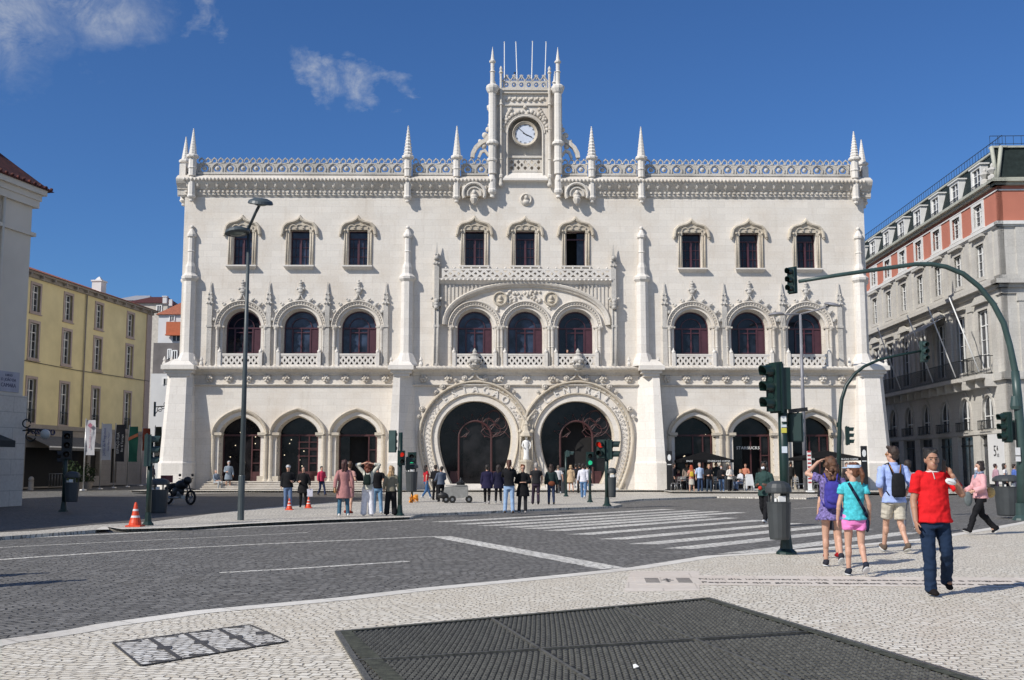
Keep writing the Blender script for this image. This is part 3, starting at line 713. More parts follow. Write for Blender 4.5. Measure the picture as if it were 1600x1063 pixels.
for px in (328,420,511.4,602.9,1038.5,1131.6,1222.5,1311.5):
    b = MB(); pillarpin(b, U(px,510), Zf(442), .15); b.build('pilaster', M['aged'], st)
# centre composition
uL_, uR_ = U(688,470), U(957,470); c_ = (uL_+uR_)/2
b = MB()
ap = [(c_+131*PX*math.cos(R(a)), Zf(508)+(66*PX+.06)*math.sin(R(a))**.9) for a in range(180,-1,-6)]
b.sweep(ap, [(-.30,.0),(-.28,-.16),(-.2,-.2),(-.12,-.3),(0,-.34),(.08,-.24),(.1,-.10)])
pan = rect(uL_,uR_,Zf(508),Zf(439))
b.plate([(uL_,Zf(508))]+[(x,z) for x,z in ap]+[(uR_,Zf(508)),(uR_,Zf(439.5)),(uL_,Zf(439.5))], [], -.10, .0)
n = 46
for k in range(n):
    u = uL_+(k+.5)*(uR_-uL_)/n; t = (u-c_)/(131*PX)
    zz = Zf(508)+(66*PX+.2)*math.sqrt(max(0,1-t*t))**.9 if abs(t) < 1 else Zf(508)
    if Zf(441)-zz > .15: b.box(u-.05, u+.05, -.16, -.09, zz, Zf(441))
b.build('basket_arch', M['trim'], st)
b = MB(); b.sweep([(uL_-.05,Zf(440)),(uR_+.05,Zf(440))], [(-.25,0),(-.2,-.15),(-.05,-.3),(.05,-.42),(.15,-.45),(.17,-.05)])
n = 40
for k in range(n): b.ball((uL_+(k+.5)*(uR_-uL_)/n, -.42, Zf(439)), .08, 6, sx=1.3)
lattice(b, uL_+.1, uR_-.1, Zf(436), Zf(423), -.38, .1, 20)
for k in range(20): b.ball((uL_+.1+(k+.5)*(uR_-uL_-.2)/20, -.32, Zf(420.5)), .075, 6)
b.box(uL_+.1,uR_-.1,-.37,-.28,Zf(423)+.003,Zf(421.5)); b.build('balcony_parapet', M['light'], st)
for px, py in ((682.5,381),(958.5,384)):
    b = MB(); u = U(px,480); pillarpin(b, u, Zf(py), .15, y=-.4)
    b.box(u-.28,u+.28,-.42,.02,Zf(480),Zf(474)); 
    for dz in (0,.2,.4): b.ball((u,-.5,Zf(477)+dz-.2), .17, 7)
    for s_ in (-1,1): b.tube([(u+s_*.12,-.42,mz0),(u+s_*.12,-.42,Zf(480))], .05, 6)
    b.ball((u+.3,-.35,Zf(468)), .1, 6); b.ball((u-.3,-.35,Zf(468)), .1, 6); b.ball((u,-.45,Zf(405)), .16, 6); b.build('pilaster', M['aged'], st)
for px in (781.5,861):
    b = MB(); c = U(px,467.5); z = Zf(467.5)
    b.lathe((c,-.1,z), [(.47,-.1),(.47,.12),(.40,.14),(.36,.04),(.05,.04)], 24, axis='y'); b.ball((c,-.16,z+.06), .14, 8, sz=1.2); b.ball((c,-.14,z-.16), .2, 8, sy=.6, sz=.6); b.build('medallion', M['hood'], st)
b = MB(); random.seed(3)
for k in range(60):
    a = random.uniform(-1,1); u = c_+a*2.0; zt = Zf(508)+66*PX*math.sqrt(1-(a*2.0/(131*PX))**2)-.45
    lo = max(mzs+math.sqrt(max(0,(mr+.7)**2-min((u-x)**2 for x in mu[3:6])))if min(abs(u-x) for x in mu[3:6]) < mr+.7 else mzs+.6, zt-1.2)
    if lo < zt: b.ball((u,-.05,random.uniform(lo,zt)), random.uniform(.07,.13), 6, sy=.7)
b.build('foliage_relief', M['trim'], st)
for px in (742,902):
    b = MB(); u = U(px,560); b.lathe((u,-.62,mz0-.15), [(.05,0),(.25,.1),(.38,.25),(.3,.4),(.4,.5),(.44,.6),(.3,.72),(.22,.85),(.26,.95),(.12,1.05),(.14,1.15),(.02,1.35)], 10)
    for k in range(6): b.ball((u+.42*math.cos(k*1.05+.3), -.62-.42*math.sin(k*1.05+.3), mz0+.3), .11, 6)
    b.box(u-.2,u+.2,-.62,.0,mz0-.2,mz0); b.build('urn_ornament', M['aged'], st)
# ---- belt course
rs = {0:[327.6,358,388.5,418,448,478.6,509.6,540,571.8,603],1:[662,701,782,822.6,862.5,942.5,982],2:[1042,1072.7,1103,1134,1165,1196,1226,1255.5,1285.5,1315]}
for k, (a, c) in enumerate(((UL+.1,U(622,580)),(U(645,580),U(997,580)),(U(1022,580),UR-.1))):
    b = MB(); b.sweep([(a,zbelt-.22),(c,zbelt-.22)], [(-.1,.0),(-.08,-.12),(.08,-.2),(.16,-.34),(.2,-.44),(.4,-.5),(.46,-.42),(.48,.0)])
    n = int((c-a)/.1); b.tube([(a+i*(c-a)/n, -.44, zbelt+.12) for i in range(n+1)], .13, 8, sm=False, twist=(.16,.62,2))
    b.sweep([(a,zlow),(c,zlow)], [(-.12,.0),(-.12,-.08),(-.05,-.16),(.0,-.16),(.02,-.03),(.04,.0)])
    for p in rs[k]:
        u = U(p,592); z = Zf(592)
        for j in range(6): b.ball((u+.16*math.cos(j*1.047), -.1, z+.16*math.sin(j*1.047)), .115, 6, sy=.9)
        b.ball((u,-.2,z), .09, 6)
    b.build('belt_course', M['trim'], st)
# ---- ground floor arches
M['shop'] = glass('dim_shop_window', (.012,.011,.012), .1, .5, .28)
for i, c in enumerate(gu):
    b = MB(); P = [(c-giw,gz0)]+pointed(c,gzs,giw,gih,20)+[(c+giw,gz0)]
    b.sweep(P, [(0,.75),(.0,.55),(.06,.5),(.30,.06),(.34,.0)], 0)
    A_ = pointed(c, gzs, giw, gih, 22)
    b.sweep(A_, [(.30,.05),(.34,-.06),(.38,-.1),(.42,-.2),(.5,-.24),(.56,-.2),(.57,0)])
    for s_ in (-1,1):
        x = c+s_*(giw+.17); b.box(x-.26, x+.26, -.16, .5, gzs-.02, gzs+.16); b.box(x-.2,x+.2,-.1,.5,gzs-.1,gzs-.022)
        b.lathe((c+s_*(giw+.44),-.06,.05), [(.22,0),(.22,.6),(.13,.75),(.12,gzs-.3),(.16,gzs-.1)], 8)
        b.box(x-.24,x+.24,-.12,.6,.0,.95)
        for k in range(6): b.ball((c+s_*(giw+.1), .28, 1.25+k*.42), .10, 6, sx=.5)
    nrm = pointed(c, gzs, giw+.17, gih+.17, 15)
    for x, z in nrm[1:-1]: b.ball((x,.28,z), .10, 6)
    b.build('pointed_arch', M['hood'], st)
    zf = .62 if i < 3 else .16
    b = MB(); y = .78
    b.box(c-giw, c+giw, y, y+.1, gzs-.06, gzs+.06)
    for x in (-.98,-.02,.5,.94) if i != 2 else (-.98,.55,.94): b.box(c+x*giw-.04, c+x*giw+.04, y+.01, y+.09, zf, gzs-.06)
    for z in (zf+1.15, zf+2.0) if i != 4 else (zf+2.1,): b.box(c+giw*.55, c+giw*.95, y+.015, y+.08, z-.03, z+.03)
    if i in (1,): 
        for z in (zf+1.6, zf+2.1, zf+2.5): b.box(c-giw*.1, c+giw*.95, y+.015, y+.08, z-.03, z+.03)
        b.box(c-giw*.0, c+giw*.95, y, y+.1, zf, zf+.62)
    if i < 3: b.box(c+giw*.55, c+giw*.95, y, y+.12, zf, zf+.6)
    fo = b.build('shopfront', M['redwood'], st)
    g = MB(); g.plate([(c-giw,zf)]+pointed(c,gzs,giw,gih,16)+[(c+giw,zf)], [rect(c-giw*.45,c+giw*.5,zf+.02,gzs-.1)] if i in (2,4) else [], y+.12, y+.14)
    g.build('pane', M['shop'], fo)
    random.seed(20+i); g = MB()
    for k in range(7): 
        x = c+random.uniform(-.8,.8)*giw; z = random.uniform(zf+.8,gzs+.2); g.ball((x,y+.11,z), .035, 6)
    M.setdefault('lampglow', emit('warm_lamp_glow', (1,.85,.6), 1.2)); 
    if i in (0,1,3): g.build('interior_lamp', M['lampglow'], fo)
g = MB(); ua, ub_ = gu[0]-giw-.7, gu[2]+giw+.75
for k in range(4):
    g.box(ua, ub_, -1.75+k*.42, .9, .102+k*.13 if k else .101, .10+(k+1)*.13-.045); g.box(ua-.03, ub_+.03, -1.80+k*.42, .9, .10+(k+1)*.13-.044, .10+(k+1)*.13)
g.build('steps', M['trim'], st)
g = MB(); yy = WT+.4
lay = [(gu[3],-.75,1.3,.5,.9,0),(gu[3],.0,1.5,.55,.9,1),(gu[3],.6,1.4,.5,.7,2),(gu[1],.25,1.0,.5,.8,0),(gu[0],-.3,1.2,.5,.9,0)]
for c, dx, z, w, h, m in lay: g.box(c+dx-w/2, c+dx+w/2, .93, .94, z+1.0, z+1.0+h, m)
g.build('display_poster', [surf('beige_poster',(.3,.28,.24),.7), surf('dark_blue_poster',(.03,.035,.12),.7), surf('red_poster',(.2,.03,.03),.7)], st)
s_ = text('shop_lettering', 'STARBUCKS', .26, M['white'], st, (gu[4]-.25, .55, Zf(700)), (math.pi/2,0,0), .02, 'CENTER', 1.0, 1.1)
M['bandshade'] = stone('limestone_shade_tone', (.30,.275,.24), (.18,.16,.14), bw=.6, bh=.4, stain_amt=.6)  # darker stone colour that paints in the shade of the portal carving
# ---- horseshoe portals
for i, c in enumerate(pu):
    b = MB(); P = horse(c); yo = -.012*i
    b.sweep(P, [(0,.92),(0,.55),(.03,.5),(.40,.04+yo),(.42,-.10+yo),(.48,-.14+yo),(.52,-.06+yo),(.54,.08+yo),(.97,.08+yo),(.985,-.10+yo),(1.04,-.10+yo),(1.05,-.04+yo),(1.13,-.04+yo),(1.15,-.14+yo),(1.22,-.24+yo),(1.30,-.22+yo),(1.34,-.10+yo),(1.36,.02)])
    b.box(c-pr-.75,c-pr+.85,-.1+yo,.9,.0,zb+.02); b.box(c+pr-.85,c+pr+.75,-.1+yo,.9,.0,zb+.02)
    po = b.build('horseshoe_portal', M['hood'], st)
    P2 = P; L = [0]
    for a, d in zip(P2, P2[1:]): L.append(L[-1]+math.dist(a,d))
    def along(s, n_):
        for j in range(len(P2)-1):
            if L[j+1] >= s:
                t = (s-L[j])/(L[j+1]-L[j]); a, d = Vector(P2[j]), Vector(P2[j+1]); p = a.lerp(d,t); tt = (d-a).normalized(); return p+Vector((-tt.y,tt.x))*n_, tt
        return Vector(P2[-1]), Vector((0,-1))
    b = MB(); b.sweep(P, [(.545,.075+yo),(.965,.075+yo)]); b.build('band_ground', M['bandshade'], po)  # backing ring behind letters and rings, carving shade put into its colour
    b = MB(); tot = L[-1]; s = .25
    apex = tot/2; half = 72*PX*R(45)*.82
    while s < tot-.2:
        if abs(s-apex) > half*1.02 or False:
            for n_ in (.65,.85):
                p, tt = along(s+(.0 if n_ < .7 else .11), n_)
                b.sweep(arc(p.x,p.y,.075,0,330,11), [(0,.08+yo),(0,-.04+yo),(.035,-.04+yo),(.035,.08+yo)], closed=True)
            p, tt = along(s+.1, .75); b.ball((p.x,.02+yo,p.y), .06, 6)
        p, tt = along(s, 1.09); b.cbox((p.x,-.05+yo,p.y), (.1,.04,.07), ry=-math.atan2(tt.y,tt.x))
        p, tt = along(s, .22); 
        if int(s/.23) % 3 == 0: b.ball((p.x,.22,p.y), .055, 6)
        s += .23
    b.build('carved_band', M['light'], po)
    word = 'ESTAÇÃO' if i == 0 else 'CENTRAL'
    for k, ch in enumerate(word):
        a = (k-(len(word)-1)/2)*(R(78)/(len(word)-1)); r = pr+.75; 
        t_ = text('letter', ch, .66, M['light'], po, (c+r*math.sin(a), .02+yo, pz+r*math.cos(a)), (math.pi/2, a, 0), .085, 'CENTER', .92, 1.0, .016)
        t_.rotation_euler = Matrix.Rotation(a,4,'Y').to_euler() if False else (Matrix.Rotation(a,4,'Y')@Matrix.Rotation(math.pi/2,4,'X')).to_euler()
    b = MB(); zt = pz+pr+1.34
    b.sweep([(c-.55,zt-.06),(c-.28,zt+.05),(c-.12,zt+.2),(c,zt+.42),(c+.12,zt+.2),(c+.28,zt+.05),(c+.55,zt-.06)], [(0,0),(0,-.22),(.1,-.22),(.1,0)])
    for s_ in (-1,1):
        for a in (80,71,57,49,28,20) if s_*(1 if i else -1) > 0 else (80,71,57,49):
            rr = pr+1.36+.16; rb = .2 if a in (80,57,28) else .13
            x = c+s_*rr*math.cos(R(a)); z = pz+rr*math.sin(R(a))
            b.ball((x,-.16,z), rb, 8, sy=.6); b.ball((x,-.28,z), rb*.45, 6); b.sweep(arc(x,z,rb*.8,0,300,8),[(0,-.2),(0,-.28),(.03,-.28),(.03,-.2)], closed=True)
    b.build('crocket_crown', M['trim'], po)
    # ironwork screen 
    b = MB(); y = .8; uu = lambda p: c+(p-742)*PX
    T = lambda pts, r=.04: b.tube([(x,y,z) for x,z in pts], r*(.6 if r < .06 else 1), 6, sm=False)
    dr = 25.5*PX; zd = Zf(683)
    T([(c-dr,zb)]+arc(c,zd,dr,180,0,16)+[(c+dr,zb)], .07); T(arc(c,zd,dr*.55,180,150,3)+[(c-dr*.85,zd)], .03)
    for s_ in (-1,1):
        T([(c+s_*dr*.95,zd),(c+s_*dr*.6,zd+.05),(c+s_*dr*.35,zd+.35),(c+s_*dr*.6,zd+.62)], .035); b.ball((c+s_*dr*.6,y,zd+.04),.06,6)
    for a in range(10,175,22):
        r0, r1 = dr+.05, dr+.42
        T([(c+r0*math.cos(R(a-8)),zd+r0*math.sin(R(a-8))),(c+r1*math.cos(R(a)),zd+r1*math.sin(R(a))),(c+r0*math.cos(R(a+8)),zd+r0*math.sin(R(a+8)))], .03)
        b.ball((c+r1*math.cos(R(a)),y,zd+r1*math.sin(R(a))), .05, 6)
    def ring(px, py, r): T(arc(c+px*PX, Zf(py), r, 0, 360, 16), .035)
    for px, py in ((30,650),(21,662),(40,661),(31,671)): ring(px,py,.36)
    ring(31,661,.85)
    T([(c+27*PX,Zf(684)),(c+34*PX,Zf(676)),(c+46*PX,Zf(674)),(c+55*PX,Zf(684))],.035)
    for s_ in (-1,1):
        x0, x1 = sorted((c+s_*dr, c+s_*(pr-.7))); b.box(x0,x1,y+.03,y+.08,zb,zb+.75); b.box(x0,x1,y,y+.06,zb+.72,zb+.8)
    so = b.build('iron_screen', M['redwood'], po)
    g = MB(); g.plate([(c-pr+.5,zb)]+arc(c,pz,pr-.02,195,-15,24)+[(c+pr-.5,zb)], [[(c-dr+.1,zb+.03)]+arc(c,zd,dr-.08,180,0,14)+[(c+dr-.1,zb+.03)]] if i else [], y+.13, y+.15); g.build('pane', M['shop'], so)
    g = MB()
    for k in range(3): g.box(c-pr+.2-.4*(2-k)*.5, c+pr-.2+.4*(2-k)*.5, -1.0+k*.36, .95, .104, .104+(k+1)*.115)
    g.build('steps', M['light'], st)
# statue between the portals
cs = U(822,700); b = MB()
z1_ = Zf(719)
b.lathe((cs,-.5,z1_-1.2), [(.06,0),(.2,.2),(.22,.5),(.3,.8),(.36,1.0),(.42,1.1),(.42,1.2)], 8, m=0)
zc_ = Zf(683); b.lathe((cs,-.5,zc_), [(.36,0),(.42,.05),(.36,.25),(.2,.4),(.12,.7),(.16,.8),(.05,1.0),(.02,1.2)], 6)
for s_ in (-1,1): b.ball((cs+s_*.38,-.5,zc_+.35), .13, 6); b.tube([(cs+s_*.36,-.62,zc_),(cs+s_*.40,-.55,z1_)], .035, 6)
b.tube([(cs-.62,-.16,Zf(640)),(cs-.2,-.22,Zf(652)),(cs+.28,-.22,Zf(676)),(cs+.36,-.2,Zf(700))], .07, 6); b.tube([(cs+.62,-.16,Zf(640)),(cs+.2,-.26,Zf(652)),(cs-.28,-.26,Zf(676)),(cs-.36,-.2,Zf(700))], .07, 6)
b.box(cs-.45,cs+.45,-.1,.0,.3,Zf(655)); nc = b.build('statue_niche', M['hood'], st)
M['marble'] = surf('white_marble', (.7,.69,.67), .7, .08)
b = MB(); h = zc_-z1_-.06
b.lathe((cs,-.5,z1_), [(.2,0),(.22,.05),(.16,.35),(.18,.7),(.15,.85),(.21,1.1),(.19,1.22),(.07,1.27),(.06,1.31)], 10, sq=.75, sm=True); b.ball((cs,-.52,z1_+1.42), .1, 8, sz=1.25)
b.tube([(cs-.2,-.5,z1_+1.18),(cs-.27,-.55,z1_+.9),(cs-.12,-.68,z1_+.75)], [.07,.055,.045], 6); b.tube([(cs+.2,-.5,z1_+1.18),(cs+.28,-.52,z1_+.95),(cs+.22,-.66,z1_+.7)], [.07,.055,.045], 6)
b.build('statue', M['marble'], st)
# ---- buttresses
def shaft(u, top_z, name='buttress_shaft', y=-.15, w=1.0):
    b = MB(); zt = top_z; base = zbelt+.25
    b.lathe((u,y,0), [(.80*w,base),(.78*w,base+.12),(.48*w,base+.75),(.42*w,base+.85),(.40*w,Zf(442)),(.55*w,Zf(438)),(.57*w,Zf(434.5)),(.40*w,Zf(431)),(.34*w,Zf(429)),(.33*w,Zf(419)),(.22*w,Zf(412)),(.20*w,Zf(396)),(.24*w,Zf(395)),(.20*w,Zf(393)),(.20*w,Zf(374)),(.30*w,Zf(372)),(.30*w,Zf(369)),(.12*w,Zf(361)),(.05,Zf(359))], 8, ph=R(22.5))
    b.ball((u,y,Zf(357)), .13, 8)
    for s_ in (-1,1): b.lathe((u+s_*.95,-.35,base), [(.12,0),(.15,.12),(.07,.3),(.11,.38),(.02,.6)], 6)
    b.build(name, M['light'], st)
def base_butt(u, wt, wb, dt, db, inner, name='buttress'):
    # inner: +1 diagonal face toward +u, -1 toward -u, 0 both small
    b = MB(); z1 = zbelt+.05; zp = Zf(724)
    def ring(w, d, z):
        if inner == 0: return [(u-w,.05,z),(u-w,-d*.62,z),(u-w*.62,-d,z),(u+w*.62,-d,z),(u+w,-d*.62,z),(u+w,.05,z)]
        p = [(-w*.8,.05),(-w*.8,-d),(-w*.1,-d),(w*1.25,.05)]
        p = [(x*inner,y) for x,y in p]; return [(u+x,y,z) for x,y in p]
    rr = [ring(wb*1.04,db*1.06,0), ring(wb*1.04,db*1.06,zp), ring(wb*.99,db*.97,zp+.12), ring(wt,dt,z1-.45)]
    n = len(rr[0]); vs = [p for r in rr for p in r]; fs = [(j*n+i,j*n+(i+1)%n,(j+1)*n+(i+1)%n,(j+1)*n+i) for j in range(3) for i in range(n)]
    b.add(vs, fs); b.add(rr[3], [tuple(range(n))])
    wc = wt*1.3; b.box(u-wc, u+wc, -dt-.42, .3, z1-.1, z1+.18); b.box(u-wc+.15, u+wc-.15, -dt-.22, .3, z1-.3, z1-.099); b.box(u-wc+.3, u+wc-.3, -dt-.08, .2, z1-.5, z1-.299)
    b.add([(u-wc+.05,-dt-.36,z1+.18),(u+wc-.05,-dt-.36,z1+.18),(u+wc-.05,.2,z1+.18),(u-wc+.05,.2,z1+.18),(u-.4,-.5,z1+.62),(u+.4,-.5,z1+.62),(u+.4,.2,z1+.62),(u-.4,.2,z1+.62)], [(0,1,5,4),(1,2,6,5),(2,3,7,6),(3,0,4,7),(4,5,6,7)])
    o = b.build(name, M['light'], st); fixn(o)
ul, ur = U(636,500), U(1003.5,500)
shaft(ul, 0); shaft(ur, 0)
base_butt(U(628,640), .62, .85, .85, 1.75, 1); base_butt(U(1016,640), .62, .85, .85, 1.75, -1)
e0, e1 = U(296,500), U(1345,500)
shaft(e0, 0, y=-.1); shaft(e1, 0, y=-.1)
shaft(e0-.45, 0, y=1.1, w=.9); shaft(e1+.45, 0, y=1.1, w=.9)
base_butt(U(283,650), .80, 1.02, .8, 1.5, 0); base_butt(U(1358,650), .80, 1.02, .8, 1.5, 0)
# ------------------------------------------------------------------ other buildings
M['yellow'] = surf('yellow_render', (.66,.57,.32), .9, .10, .6, bmp=.004)
M['ystone'] = stone('grey_brown_stone', (.30,.27,.24), (.18,.16,.14), stain_amt=.5)
M['pinkst'] = stone('pinkish_window_stone', (.40,.33,.30), (.28,.23,.2), bw=2, bh=2, joint=1.0)
M['greyr'] = surf('grey_render', (.66,.60,.51), .9, .08, .5, bmp=.004)
M['greyst'] = stone('grey_ashlar', (.62,.57,.5), (.4,.34,.32), bw=1.6, bh=.62, stain_amt=.4, joint=.6)
M['tile'] = None
def tile(name, c1, c2):
    m, nt, b = mat(name); v = coord(nt)
    wv = nt.nodes.new('ShaderNodeTexWave'); wv.bands_direction = 'X'; wv.inputs['Scale'].default_value = 2.2; wv.inputs['Distortion'].default_value = .4; nt.links.new(v, wv.inputs['Vector'])
    n = noise(nt, v, 5, 4); f = ramp(nt, n.outputs[0], .35, .65); c = mixc(nt, f, c1, c2); c = mixc(nt, .5, c, mixc(nt, 1, c, wv.outputs[0], 'MULTIPLY'))
    nt.links.new(c, b.inputs['Base Color']); b.inputs['Roughness'].default_value = .85; bump(nt, b, wv.outputs[1], .06, .8); return m
M['tile'] = tile('terracotta_roof_tiles', (.66,.22,.11), (.42,.14,.08)); M['tiled'] = tile('dark_red_roof_tiles', (.17,.04,.028), (.08,.022,.018))
M['wht'] = surf('whitewashed_wall', (.62,.62,.62), .9, .08, .5)
M['paneg'] = glass('street_window_glass', (.04,.043,.05), .12, .6, .3)
M['iron'] = surf('dark_wrought_iron', (.012,.014,.014), .5)
def bands(p, L, zs, depth, m, name='string_course'):
    b = MB()
    for z0, z1, d in zs: b.box(-d, L+d, -d, depth, z0, z1)
    return b.build(name, m, p)
def win(p, u, z0, z1, w, y=.18, fm=None, sm=None, bars=2, arch=False, fw=.14, curtain=False, ped=0, tr=None):
    fm = fm or M['white']; b = MB(); r = w/2; t = .05
    if arch:
        P = [(u-r,z0)]+arc(u,z1-r,r,180,0,12)+[(u+r,z0)]
        b.sweep(P, [(0,y+.06),(0,y),(-t,y),(-t,y+.06)])
    else:
        b.box(u-r,u-r+t,y,y+.07,z0,z1); b.box(u+r-t,u+r,y,y+.07,z0,z1); b.box(u-r+t,u+r-t,y+.001,y+.069,z1-t,z1); b.box(u-r+t,u+r-t,y+.001,y+.069,z0,z0+t)
    b.box(u-.04,u+.04,y-.01,y+.08,z0+t,z1-t)
    zt = tr or z0+(z1-z0)*.74
    b.box(u-r+t,u-.042,y+.003,y+.06,zt-.03,zt+.03); b.box(u+.042,u+r-t,y+.003,y+.06,zt-.03,zt+.03)
    for k in range(1, bars):
        z = z0+(zt-z0)*k/bars
        for a, c in ((u-r+t,u-.042),(u+.042,u+r-t)): b.box(a,c,y+.012,y+.05,z-.012,z+.012)
    o = b.build('window', fm, p)
    g = MB(); g.box(u-r,u+r,y+.075,y+.09,z0,z1); g.build('pane', M['paneg'], o)
    if sm:
        s_ = MB(); f = fw
        if arch:
            P = [(u-r,z0)]+arc(u,z1-r,r,180,0,14)+[(u+r,z0)]; s_.sweep(P, [(0,y+.09),(0,-.03),(.05,-.06),(f,-.06),(f,.02)])
        else:
            for a, c, e, g_ in ((u-r-f,u-r,z0,z1),(u+r,u+r+f,z0,z1),(u-r-f,u+r+f,z1,z1+f),(u-r-f,u+r+f,z0-f*.8,z0)):
                s_.box(a,c,-.05,y+.05,e,g_)
            s_.box(u-r-f-.06,u+r+f+.06,-.12,.02,z0-f*.8-.07,z0-f*.8+.01)
        if ped == 1: s_.box(u-r-f-.15,u+r+f+.15,-.32,.02,z1+f+.12,z1+f+.28); s_.box(u-r-f,u+r+f,-.12,.02,z1+f,z1+f+.12)
        if ped == 2:
            s_.box(u-r-f-.15,u+r+f+.15,-.32,.02,z1+f+.10,z1+f+.22); s_.plate([(u-r-f-.15,z1+f+.22),(u+r+f+.15,z1+f+.22),(u,z1+f+.75)], [], -.30, .02)
        s_.build('surround', sm, o)
    return o
def railing(p, u0, u1, z, y0, h=.95, name='balcony_railing', step=.14, slab=True, ends=True, sm=None):
    b = MB(); b.box(u0,u1,y0-.02,y0+.02,z+h-.04,z+h); b.box(u0,u1,y0-.015,y0+.015,z+.08,z+.11)
    n = max(2,int((u1-u0)/step))
    for k in range(n+1): b.box(u0+(u1-u0)*k/n-.01,u0+(u1-u0)*k/n+.01,y0-.01,y0+.01,z,z+h-.04)
    if ends:
        for u in (u0,u1): b.box(u-.02,u+.02,y0,0,z+h-.045,z+h-.005); [b.box(u-.01,u+.01,y0*t_-.01,y0*t_+.01,z,z+h-.045) for t_ in (.33,.66)]
    o = b.build(name, M['iron'], p)
    if slab:
        s_ = MB(); s_.box(u0-.08,u1+.08,y0-.1,.02,z-.16,z); 
        n = max(2,int((u1-u0)/1.6))
        for k in range(n+1): s_.box(u0+(u1-u0)*k/n-.1,u0+(u1-u0)*k/n+.1,y0*.8,.02,z-.5,z-.161)
        s_.build('balcony_slab', sm or M['light'], o)
    return o
# -- yellow building
yb = thing('yellow_building', 'four-storey yellow rendered building with stone ground floor and orange tiled roof', 'building', (-35.0,70,0), math.atan2(21,2.2))
ang = math.atan2(21,2.2)
def yu(px):  # pixel column -> distance along facade
    k = (px-800)/1700; d = Vector((math.cos(ang), math.sin(ang))); # (-35+d.x t) = k(70+d.y t)
    kk = ray(px,600); kk = kk.x/kk.y
    return (kk*70+35)/(d.x-kk*d.y)
Ly = yu(232); eave = 15.3
cols = [yu(p) for p in (49,101,150,200)]; cols.insert(0, cols[0]-5.0)
rows = [(12.6,14.5,1.1),(9.25,11.75,1.15),(4.65,7.75,1.15)]
hl = [rect(c-w/2,c+w/2,a,b_) for c in cols for a,b_,w in rows]
b = MB(); b.plate(rect(0,Ly,4.4,eave), hl, 0, .3, back=False); b.build('wall', M['yellow'], yb)
b = MB(); b.box(.002,Ly-.002,.35,18,0,eave-.02); b.build('wall', M['yellow'], yb)
gh = [rect(yu(44),yu(141),.1,2.9), rect(yu(143)+.3,yu(160),.8,3.2), rect(yu(178),yu(187),.2,3.0)]
b = MB(); b.plate(rect(0,Ly,0,4.4), gh, -.04, .33, back=False); b.build('stone_base', M['ystone'], yb)
b = MB(); b.box(0.1,Ly-.1,.3,.34,0.01,4.3); b.build('shop_interior', M['dark'], yb)
bands(yb, Ly, [(4.25,4.55,.14)], .2, M['ystone']); bands(yb, Ly, [(eave-.35,eave-.1,.2),(eave-.1,eave+.05,.45)], 1, M['ystone'], 'eaves')
b = MB(); b.box(Ly-.9,Ly+.05,-.1,.5,0,eave-.36); b.build('corner_pilaster', M['pinkst'], yb)
b = MB(); b.add([(-1,-.6,eave+.04),(Ly+.6,-.6,eave+.04),(Ly+.6,18.6,eave+.04),(-1,18.6,eave+.04),(6,8.8,eave+3.3),(Ly-5,8.8,eave+3.3)], [(0,1,5,4),(1,2,5),(2,3,4,5),(3,0,4)]); rf = b.build('roof', M['tile'], yb)
for x, y in ((yu(177),1.6),):
    b = MB(); b.box(x-.45,x+.45,y-.4,y+.4,eave+.1,eave+1.55); b.box(x-.52,x+.52,y-.47,y+.47,eave+1.55,eave+1.68); b.lathe((x,y,eave+1.68), [(.4,0),(.1,.3),(.02,.34)], 4, ph=R(45)); b.build('chimney', M['wht'], rf)
b = MB()
for k in range(16): b.cbox((1+k*(Ly-2)/15,-.35,eave-.2),(.18,.3,.2))
b.build('eaves_brackets', M['ystone'], yb)
for c in cols:
    for j, (a, b_, w) in enumerate(rows):
        win(yb, c, a, b_, w, .16, M['white'], M['pinkst'], bars=3, fw=.2)
        if j == 2: railing(yb, c-w/2, c+w/2, a, -.05, .95, slab=False, ends=False)
b = MB(); u0, u1 = yu(42), yu(139); b.add([(u0,-.05,3.75),(u1,-.05,3.75),(u1,-1.9,2.95),(u0,-1.9,2.95),(u0,-1.9,2.7),(u1,-1.9,2.7)], [(0,1,2,3),(3,2,5,4)]); b.box(u0,u1,-1.93,-1.88,2.88,2.98,1); b.build('awning', [surf('grey_canvas_awning', (.12,.12,.12), .9), M['white']], yb)
M['navy'] = surf('navy_lettering', (.02,.025,.09), .5)
text('shop_sign', 'POSSEIRO', .62, M['navy'], yb, ((yu(47)+yu(85))/2, -.14, 4.02), (math.pi/2,0,0), .04, 'CENTER', 1.35)
b = MB(); b.tube([(cols[2]+2.6,-.12,4.6),(cols[2]+2.6,-.12,eave-.4)], .06, 8); b.build('downpipe', M['ystone'], yb)
b = MB(); b.tube([(0,-.1,9.0),(Ly*.5,-.1,8.9),(Ly,-.1,9.05)], .025, 5); b.build('facade_cable', M['iron'], yb)
# ornate lantern on the corner
ln = thing('wall_lantern', 'green glass lantern hanging from an ornate iron bracket on the yellow building corner', 'lamp', tuple(Y_(242,636,97.5)), 0)
b = MB(); b.tube([(0,0,0),(1.5,0,.1)], .05, 6); b.tube([(0,0,-.7),(.3,0,-.3),(.8,0,-.15),(1.3,0,.05)], .035, 6); b.tube(arc(.45,-.15,.2,0,330,10) and [(x,0,z) for x,z in arc(.45,-.2,.22,0,330,10)], .03, 5); b.tube([(x,0,z) for x,z in arc(.95,.25,.16,0,330,10)], .03, 5); b.cbox((0,0,-.2),(.1,.3,1.3)); b.build('bracket', M['iron'], ln)
b = MB(); b.tube([(1.35,0,.08),(1.35,0,-.55)], .02, 4); b.lathe((1.35,0,-1.5), [(.12,0),(.28,.6),(.3,.62),(.06,.95)], 6); b.build('lantern', M['green'], ln)
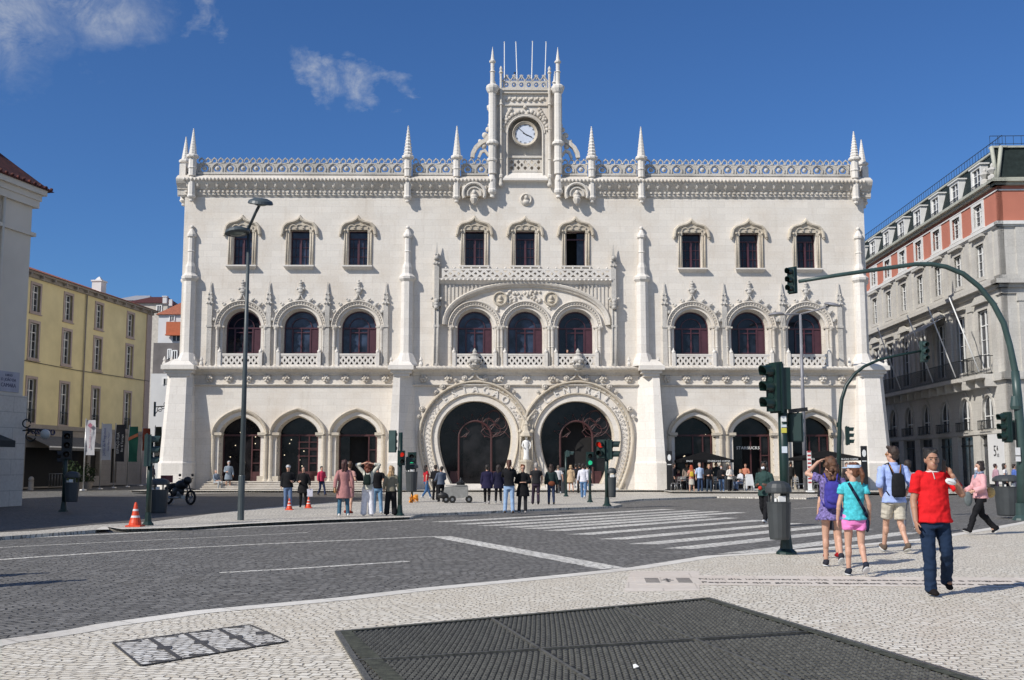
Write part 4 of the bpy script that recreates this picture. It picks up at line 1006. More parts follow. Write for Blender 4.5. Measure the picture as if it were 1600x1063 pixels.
# -- near left building in shade
lb = thing('corner_building', 'tall grey shaded corner building at the left edge with dark red tiled eaves', 'building', (-27.72,9.0,0), math.atan2(35,7.75))
La = math.hypot(35,7.75)
b = MB(); b.box(0,La,.02,16,0,12.9); b.build('wall', M['greyr'], lb)
b = MB(); b.box(La-1.55,La+.06,-.14,2,4.1,12.2); b.box(La-4.6,La-4.0,-.1,.1,4.1,12.2); b.build('pilaster', M['greyr'], lb)
b = MB(); b.box(La-1.75,La+.14,-.3,2,0,4.4); b.box(0,La-1.75,-.1,.2,0,1.1); b.build('plinth', M['greyst'], lb)
bands(lb, La, [(11.0,11.15,.25),(12.2,12.5,.3),(12.5,12.75,.36),(12.75,13.0,.5)], 3, M['greyr'], 'cornice')
b = MB(); pr_ = [(-.57,13.0),(-.2,13.3),(.4,13.85),(1.3,14.7),(2.3,15.9),(3,17.0)]
vs = []
for y, z in pr_: vs += [(-2,y,z),(La+.3-y if y < 2.9 else La-2.7,y,z)]
b.add(vs, [(2*i,2*i+1,2*i+3,2*i+2) for i in range(5)])
vs = []
for y, z in pr_: vs += [(La-y-.0+.3,y,z),(La-y+.3,14,z)]
b.add(vs, [(2*i,2*i+1,2*i+3,2*i+2) for i in range(5)]); b.box(-2,La+.68,-.58,13,12.98,13.04)
for k in range(60): b.ball((La+.64-k*.35,-.57,13.07), .075, 6)
b.build('roof', M['tiled'], lb)
b = MB(); b.tube([(La-1.75,-.22,4.2),(La-1.75,-.22,12.4)], .06, 8); b.build('downpipe', M['greyr'], lb)
pl = MB(); pl.box(La-1.5,La-.12,-.36,-.302,5.0-.15,5.0-.151); 
pl = MB(); pl.box(La-1.55,La-.25,-.19,-.14,4.52,5.32); plq = pl.build('street_plaque', surf('pale_marble_plaque', (.36,.36,.42), .6, .1), lb)
for s_, sz, z in (('LARGO',.13,5.17),('D. JOÃO DA',.16,4.99),('CAMARA',.22,4.77)): text('plaque_text', s_, sz, M['navy'], plq, (La-.9,-.193,z), (math.pi/2,0,0), .004)
b = MB(); b.add([(La-14,-.1,3.0),(La-1.9,-.1,3.0),(La-1.9,-1.4,2.55),(La-14,-1.4,2.55),(La-1.9,-1.4,2.3),(La-14,-1.4,2.3)], [(0,1,2,3),(3,2,4,5)]); b.build('awning', surf('dark_canvas', (.03,.035,.035), .9), lb)
b = MB(); b.box(La-9.5,La-6,-.05,.1,.1,2.6); b.box(La-4.0,La-2.2,-.05,.1,.1,2.6); b.build('shop_window', M['paneg'], lb)
bracket = thing('wall_bracket_lamp', 'round glass lamp on a dark scrolled bracket by the street corner plaque', 'lamp', (-19.55,43.6,3.0), 0)
b = MB(); b.tube([(0,0,0),(.5,0,.05),(.9,-.1,0)], .035, 6); b.tube([(x,-.02,z) for x,z in arc(.35,-.22,.2,0,340,12)], .03, 5); b.tube([(x,-.02,z) for x,z in arc(.15,.28,.16,0,340,12)], .03, 5); b.build('bracket', M['iron'], bracket)
b = MB(); b.ball((.95,-.1,-.15), .2, 10); b.build('globe', surf('milky_glass_globe', (.45,.45,.43), .3, .05), bracket)
# -- hotel on the right
HA = (36.2-.0, 100.0); Xc, Yc_ = 31.7, 69.5; Xf, Yf = 32.9, 105.0
hang = math.atan2(Yc_-Yf, Xc-Xf); LH = math.hypot(Xc-Xf, Yc_-Yf)
ho = thing('hotel_building', 'ornate stone hotel with salmon upper floor and green mansard roof with white dormers', 'hotel', (Xf,Yf,0), hang)
M['salmon'] = surf('salmon_render', (.46,.165,.11), .9, .08, .6); M['slate'] = surf('green_black_mansard_slate', (.018,.026,.024), .7, .3, 3, spec=.2)
M['hst'] = stone('hotel_limestone', (.52,.50,.46), (.33,.30,.26), bw=1.0, bh=.45, stain_amt=.5); M['sage'] = surf('sage_grey_trim', (.40,.40,.33), .7, .12); M['wtrim'] = surf('white_stone_trim', (.66,.65,.62), .8, .08)
def hotelface(root, Lh, bays, side):
    hh = []
    for k, u in enumerate(bays):
        hh += [(u,14.75,16.75,1.45,'s')]+[(u,11.4,13.4,1.35,'m')]+[(u,6.3,9.5,1.7,'b')]
    g_ = [(u,3.15,5.1,1.9,'a') for u in bays]
    b = MB(); b.plate(rect(0,Lh,14.2,17.6), [rect(u-w/2,u+w/2,a,c) for u,a,c,w,t in hh if t == 's'], 0, .3, back=False); b.build('salmon_wall', M['salmon'], root)
    gh = [[(u-.95,3.15)]+arc(u,4.15,.95,180,0,12)+[(u+.95,3.15)] for u in bays]+[rect(u-1.4,u+1.4,.1,2.7) for u in bays]
    b = MB(); b.plate(rect(0,Lh,0,14.2), [rect(u-w/2,u+w/2,a,c) for u,a,c,w,t in hh if t != 's']+gh, 0, .3, back=False); b.build('stone_wall', M['hst'], root)
    bands(root, Lh, [(14.0,14.25,.25),(13.9,13.999,.12)], .2, M['wtrim']); bands(root, Lh, [(17.0,17.12,.07)], .1, M['wtrim'])
    bands(root, Lh, [(17.45,17.7,.25),(17.7,17.95,.5),(17.95,18.1,.3)], .5, M['sage'], 'cornice')
    bands(root, Lh, [(10.3,10.5,.3),(10.5,10.75,.6),(10.0,10.3,.12),(10.75,11.0,.35)], .3, M['hst'], 'cornice')
    bands(root, Lh, [(5.6,5.9,.25),(2.8,3.0,.15)], .2, M['hst'])
    for k, (u,a,c,w,t) in enumerate(hh):
        win(root, u, a, c, w, .14, M['white'], M['wtrim'] if t == 's' else M['hst'], bars=3, fw=.36 if t == 's' else .25, ped={'s':0,'m':1,'b':2 if (k//3)%2 else 1}[t])
    for k, (u,a,c,w,t) in enumerate(g_):
        win(root, u, a, c, w, .16, M['white'], M['hst'], bars=1, arch=True, fw=.3, tr=3.9)
        railing(root, u-.95, u+.95, 3.05, -.35, .6, slab=False)
    for u in bays:
        b = MB(); b.box(u-1.4,u+1.4,.2,.25,.1,2.7); b.box(u-.05,u+.05,.15,.2,.1,2.65,1); b.box(u-1.4,u+1.4,.15,.199,2.2,2.28,1); b.build('shop_window', [M['paneg'], M['iron']], root)
    for k in range(len(bays)+1):
        u = bays[0]-2+4.0*k if k < len(bays) else bays[-1]+2
        if 0 < u < Lh: b = MB(); b.box(u-.35,u+.35,-.14,.05,5.9,10.0); b.box(u-.45,u+.45,-.2,.05,9.6,9.99); b.box(u-.3,u+.3,-.1,.05,11.0,13.89); b.box(u-.6,u+.6,-.08,.04,0,2.79); b.build('pilaster', M['hst'], root)
    # mansard
    b = MB(); b.add([(0,.1,18.1),(Lh,.1,18.1),(Lh-.6,.7,20.9),(0,.7,20.9)], [(0,1,2,3)]); mz = b.build('mansard_roof', M['slate'], root)
    b = MB(); b.box(0,Lh-.5,.55,1.0,20.85,21.0); b.tube([(Lh-.05,.1,18.1),(Lh-.6,.65,20.95)], .14, 6); b.tube([(.05,.1,18.1),(.05,.65,20.95)], .14, 6); b.build('roof_trim', M['sage'], mz)
    for u in bays:
        b = MB(); b.box(u-.88,u-.68,-.02,.55,18.1,20.1); b.box(u+.68,u+.88,-.02,.55,18.1,20.1); b.box(u-.68,u+.68,-.02,.6,19.9,20.1); b.box(u-1.0,u+1.0,-.12,.6,20.1,20.22); b.box(u-.68,u+.68,0,.5,18.1,18.25); d = b.build('dormer', M['wtrim'], mz)
        g = MB(); g.box(u-.68,u+.68,.12,.14,18.25,19.9); g.build('pane', M['paneg'], d)
        g = MB(); g.box(u-.03,u+.03,.06,.12,18.25,19.95); g.box(u-.68,u-.6,.06,.12,18.25,19.9); g.box(u+.6,u+.68,.06,.12,18.25,19.9); g.box(u-.6,u+.6,.07,.118,19.38,19.44); g.box(u-.6,u+.6,.08,.115,18.8,18.84); g.build('sash', M['white'], d)
        railing(d, u-.66, u+.66, 18.12, -.08, .45, slab=False, ends=False, name='window_guard')
    railing(mz, 0, Lh-.6, 21.12, .75, .75, 'roof_railing', step=.5, slab=False, ends=False)
def hu(px):
    kk = ray(px,500); kk = kk.x/kk.y; d = Vector((math.cos(hang), math.sin(hang)))
    return (kk*Yf-Xf)/(d.x-kk*d.y)
bays = [LH-3.3-4.0*k for k in range(8)][::-1]
hotelface(ho, LH, bays, False)
b = MB(); b.box(.01,LH-.3,.4,20,0,18); b.box(0,LH-.8,.8,19,18,20.9); b.build('building_body', M['hst'], ho)
railing(ho, bays[-1]-1.6, bays[-1]+1.6, 5.9, -.9, 1.0, sm=M['hst']); railing(ho, 0, bays[-2]+1.6, 5.9, -.9, 1.0, sm=M['hst'])
for k, u in enumerate((bays[-1]+1.2, bays[-2]+1.0, bays[-3]+.5, bays[-5]+1)):
    b = MB(); b.tube([(u,-.9,6.0),(u-1.2,-2.2,10.2)], .045, 6); b.build('flagpole', M['pole'], ho)
b = MB(); u = bays[-3]; b.add([(u-3,-.1,9.9),(u+1.6,-.1,9.9),(u+1.6,-1.8,9.1),(u-3,-1.8,9.1)], [(0,1,2,3)])
for k in range(8): b.box(u-2.9+k*.6,u-2.5+k*.6,-1.8,-1.78,8.7,9.1)
b.build('glass_canopy', M['hst'], ho)
for u in (LH-.4, LH-1.6, bays[0]-1):
    b = MB(); b.lathe((u,-.1,18.1), [(.3,0),(.3,.3),(.12,.45),(.32,.8),(.3,.95),(.1,1.05),(.12,1.2),(.02,1.4)], 8); b.build('roof_urn', M['hst'], ho)
# street front of the hotel
hb_ = empty('street_front', (LH,0,0), math.pi/2); hb_.parent = ho
hotelface(hb_, 14, [3.3,7.3,11.3], False)
b = MB(); u = LH-2.0; b.box(u-1.3,u+1.2,-.12,-.05,.3,2.9); pn_ = b.build('poster_window', M['wht'], ho)
text('poster_text', '5', 1.0, M['black'], pn_, (u-.15,-.13,1.9), (math.pi/2,0,0), .005); text('poster_text', '&', .45, M['black'], pn_, (u+.25,-.13,2.05), (math.pi/2,0,0), .005)
text('poster_text', '1/2', .3, M['black'], pn_, (u+.28,-.13,1.7), (math.pi/2,0,0), .005)
# wing behind
wg = thing('wing_building', 'shaded salmon and stone building with dark mansard closing the street behind the station', 'building', (24.0,105.6,0), 0)
b = MB(); b.box(0,11,0,14,0,14.2); b.build('stone_wall', M['hst'], wg); b = MB(); b.box(.0,11,.01,14,14.2,17.5); b.build('salmon_wall', M['salmon'], wg)
b = MB(); b.add([(0,.1,18.0),(11,.1,18.0),(11,1.3,21.2),(0,1.3,21.2),(11,14,21.2),(0,14,21.2)], [(0,1,2,3),(3,2,4,5)]); b.build('mansard_roof', M['slate'], wg)
bands(wg, 11, [(17.4,17.7,.25),(17.7,18.0,.5)], .5, M['sage'], 'cornice'); bands(wg, 11, [(14,14.25,.2),(10.4,10.8,.4),(5.6,5.9,.2)], .2, M['hst'])
for u in (7.3,9.9): 
    for a, c in ((14.8,16.8),(11.3,13.3),(6.4,9.2),(1,4.5)): win(wg, u, a, c, 1.1, -.06, M['white'], None, bars=3)
ZMAP = [(-5,-5),(0,0),(2.7,3.6),(3.15,4.05),(5.1,6.3),(5.9,7.6),(10.6,13.4),(14.1,17.3),(18.0,20.2),(20.95,22.6),(21.9,23.4),(60,61.5)]
def zmap(z):
    for (a, c), (d, e) in zip(ZMAP, ZMAP[1:]):
        if z <= d: return c+(z-a)*(e-c)/(d-a)
def remap(o, seen):
    if o.type == 'MESH' and o.data.name not in seen:
        seen.add(o.data.name); 
        if o.matrix_basis.translation.z == 0:
            for v in o.data.vertices: v.co.z = zmap(v.co.z)
        else:
            sc_z = 1.25; o.location.z = zmap(o.location.z)
    for ch in kids(o): remap(ch, seen)
_seen = set(); remap(ho, _seen); remap(wg, _seen)
# -- distant houses on the hill
def house(lbl, px0, px1, pyt, Y, depth, wallm, roofm, rh, wins, zb_=0, cat='house', nm='hillside_house'):
    a = Y_(px0, pyt, Y); c = Y_(px1, pyt, Y); w_ = c.x-a.x; h = a.z
    o = thing(nm, lbl, cat, (a.x,Y,0)); b = MB(); b.box(0,w_,0,depth,zb_,h); b.build('wall', wallm, o)
    if rh:
        b = MB(); b.add([(-.3,-.3,h),(w_+.3,-.3,h),(w_+.3,depth+.3,h),(-.3,depth+.3,h),(min(3,w_*.3),depth/2,h+rh),(w_-min(3,w_*.3),depth/2,h+rh)], [(0,1,5,4),(1,2,5),(2,3,4,5),(3,0,4)]); b.build('roof', roofm, o)
    for x0, x1, y0, y1 in wins:
        p = Y_(x0,y1,Y); q = Y_(x1,y0,Y); b = MB(); u0, u1 = p.x-a.x, q.x-a.x
        b.box(u0,u1,-.08,.02,p.z,q.z); b.box(u0-.12,u0,-.1,.02,p.z-.1,q.z+.1,1); b.box(u1,u1+.12,-.1,.02,p.z-.1,q.z+.1,1); b.box(u0,u1,-.1,.02,q.z,q.z+.12,1); b.box((u0+u1)/2-.04,(u0+u1)/2+.04,-.1,.02,p.z,q.z,1); b.build('window', [M['paneg'], M['white']], o)
    return o
M['rust'] = surf('rust_red_panel', (.45,.12,.05), .8, .1)
M['brown'] = surf('grey_brown_wall', (.16,.145,.14), .9, .25, .5)
house('white hillside house with small windows low in the gap beside the station', 236, 300, 584, 112, 8, M['wht'], M['tile'], 0, [(256,264,592,600),(262,268,640,650)])
o = house('dark stone terrace wall house above the low white house', 240, 305, 536, 120, 8, M['brown'], M['tile'], 0, [(263,267,547,560),(270,276,549,562)])
house('white house with a red panel below a tiled roof on the hill', 248, 306, 492, 130, 9, M['wht'], M['tile'], 2.2, [(266,272,494,500),(270,282,525,533)])
b = MB(); o = thing('red_awning', 'orange red sunlit panel on the white hillside house terrace', 'awning', tuple(Y_(259,523,129.5))); q = Y_(286,503,129.5)-Y_(259,523,129.5); b.box(0,q.x,0,.25,0,q.z); b.box(0,q.x,-.3,.3,-.12,.0); b.build('panel', M['rust'], o)
house('long pale house with dark brown eaves just behind the yellow building roof', 196, 262, 474, 140, 10, surf('cream_wall', (.5,.46,.4), .9), M['tiled'], 1.6, [(246,252,478,486)])
house('small white attic house with skylight beyond the yellow roof', 176, 232, 470, 150, 10, M['wht'], surf('pale_grey_roof', (.3,.3,.32), .8), 1.5, [(186,190,472,477)])
b = MB(); o = thing('chimney_stack', 'white square chimney stack against the sky above the hillside houses', 'chimney', tuple(Y_(257,474,134))); b.box(-.25,.25,0,.5,0,.8); b.box(-.32,.32,-.07,.57,.8,.92); b.box(.5,.9,.1,.5,-.3,.5); b.build('stack', M['wht'], o)
# ------------------------------------------------------------------ street furniture
def lampmat(name, c, st): M[name] = emit(name, c, st)
lampmat('red_lamp', (1,.04,.02), .5); lampmat('green_lamp', (.05,.9,.45), .55)
M['lens'] = surf('dark_signal_lens', (.02,.012,.01), .25, .3)
def sighead(parent, c, rz=0.0, s=1.0, n=3, lit=None, m='green', name='signal_head'):
    # faces -Y before rotation; c = centre
    b = MB(); h = .30*n*s; w = .30*s
    b.box(-w/2,w/2,-.06*s,.12*s,-h/2,h/2); b.box(-w/2-.02*s,w/2+.02*s,.04*s,.08*s,-h/2-.03*s,h/2+.03*s)
    T = Matrix.Translation(c)@Matrix.Rotation(rz,4,'Z')
    for k in range(n):
        z = h/2-(k+.5)*.30*s; r = .115*s; vs = []; N = 10
        for y0, rr in ((-.06*s, r),(-.26*s, r*.98),(-.26*s,r*.86),(-.06*s,r*.86)):
            for i in range(N+1):
                a = R(-35+250*i/N); vs.append((rr*math.cos(a), y0-(.0 if y0 > -.1*s else .05*s*max(0,math.sin(a))), z+rr*math.sin(a)))
        b.add(vs, [(j*(N+1)+i, j*(N+1)+i+1, (j+1)*(N+1)+i+1, (j+1)*(N+1)+i) for j in range(3) for i in range(N)])
    b.xf(T); o = b.build(name, M[m], parent)
    for k in range(n):
        z = h/2-(k+.5)*.30*s; g = MB(); g.lathe((0,-.065*s,z), [(.10*s,0),(.09*s,.02*s),(.03*s,.035*s)], 12, axis='y'); g.xf(T)
        g.build('lens', M['red_lamp'] if lit == (k,'r') else M['green_lamp'] if lit == (k,'g') else M['lens'], o)
    return o
def tl(name, lbl, px, py, top_px, r=.06, m='green'):
    x, y = G(px, py); zt = Y_(px, top_px, y).z
    t = thing(name, lbl, 'traffic light', (x,y,0)); b = MB(); b.tube([(0,0,0),(0,0,zt)], r, 10); b.lathe((0,0,0), [(r*2.3,0),(r*2.2,.04),(r*1.4,.1),(r*1.05,.35)], 10); b.build('pole', M[m], t); return t, y, zt
def zat(py, y): return Y_(800, py, y).z
def litter_bin(parent, c, r=.2, h=.75, facing=0):
    b = MB(); b.lathe(c, [(r*.80,0),(r*.86,.04),(r,h*.9),(r*1.02,h*.9+.01),(r*1.02,h*.93)], 16, sm=False, m=0)
    o = b.build('bin_body', M['binp'], parent)
    b = MB(); b.lathe((c[0],c[1],c[2]+h*.93+.16), [(r*1.05,0),(r*1.1,.03),(r*1.08,.1),(r*.9,.17),(r*.5,.215),(.01,.225)], 16, sm=False)
    for a in range(4): b.cbox((c[0]+r*.9*math.cos(a*1.57+.78), c[1]+r*.9*math.sin(a*1.57+.78), c[2]+h*.93+.08), (.04,.04,.17))
    b.build('bin_hood', M['binp'], parent)
    b = MB(); b.cbox((c[0]+r*.1, c[1]-r*.7, c[2]+h*.93+.06), (.13,.05,.1), rz=.2); b.cbox((c[0]-r*.5, c[1]-r*.6, c[2]+h*.93+.04), (.08,.05,.06), rz=-.4); b.build('litter', [M['white']], parent)
# A: near right post
t, y, zt = tl('traffic_light', 'tall dark green traffic signal post standing at the near crosswalk corner', 1229, 866, 575, .085)
sighead(t, (-.16,-.05,zat(606,y)), R(-62), .98, 3); 
b = MB(); b.box(-.05,.14,-.1,.1,zat(640,y),zat(575,y)); b.build('mounting_bracket', M['green'], t)
sighead(t, (.27,.1,zat(668,y)), R(150), .82, 2)
b = MB(); b.cbox((.30,.05,zat(641,y)),(.34,.1,.07),ry=-.12); b.tube([(.30,.05,zat(641,y)),(.30,.08,zat(650,y))],.02,6); b.build('camera', M['black'], t)
for py, c_, s_ in ((655,(.7,.7,.68),.1),(666,(.55,.6,.62),.05),(673,(.55,.5,.08),.09),(703,(.6,.65,.7),.12)):
    b = MB(); b.box(-.055,.045,-.092,-.086,zat(py,y)-s_/2,zat(py,y)+s_/2); b.build('sticker', surf('sticker', c_, .5, .05), t)
x_, y_ = G(1214, 866)
lbn = thing('litter_bin', 'large dark grey litter bin with domed hood hung on the near crosswalk signal post', 'litter bin', (t.location.x-.17,t.location.y-.22,0)); litter_bin(lbn, (0,0,zat(843,y-.2)), .215, .72)
# B: big overhead gantry on the right
x, y = G(1597, 813); gt = thing('traffic_light_gantry', 'tall curved green gantry with an overhead signal at the right edge', 'traffic light', (x,y,0))
P = [(0,0,0)]; 
for px, py in ((1596,700),(1590,620),(1586,580),(1578,540),(1568,505),(1552,475),(1530,448),(1505,428),(1478,417),(1455,413),(1430,413),(1380,420),(1310,430),(1248,440)):
    p = Y_(px, py, y); P.append((p.x-x, 0, p.z))
b = MB(); b.tube(P[:3]+[P[3]], [.15,.14,.13,.12], 12); b.tube(P[2:], [.10,.10,.09,.09,.085,.08,.08,.075,.07,.065,.065,.06,.055,.05], 12); b.lathe((0,0,0), [(.28,0),(.26,.06),(.17,.15),(.16,.5)], 12); b.lathe((0,0,zat(640,y)), [(.15,0),(.17,.1),(.12,.4)], 12); b.build('pole', M['greeng'], gt)
p = Y_(1237, 438, y); sighead(gt, (p.x-x,0,p.z), R(-48), .86, 3)
p = Y_(1575, 668, y); sighead(gt, (p.x-x-.1,-.1,p.z), R(-75), .95, 3); p = Y_(1592,672,y); sighead(gt, (p.x-x+.05,.2,p.z), R(120), .9, 2)
b = MB()
for py, h in ((706,.28),(716,.2)): b.box(-.17,-.02,-.17,-.165,zat(py,y)-h/2,zat(py,y)+h/2-.02)
b.build('sticker', M['wht'], gt)
x2, y2 = G(1577, 806); bn = thing('litter_bin', 'bulky grey litter bin behind the pink-jacketed woman at the right edge', 'litter bin', (x2,y2,0)); litter_bin(bn, (0,0,0), .42, 1.0)
# C: curved signal post in mid distance
x, y = G(1311, 788); g2_ = thing('traffic_light_gantry', 'slender curved signal mast behind the cafe corner reaching towards the hotel', 'traffic light', (x,y,0))
P = [(0,0,0)]
for px, py in ((1311,700),(1312,660),(1315,625),(1322,603),(1335,585),(1350,573),(1372,563),(1400,556),(1442,548)): p = Y_(px,py,y); P.append((p.x-x,0,p.z))
b = MB(); b.tube(P, [.09,.09,.085,.08,.075,.07,.065,.06,.055,.05], 10); b.build('pole', M['green'], g2_)
p = Y_(1444,546,y); sighead(g2_, (p.x-x,0,p.z-.1), R(10), .95, 3, m='greeng')
p = Y_(1325,681,y); sighead(g2_, (p.x-x,0,p.z), R(80), .85, 3)
b = MB(); b.cbox((.05,0,zat(664,y)),(.08,.08,.2)); b.build('junction_box', M['green'], g2_)
# D: island signal, left of centre
t, y, zt = tl('traffic_light', 'traffic signal with a red lamp among the waiting pedestrians on the island', 624.5, 806, 676, .07)
p = Y_(614, 690, y); sighead(t, (p.x-t.location.x,0,p.z), R(165), .75, 3, m='greeng')
p = Y_(627, 710, y); sighead(t, (p.x-t.location.x+.02,-.12,p.z-.12), R(15), .72, 2, lit=(0,'r'))
p = Y_(633, 720, y); sighead(t, (p.x-t.location.x+.1,.1,p.z-.1), R(100), .7, 2)
# E
t, y, zt = tl('traffic_light', 'short signal with a green pedestrian lamp beside the chestnut cart', 643.5, 784, 712, .05)
sighead(t, (0,-.12,zat(720,y)), 0, 1.15, 2, lit=(1,'g'))
eb = thing('litter_bin', 'green-grey litter bin hung on the short post near the chestnut cart', 'litter bin', (t.location.x,t.location.y-.25,0)); litter_bin(eb, (0,0,.45), .27, .95)
M['flame'] = surf('orange_plastic_bag', (.75,.28,.03), .4, .5, 12)
x, y = G(646,786); bg_ = thing('plastic_bag', 'crumpled bright orange and yellow bag lying at the foot of the bin', 'bag', (x,y,0)); b = MB(); random.seed(5)
for k in range(26):
    c = Vector((random.uniform(-.16,.18),random.uniform(-.08,.08),random.uniform(.04,.3))); d = Vector((random.uniform(-.1,.1),random.uniform(-.06,.06),random.uniform(.04,.14))); e = Vector((random.uniform(-.09,.09),random.uniform(-.09,.09),random.uniform(-.03,.05)))
    b.add([c-d,c+e,c+d,c-e*.8+Vector((0,.05,0)),c+Vector((0,-.06,0))], [(0,1,4),(1,2,4),(2,3,4),(3,0,4),(0,3,2,1)])
b.build('bag_body', M['flame'], bg_)
# F: portal group
t, y, zt = tl('traffic_light', 'thin signal post with a teal unlit head in front of the right portal', 884.5, 776, 706, .06)
sighead(t, (.12,-.1,zat(709,y)), R(90), 1.0, 1, m='greeng')
t, y, zt = tl('traffic_light', 'thin signal post showing a green walking lamp before the right portal', 922, 785, 708, .06)
sighead(t, (0,-.12,zat(718,y)), 0, 1.0, 2, lit=(1,'g')); 
t, y, zt = tl('traffic_light', 'signal post with a red lamp and attached bin at the tip of the island', 948.5, 791, 692, .08)
sighead(t, (-.22,-.1,zat(702,y)), R(-25), 1.15, 2, lit=(0,'r')); sighead(t, (.16,.0,zat(703,y)), R(80), 1.3, 2)
fb = thing('litter_bin', 'tall narrow dark bin on the signal post at the tip of the island', 'litter bin', (t.location.x+.2,t.location.y-.1,0)); litter_bin(fb, (0,0,.35), .17, .85)
x, y = G(877.5,771); pb = thing('litter_bin', 'dark bin standing before the steps of the right portal', 'litter bin', (x,y,0)); litter_bin(pb, (0,0,0), .32, 1.2)
# G, H left
t, y, zt = tl('traffic_light', 'dark signal post with bin standing in shade before the yellow building', 99, 800, 684, .075)
sighead(t, (.05,-.08,zat(696,y)), R(20), 1.05, 3, m='black'); sighead(t, (-.08,.05,zat(715,y)), R(-70), .8, 2, m='black')
gb = thing('litter_bin', 'dark bin hung on the shaded signal post at far left', 'litter bin', (t.location.x+.3,t.location.y-.1,0)); litter_bin(gb, (0,0,.35), .24, .72)
t, y, zt = tl('traffic_light', 'signal post with a teal boxed head beside the orange cone on the island', 231, 821, 690, .07)
sighead(t, (-.02,-.1,zat(704,y)), R(110), .95, 3, m='greeng')
x, y = G(247,802); hb2 = thing('litter_bin', 'freestanding dark green bin with domed hood in front of the motorcycle', 'litter bin', (x,y,0)); litter_bin(hb2, (0,0,0), .32, .85)
# street lamps
x, y = G(376, 813); lp = thing('street_lamp', 'tall dark grey street lamp with two disc heads on the island', 'street lamp', (x,y,0))
zt = zat(352,y); b = MB(); b.tube([(0,0,0),(0,0,zt*.5),(0,0,zt)], [.09,.07,.045], 12); b.lathe((0,0,0), [(.10,0),(.10,1.3),(.092,1.32)], 12); b.build('pole', M['steel'], lp)
def disc(parent, c, r, tilt, m='steel'):
    b = MB(); b.lathe((0,0,0), [(.06,.16),(r*.5,.15),(r*.9,.08),(r,.0),(r*.94,-.03),(r*.6,-.035)], 24); b.lathe((0,0,-.035), [(r*.6,0),(r*.3,-.04),(.02,-.05)], 20, m=1)
    b.xf(Matrix.Translation(c)@Matrix.Rotation(tilt[0],4,'X')@Matrix.Rotation(tilt[1],4,'Y')); return b.build('lamp_head', [M[m], surf('lamp_glass', (.16,.19,.17), .25, .1)], parent)
p1 = Y_(407,318,y-.5)-Vector((x,y,0)); p2 = Y_(371,364,y-.2)-Vector((x,y,0))
b = MB(); b.tube([(0,0,zt-.08),(p1.x*.6,p1.y*.6,zt+(p1.z-zt)*.6),tuple(p1)], .045, 8); b.tube([(0,0,zt-.1),(p2.x*.8,p2.y,p2.z)], .045, 8); b.build('arm', M['steel'], lp)
disc(lp, p1, .38, (.28,.1)); disc(lp, (p2.x,p2.y,p2.z), .38, (-.05,-.12))
x, y = G(1259, 768.5); lp2 = thing('street_lamp', 'slim light grey double street lamp before the right wing of the station', 'street lamp', (x,y,0))
zt = zat(491,y); b = MB(); b.tube([(0,0,0),(0,0,zt)], [.15,.08], 10); b.build('pole', M['steell'], lp2)
p1 = Y_(1213,492,y)-Vector((x,y,0)); p2 = Y_(1300,477,y-2)-Vector((x,y,0))
b = MB(); b.tube([(0,0,zt),(p1.x,0,p1.z)], .06, 6); b.tube([(0,0,zt),(p2.x*.5,-1,zt+(p2.z-zt)*.35),(p2.x,p2.y,p2.z)], .06, 6); b.build('arm', M['steell'], lp2)
disc(lp2, p1, .5, (.0,-.05), 'steell'); disc(lp2, p2, .5, (.15,.2), 'steell')
# cones
def cone(lbl, px, py, h, grp='traffic cones'):
    x, y = G(px, py); t = thing('traffic_cone', lbl, 'traffic cone', (x,y,0), 0, grp); b = MB(); r = h*.3
    b.cbox((0,0,h*.03),(r*2,r*2,h*.06)); b.lathe((0,0,h*.06), [(r*.85,0),(r*.8,h*.1),(r*.66,h*.22),(.60*r,h*.3)], 16); b.lathe((0,0,h*.44), [(.50*r,0),(r*.22,h*.42),(r*.14,h*.52),(r*.05,h*.53)], 16); b.build('cone_body', M['orange'], t)
    b = MB(); b.lathe((0,0,h*.36), [(.60*r,0),(.50*r,h*.08)], 16); b.lathe((0,0,h*.62), [(.385*r,0),(.33*r,h*.08)], 16); b.build('reflective_band', M['wht'], t)
cone('single orange traffic cone on the island kerb at left', 211, 823, .66); cone('orange traffic cone at the feet of the man in blue jeans', 452, 797, .44); cone('orange traffic cone at the feet of the woman with a white bag', 482, 794, .44)
# motorcycle
x, y = G(280, 789); mo = thing('motorcycle', 'black motorcycle parked in front of the left buttress', 'motorcycle', (x,y,.0), -.6)
M['tyre'] = surf('black_tyre', (.01,.01,.01), .8); M['chrome'] = surf('worn_chrome', (.35,.35,.35), .3, .15, 5, .9); M['bikered'] = surf('red_tail_box', (.16,.02,.02), .4)
def wheel(parent, cx, r=.31):
    b = MB(); N = 20; q = 8; vs = []
    for i in range(N):
        a = 2*math.pi*i/N
        for j in range(q): e = 2*math.pi*j/q; rr = r-.05+.05*math.cos(e); vs.append((cx+rr*math.cos(a), .05*math.sin(e), r+rr*math.sin(a)))
    b.add(vs, [(i*q+j,i*q+(j+1)%q,((i+1)%N)*q+(j+1)%q,((i+1)%N)*q+j) for i in range(N) for j in range(q)], 0, True); o = b.build('wheel', M['tyre'], parent)
    b = MB(); b.lathe((cx,.03,r), [(.05,0),(.05,.06)], 10, axis='y')
    for k in range(6): a = k*1.047; b.tube([(cx,0,r),(cx+.22*math.cos(a),0,r+.22*math.sin(a))], .012, 5)
    b.build('rim', M['chrome'], o)
wheel(mo, -.72); wheel(mo, .70)
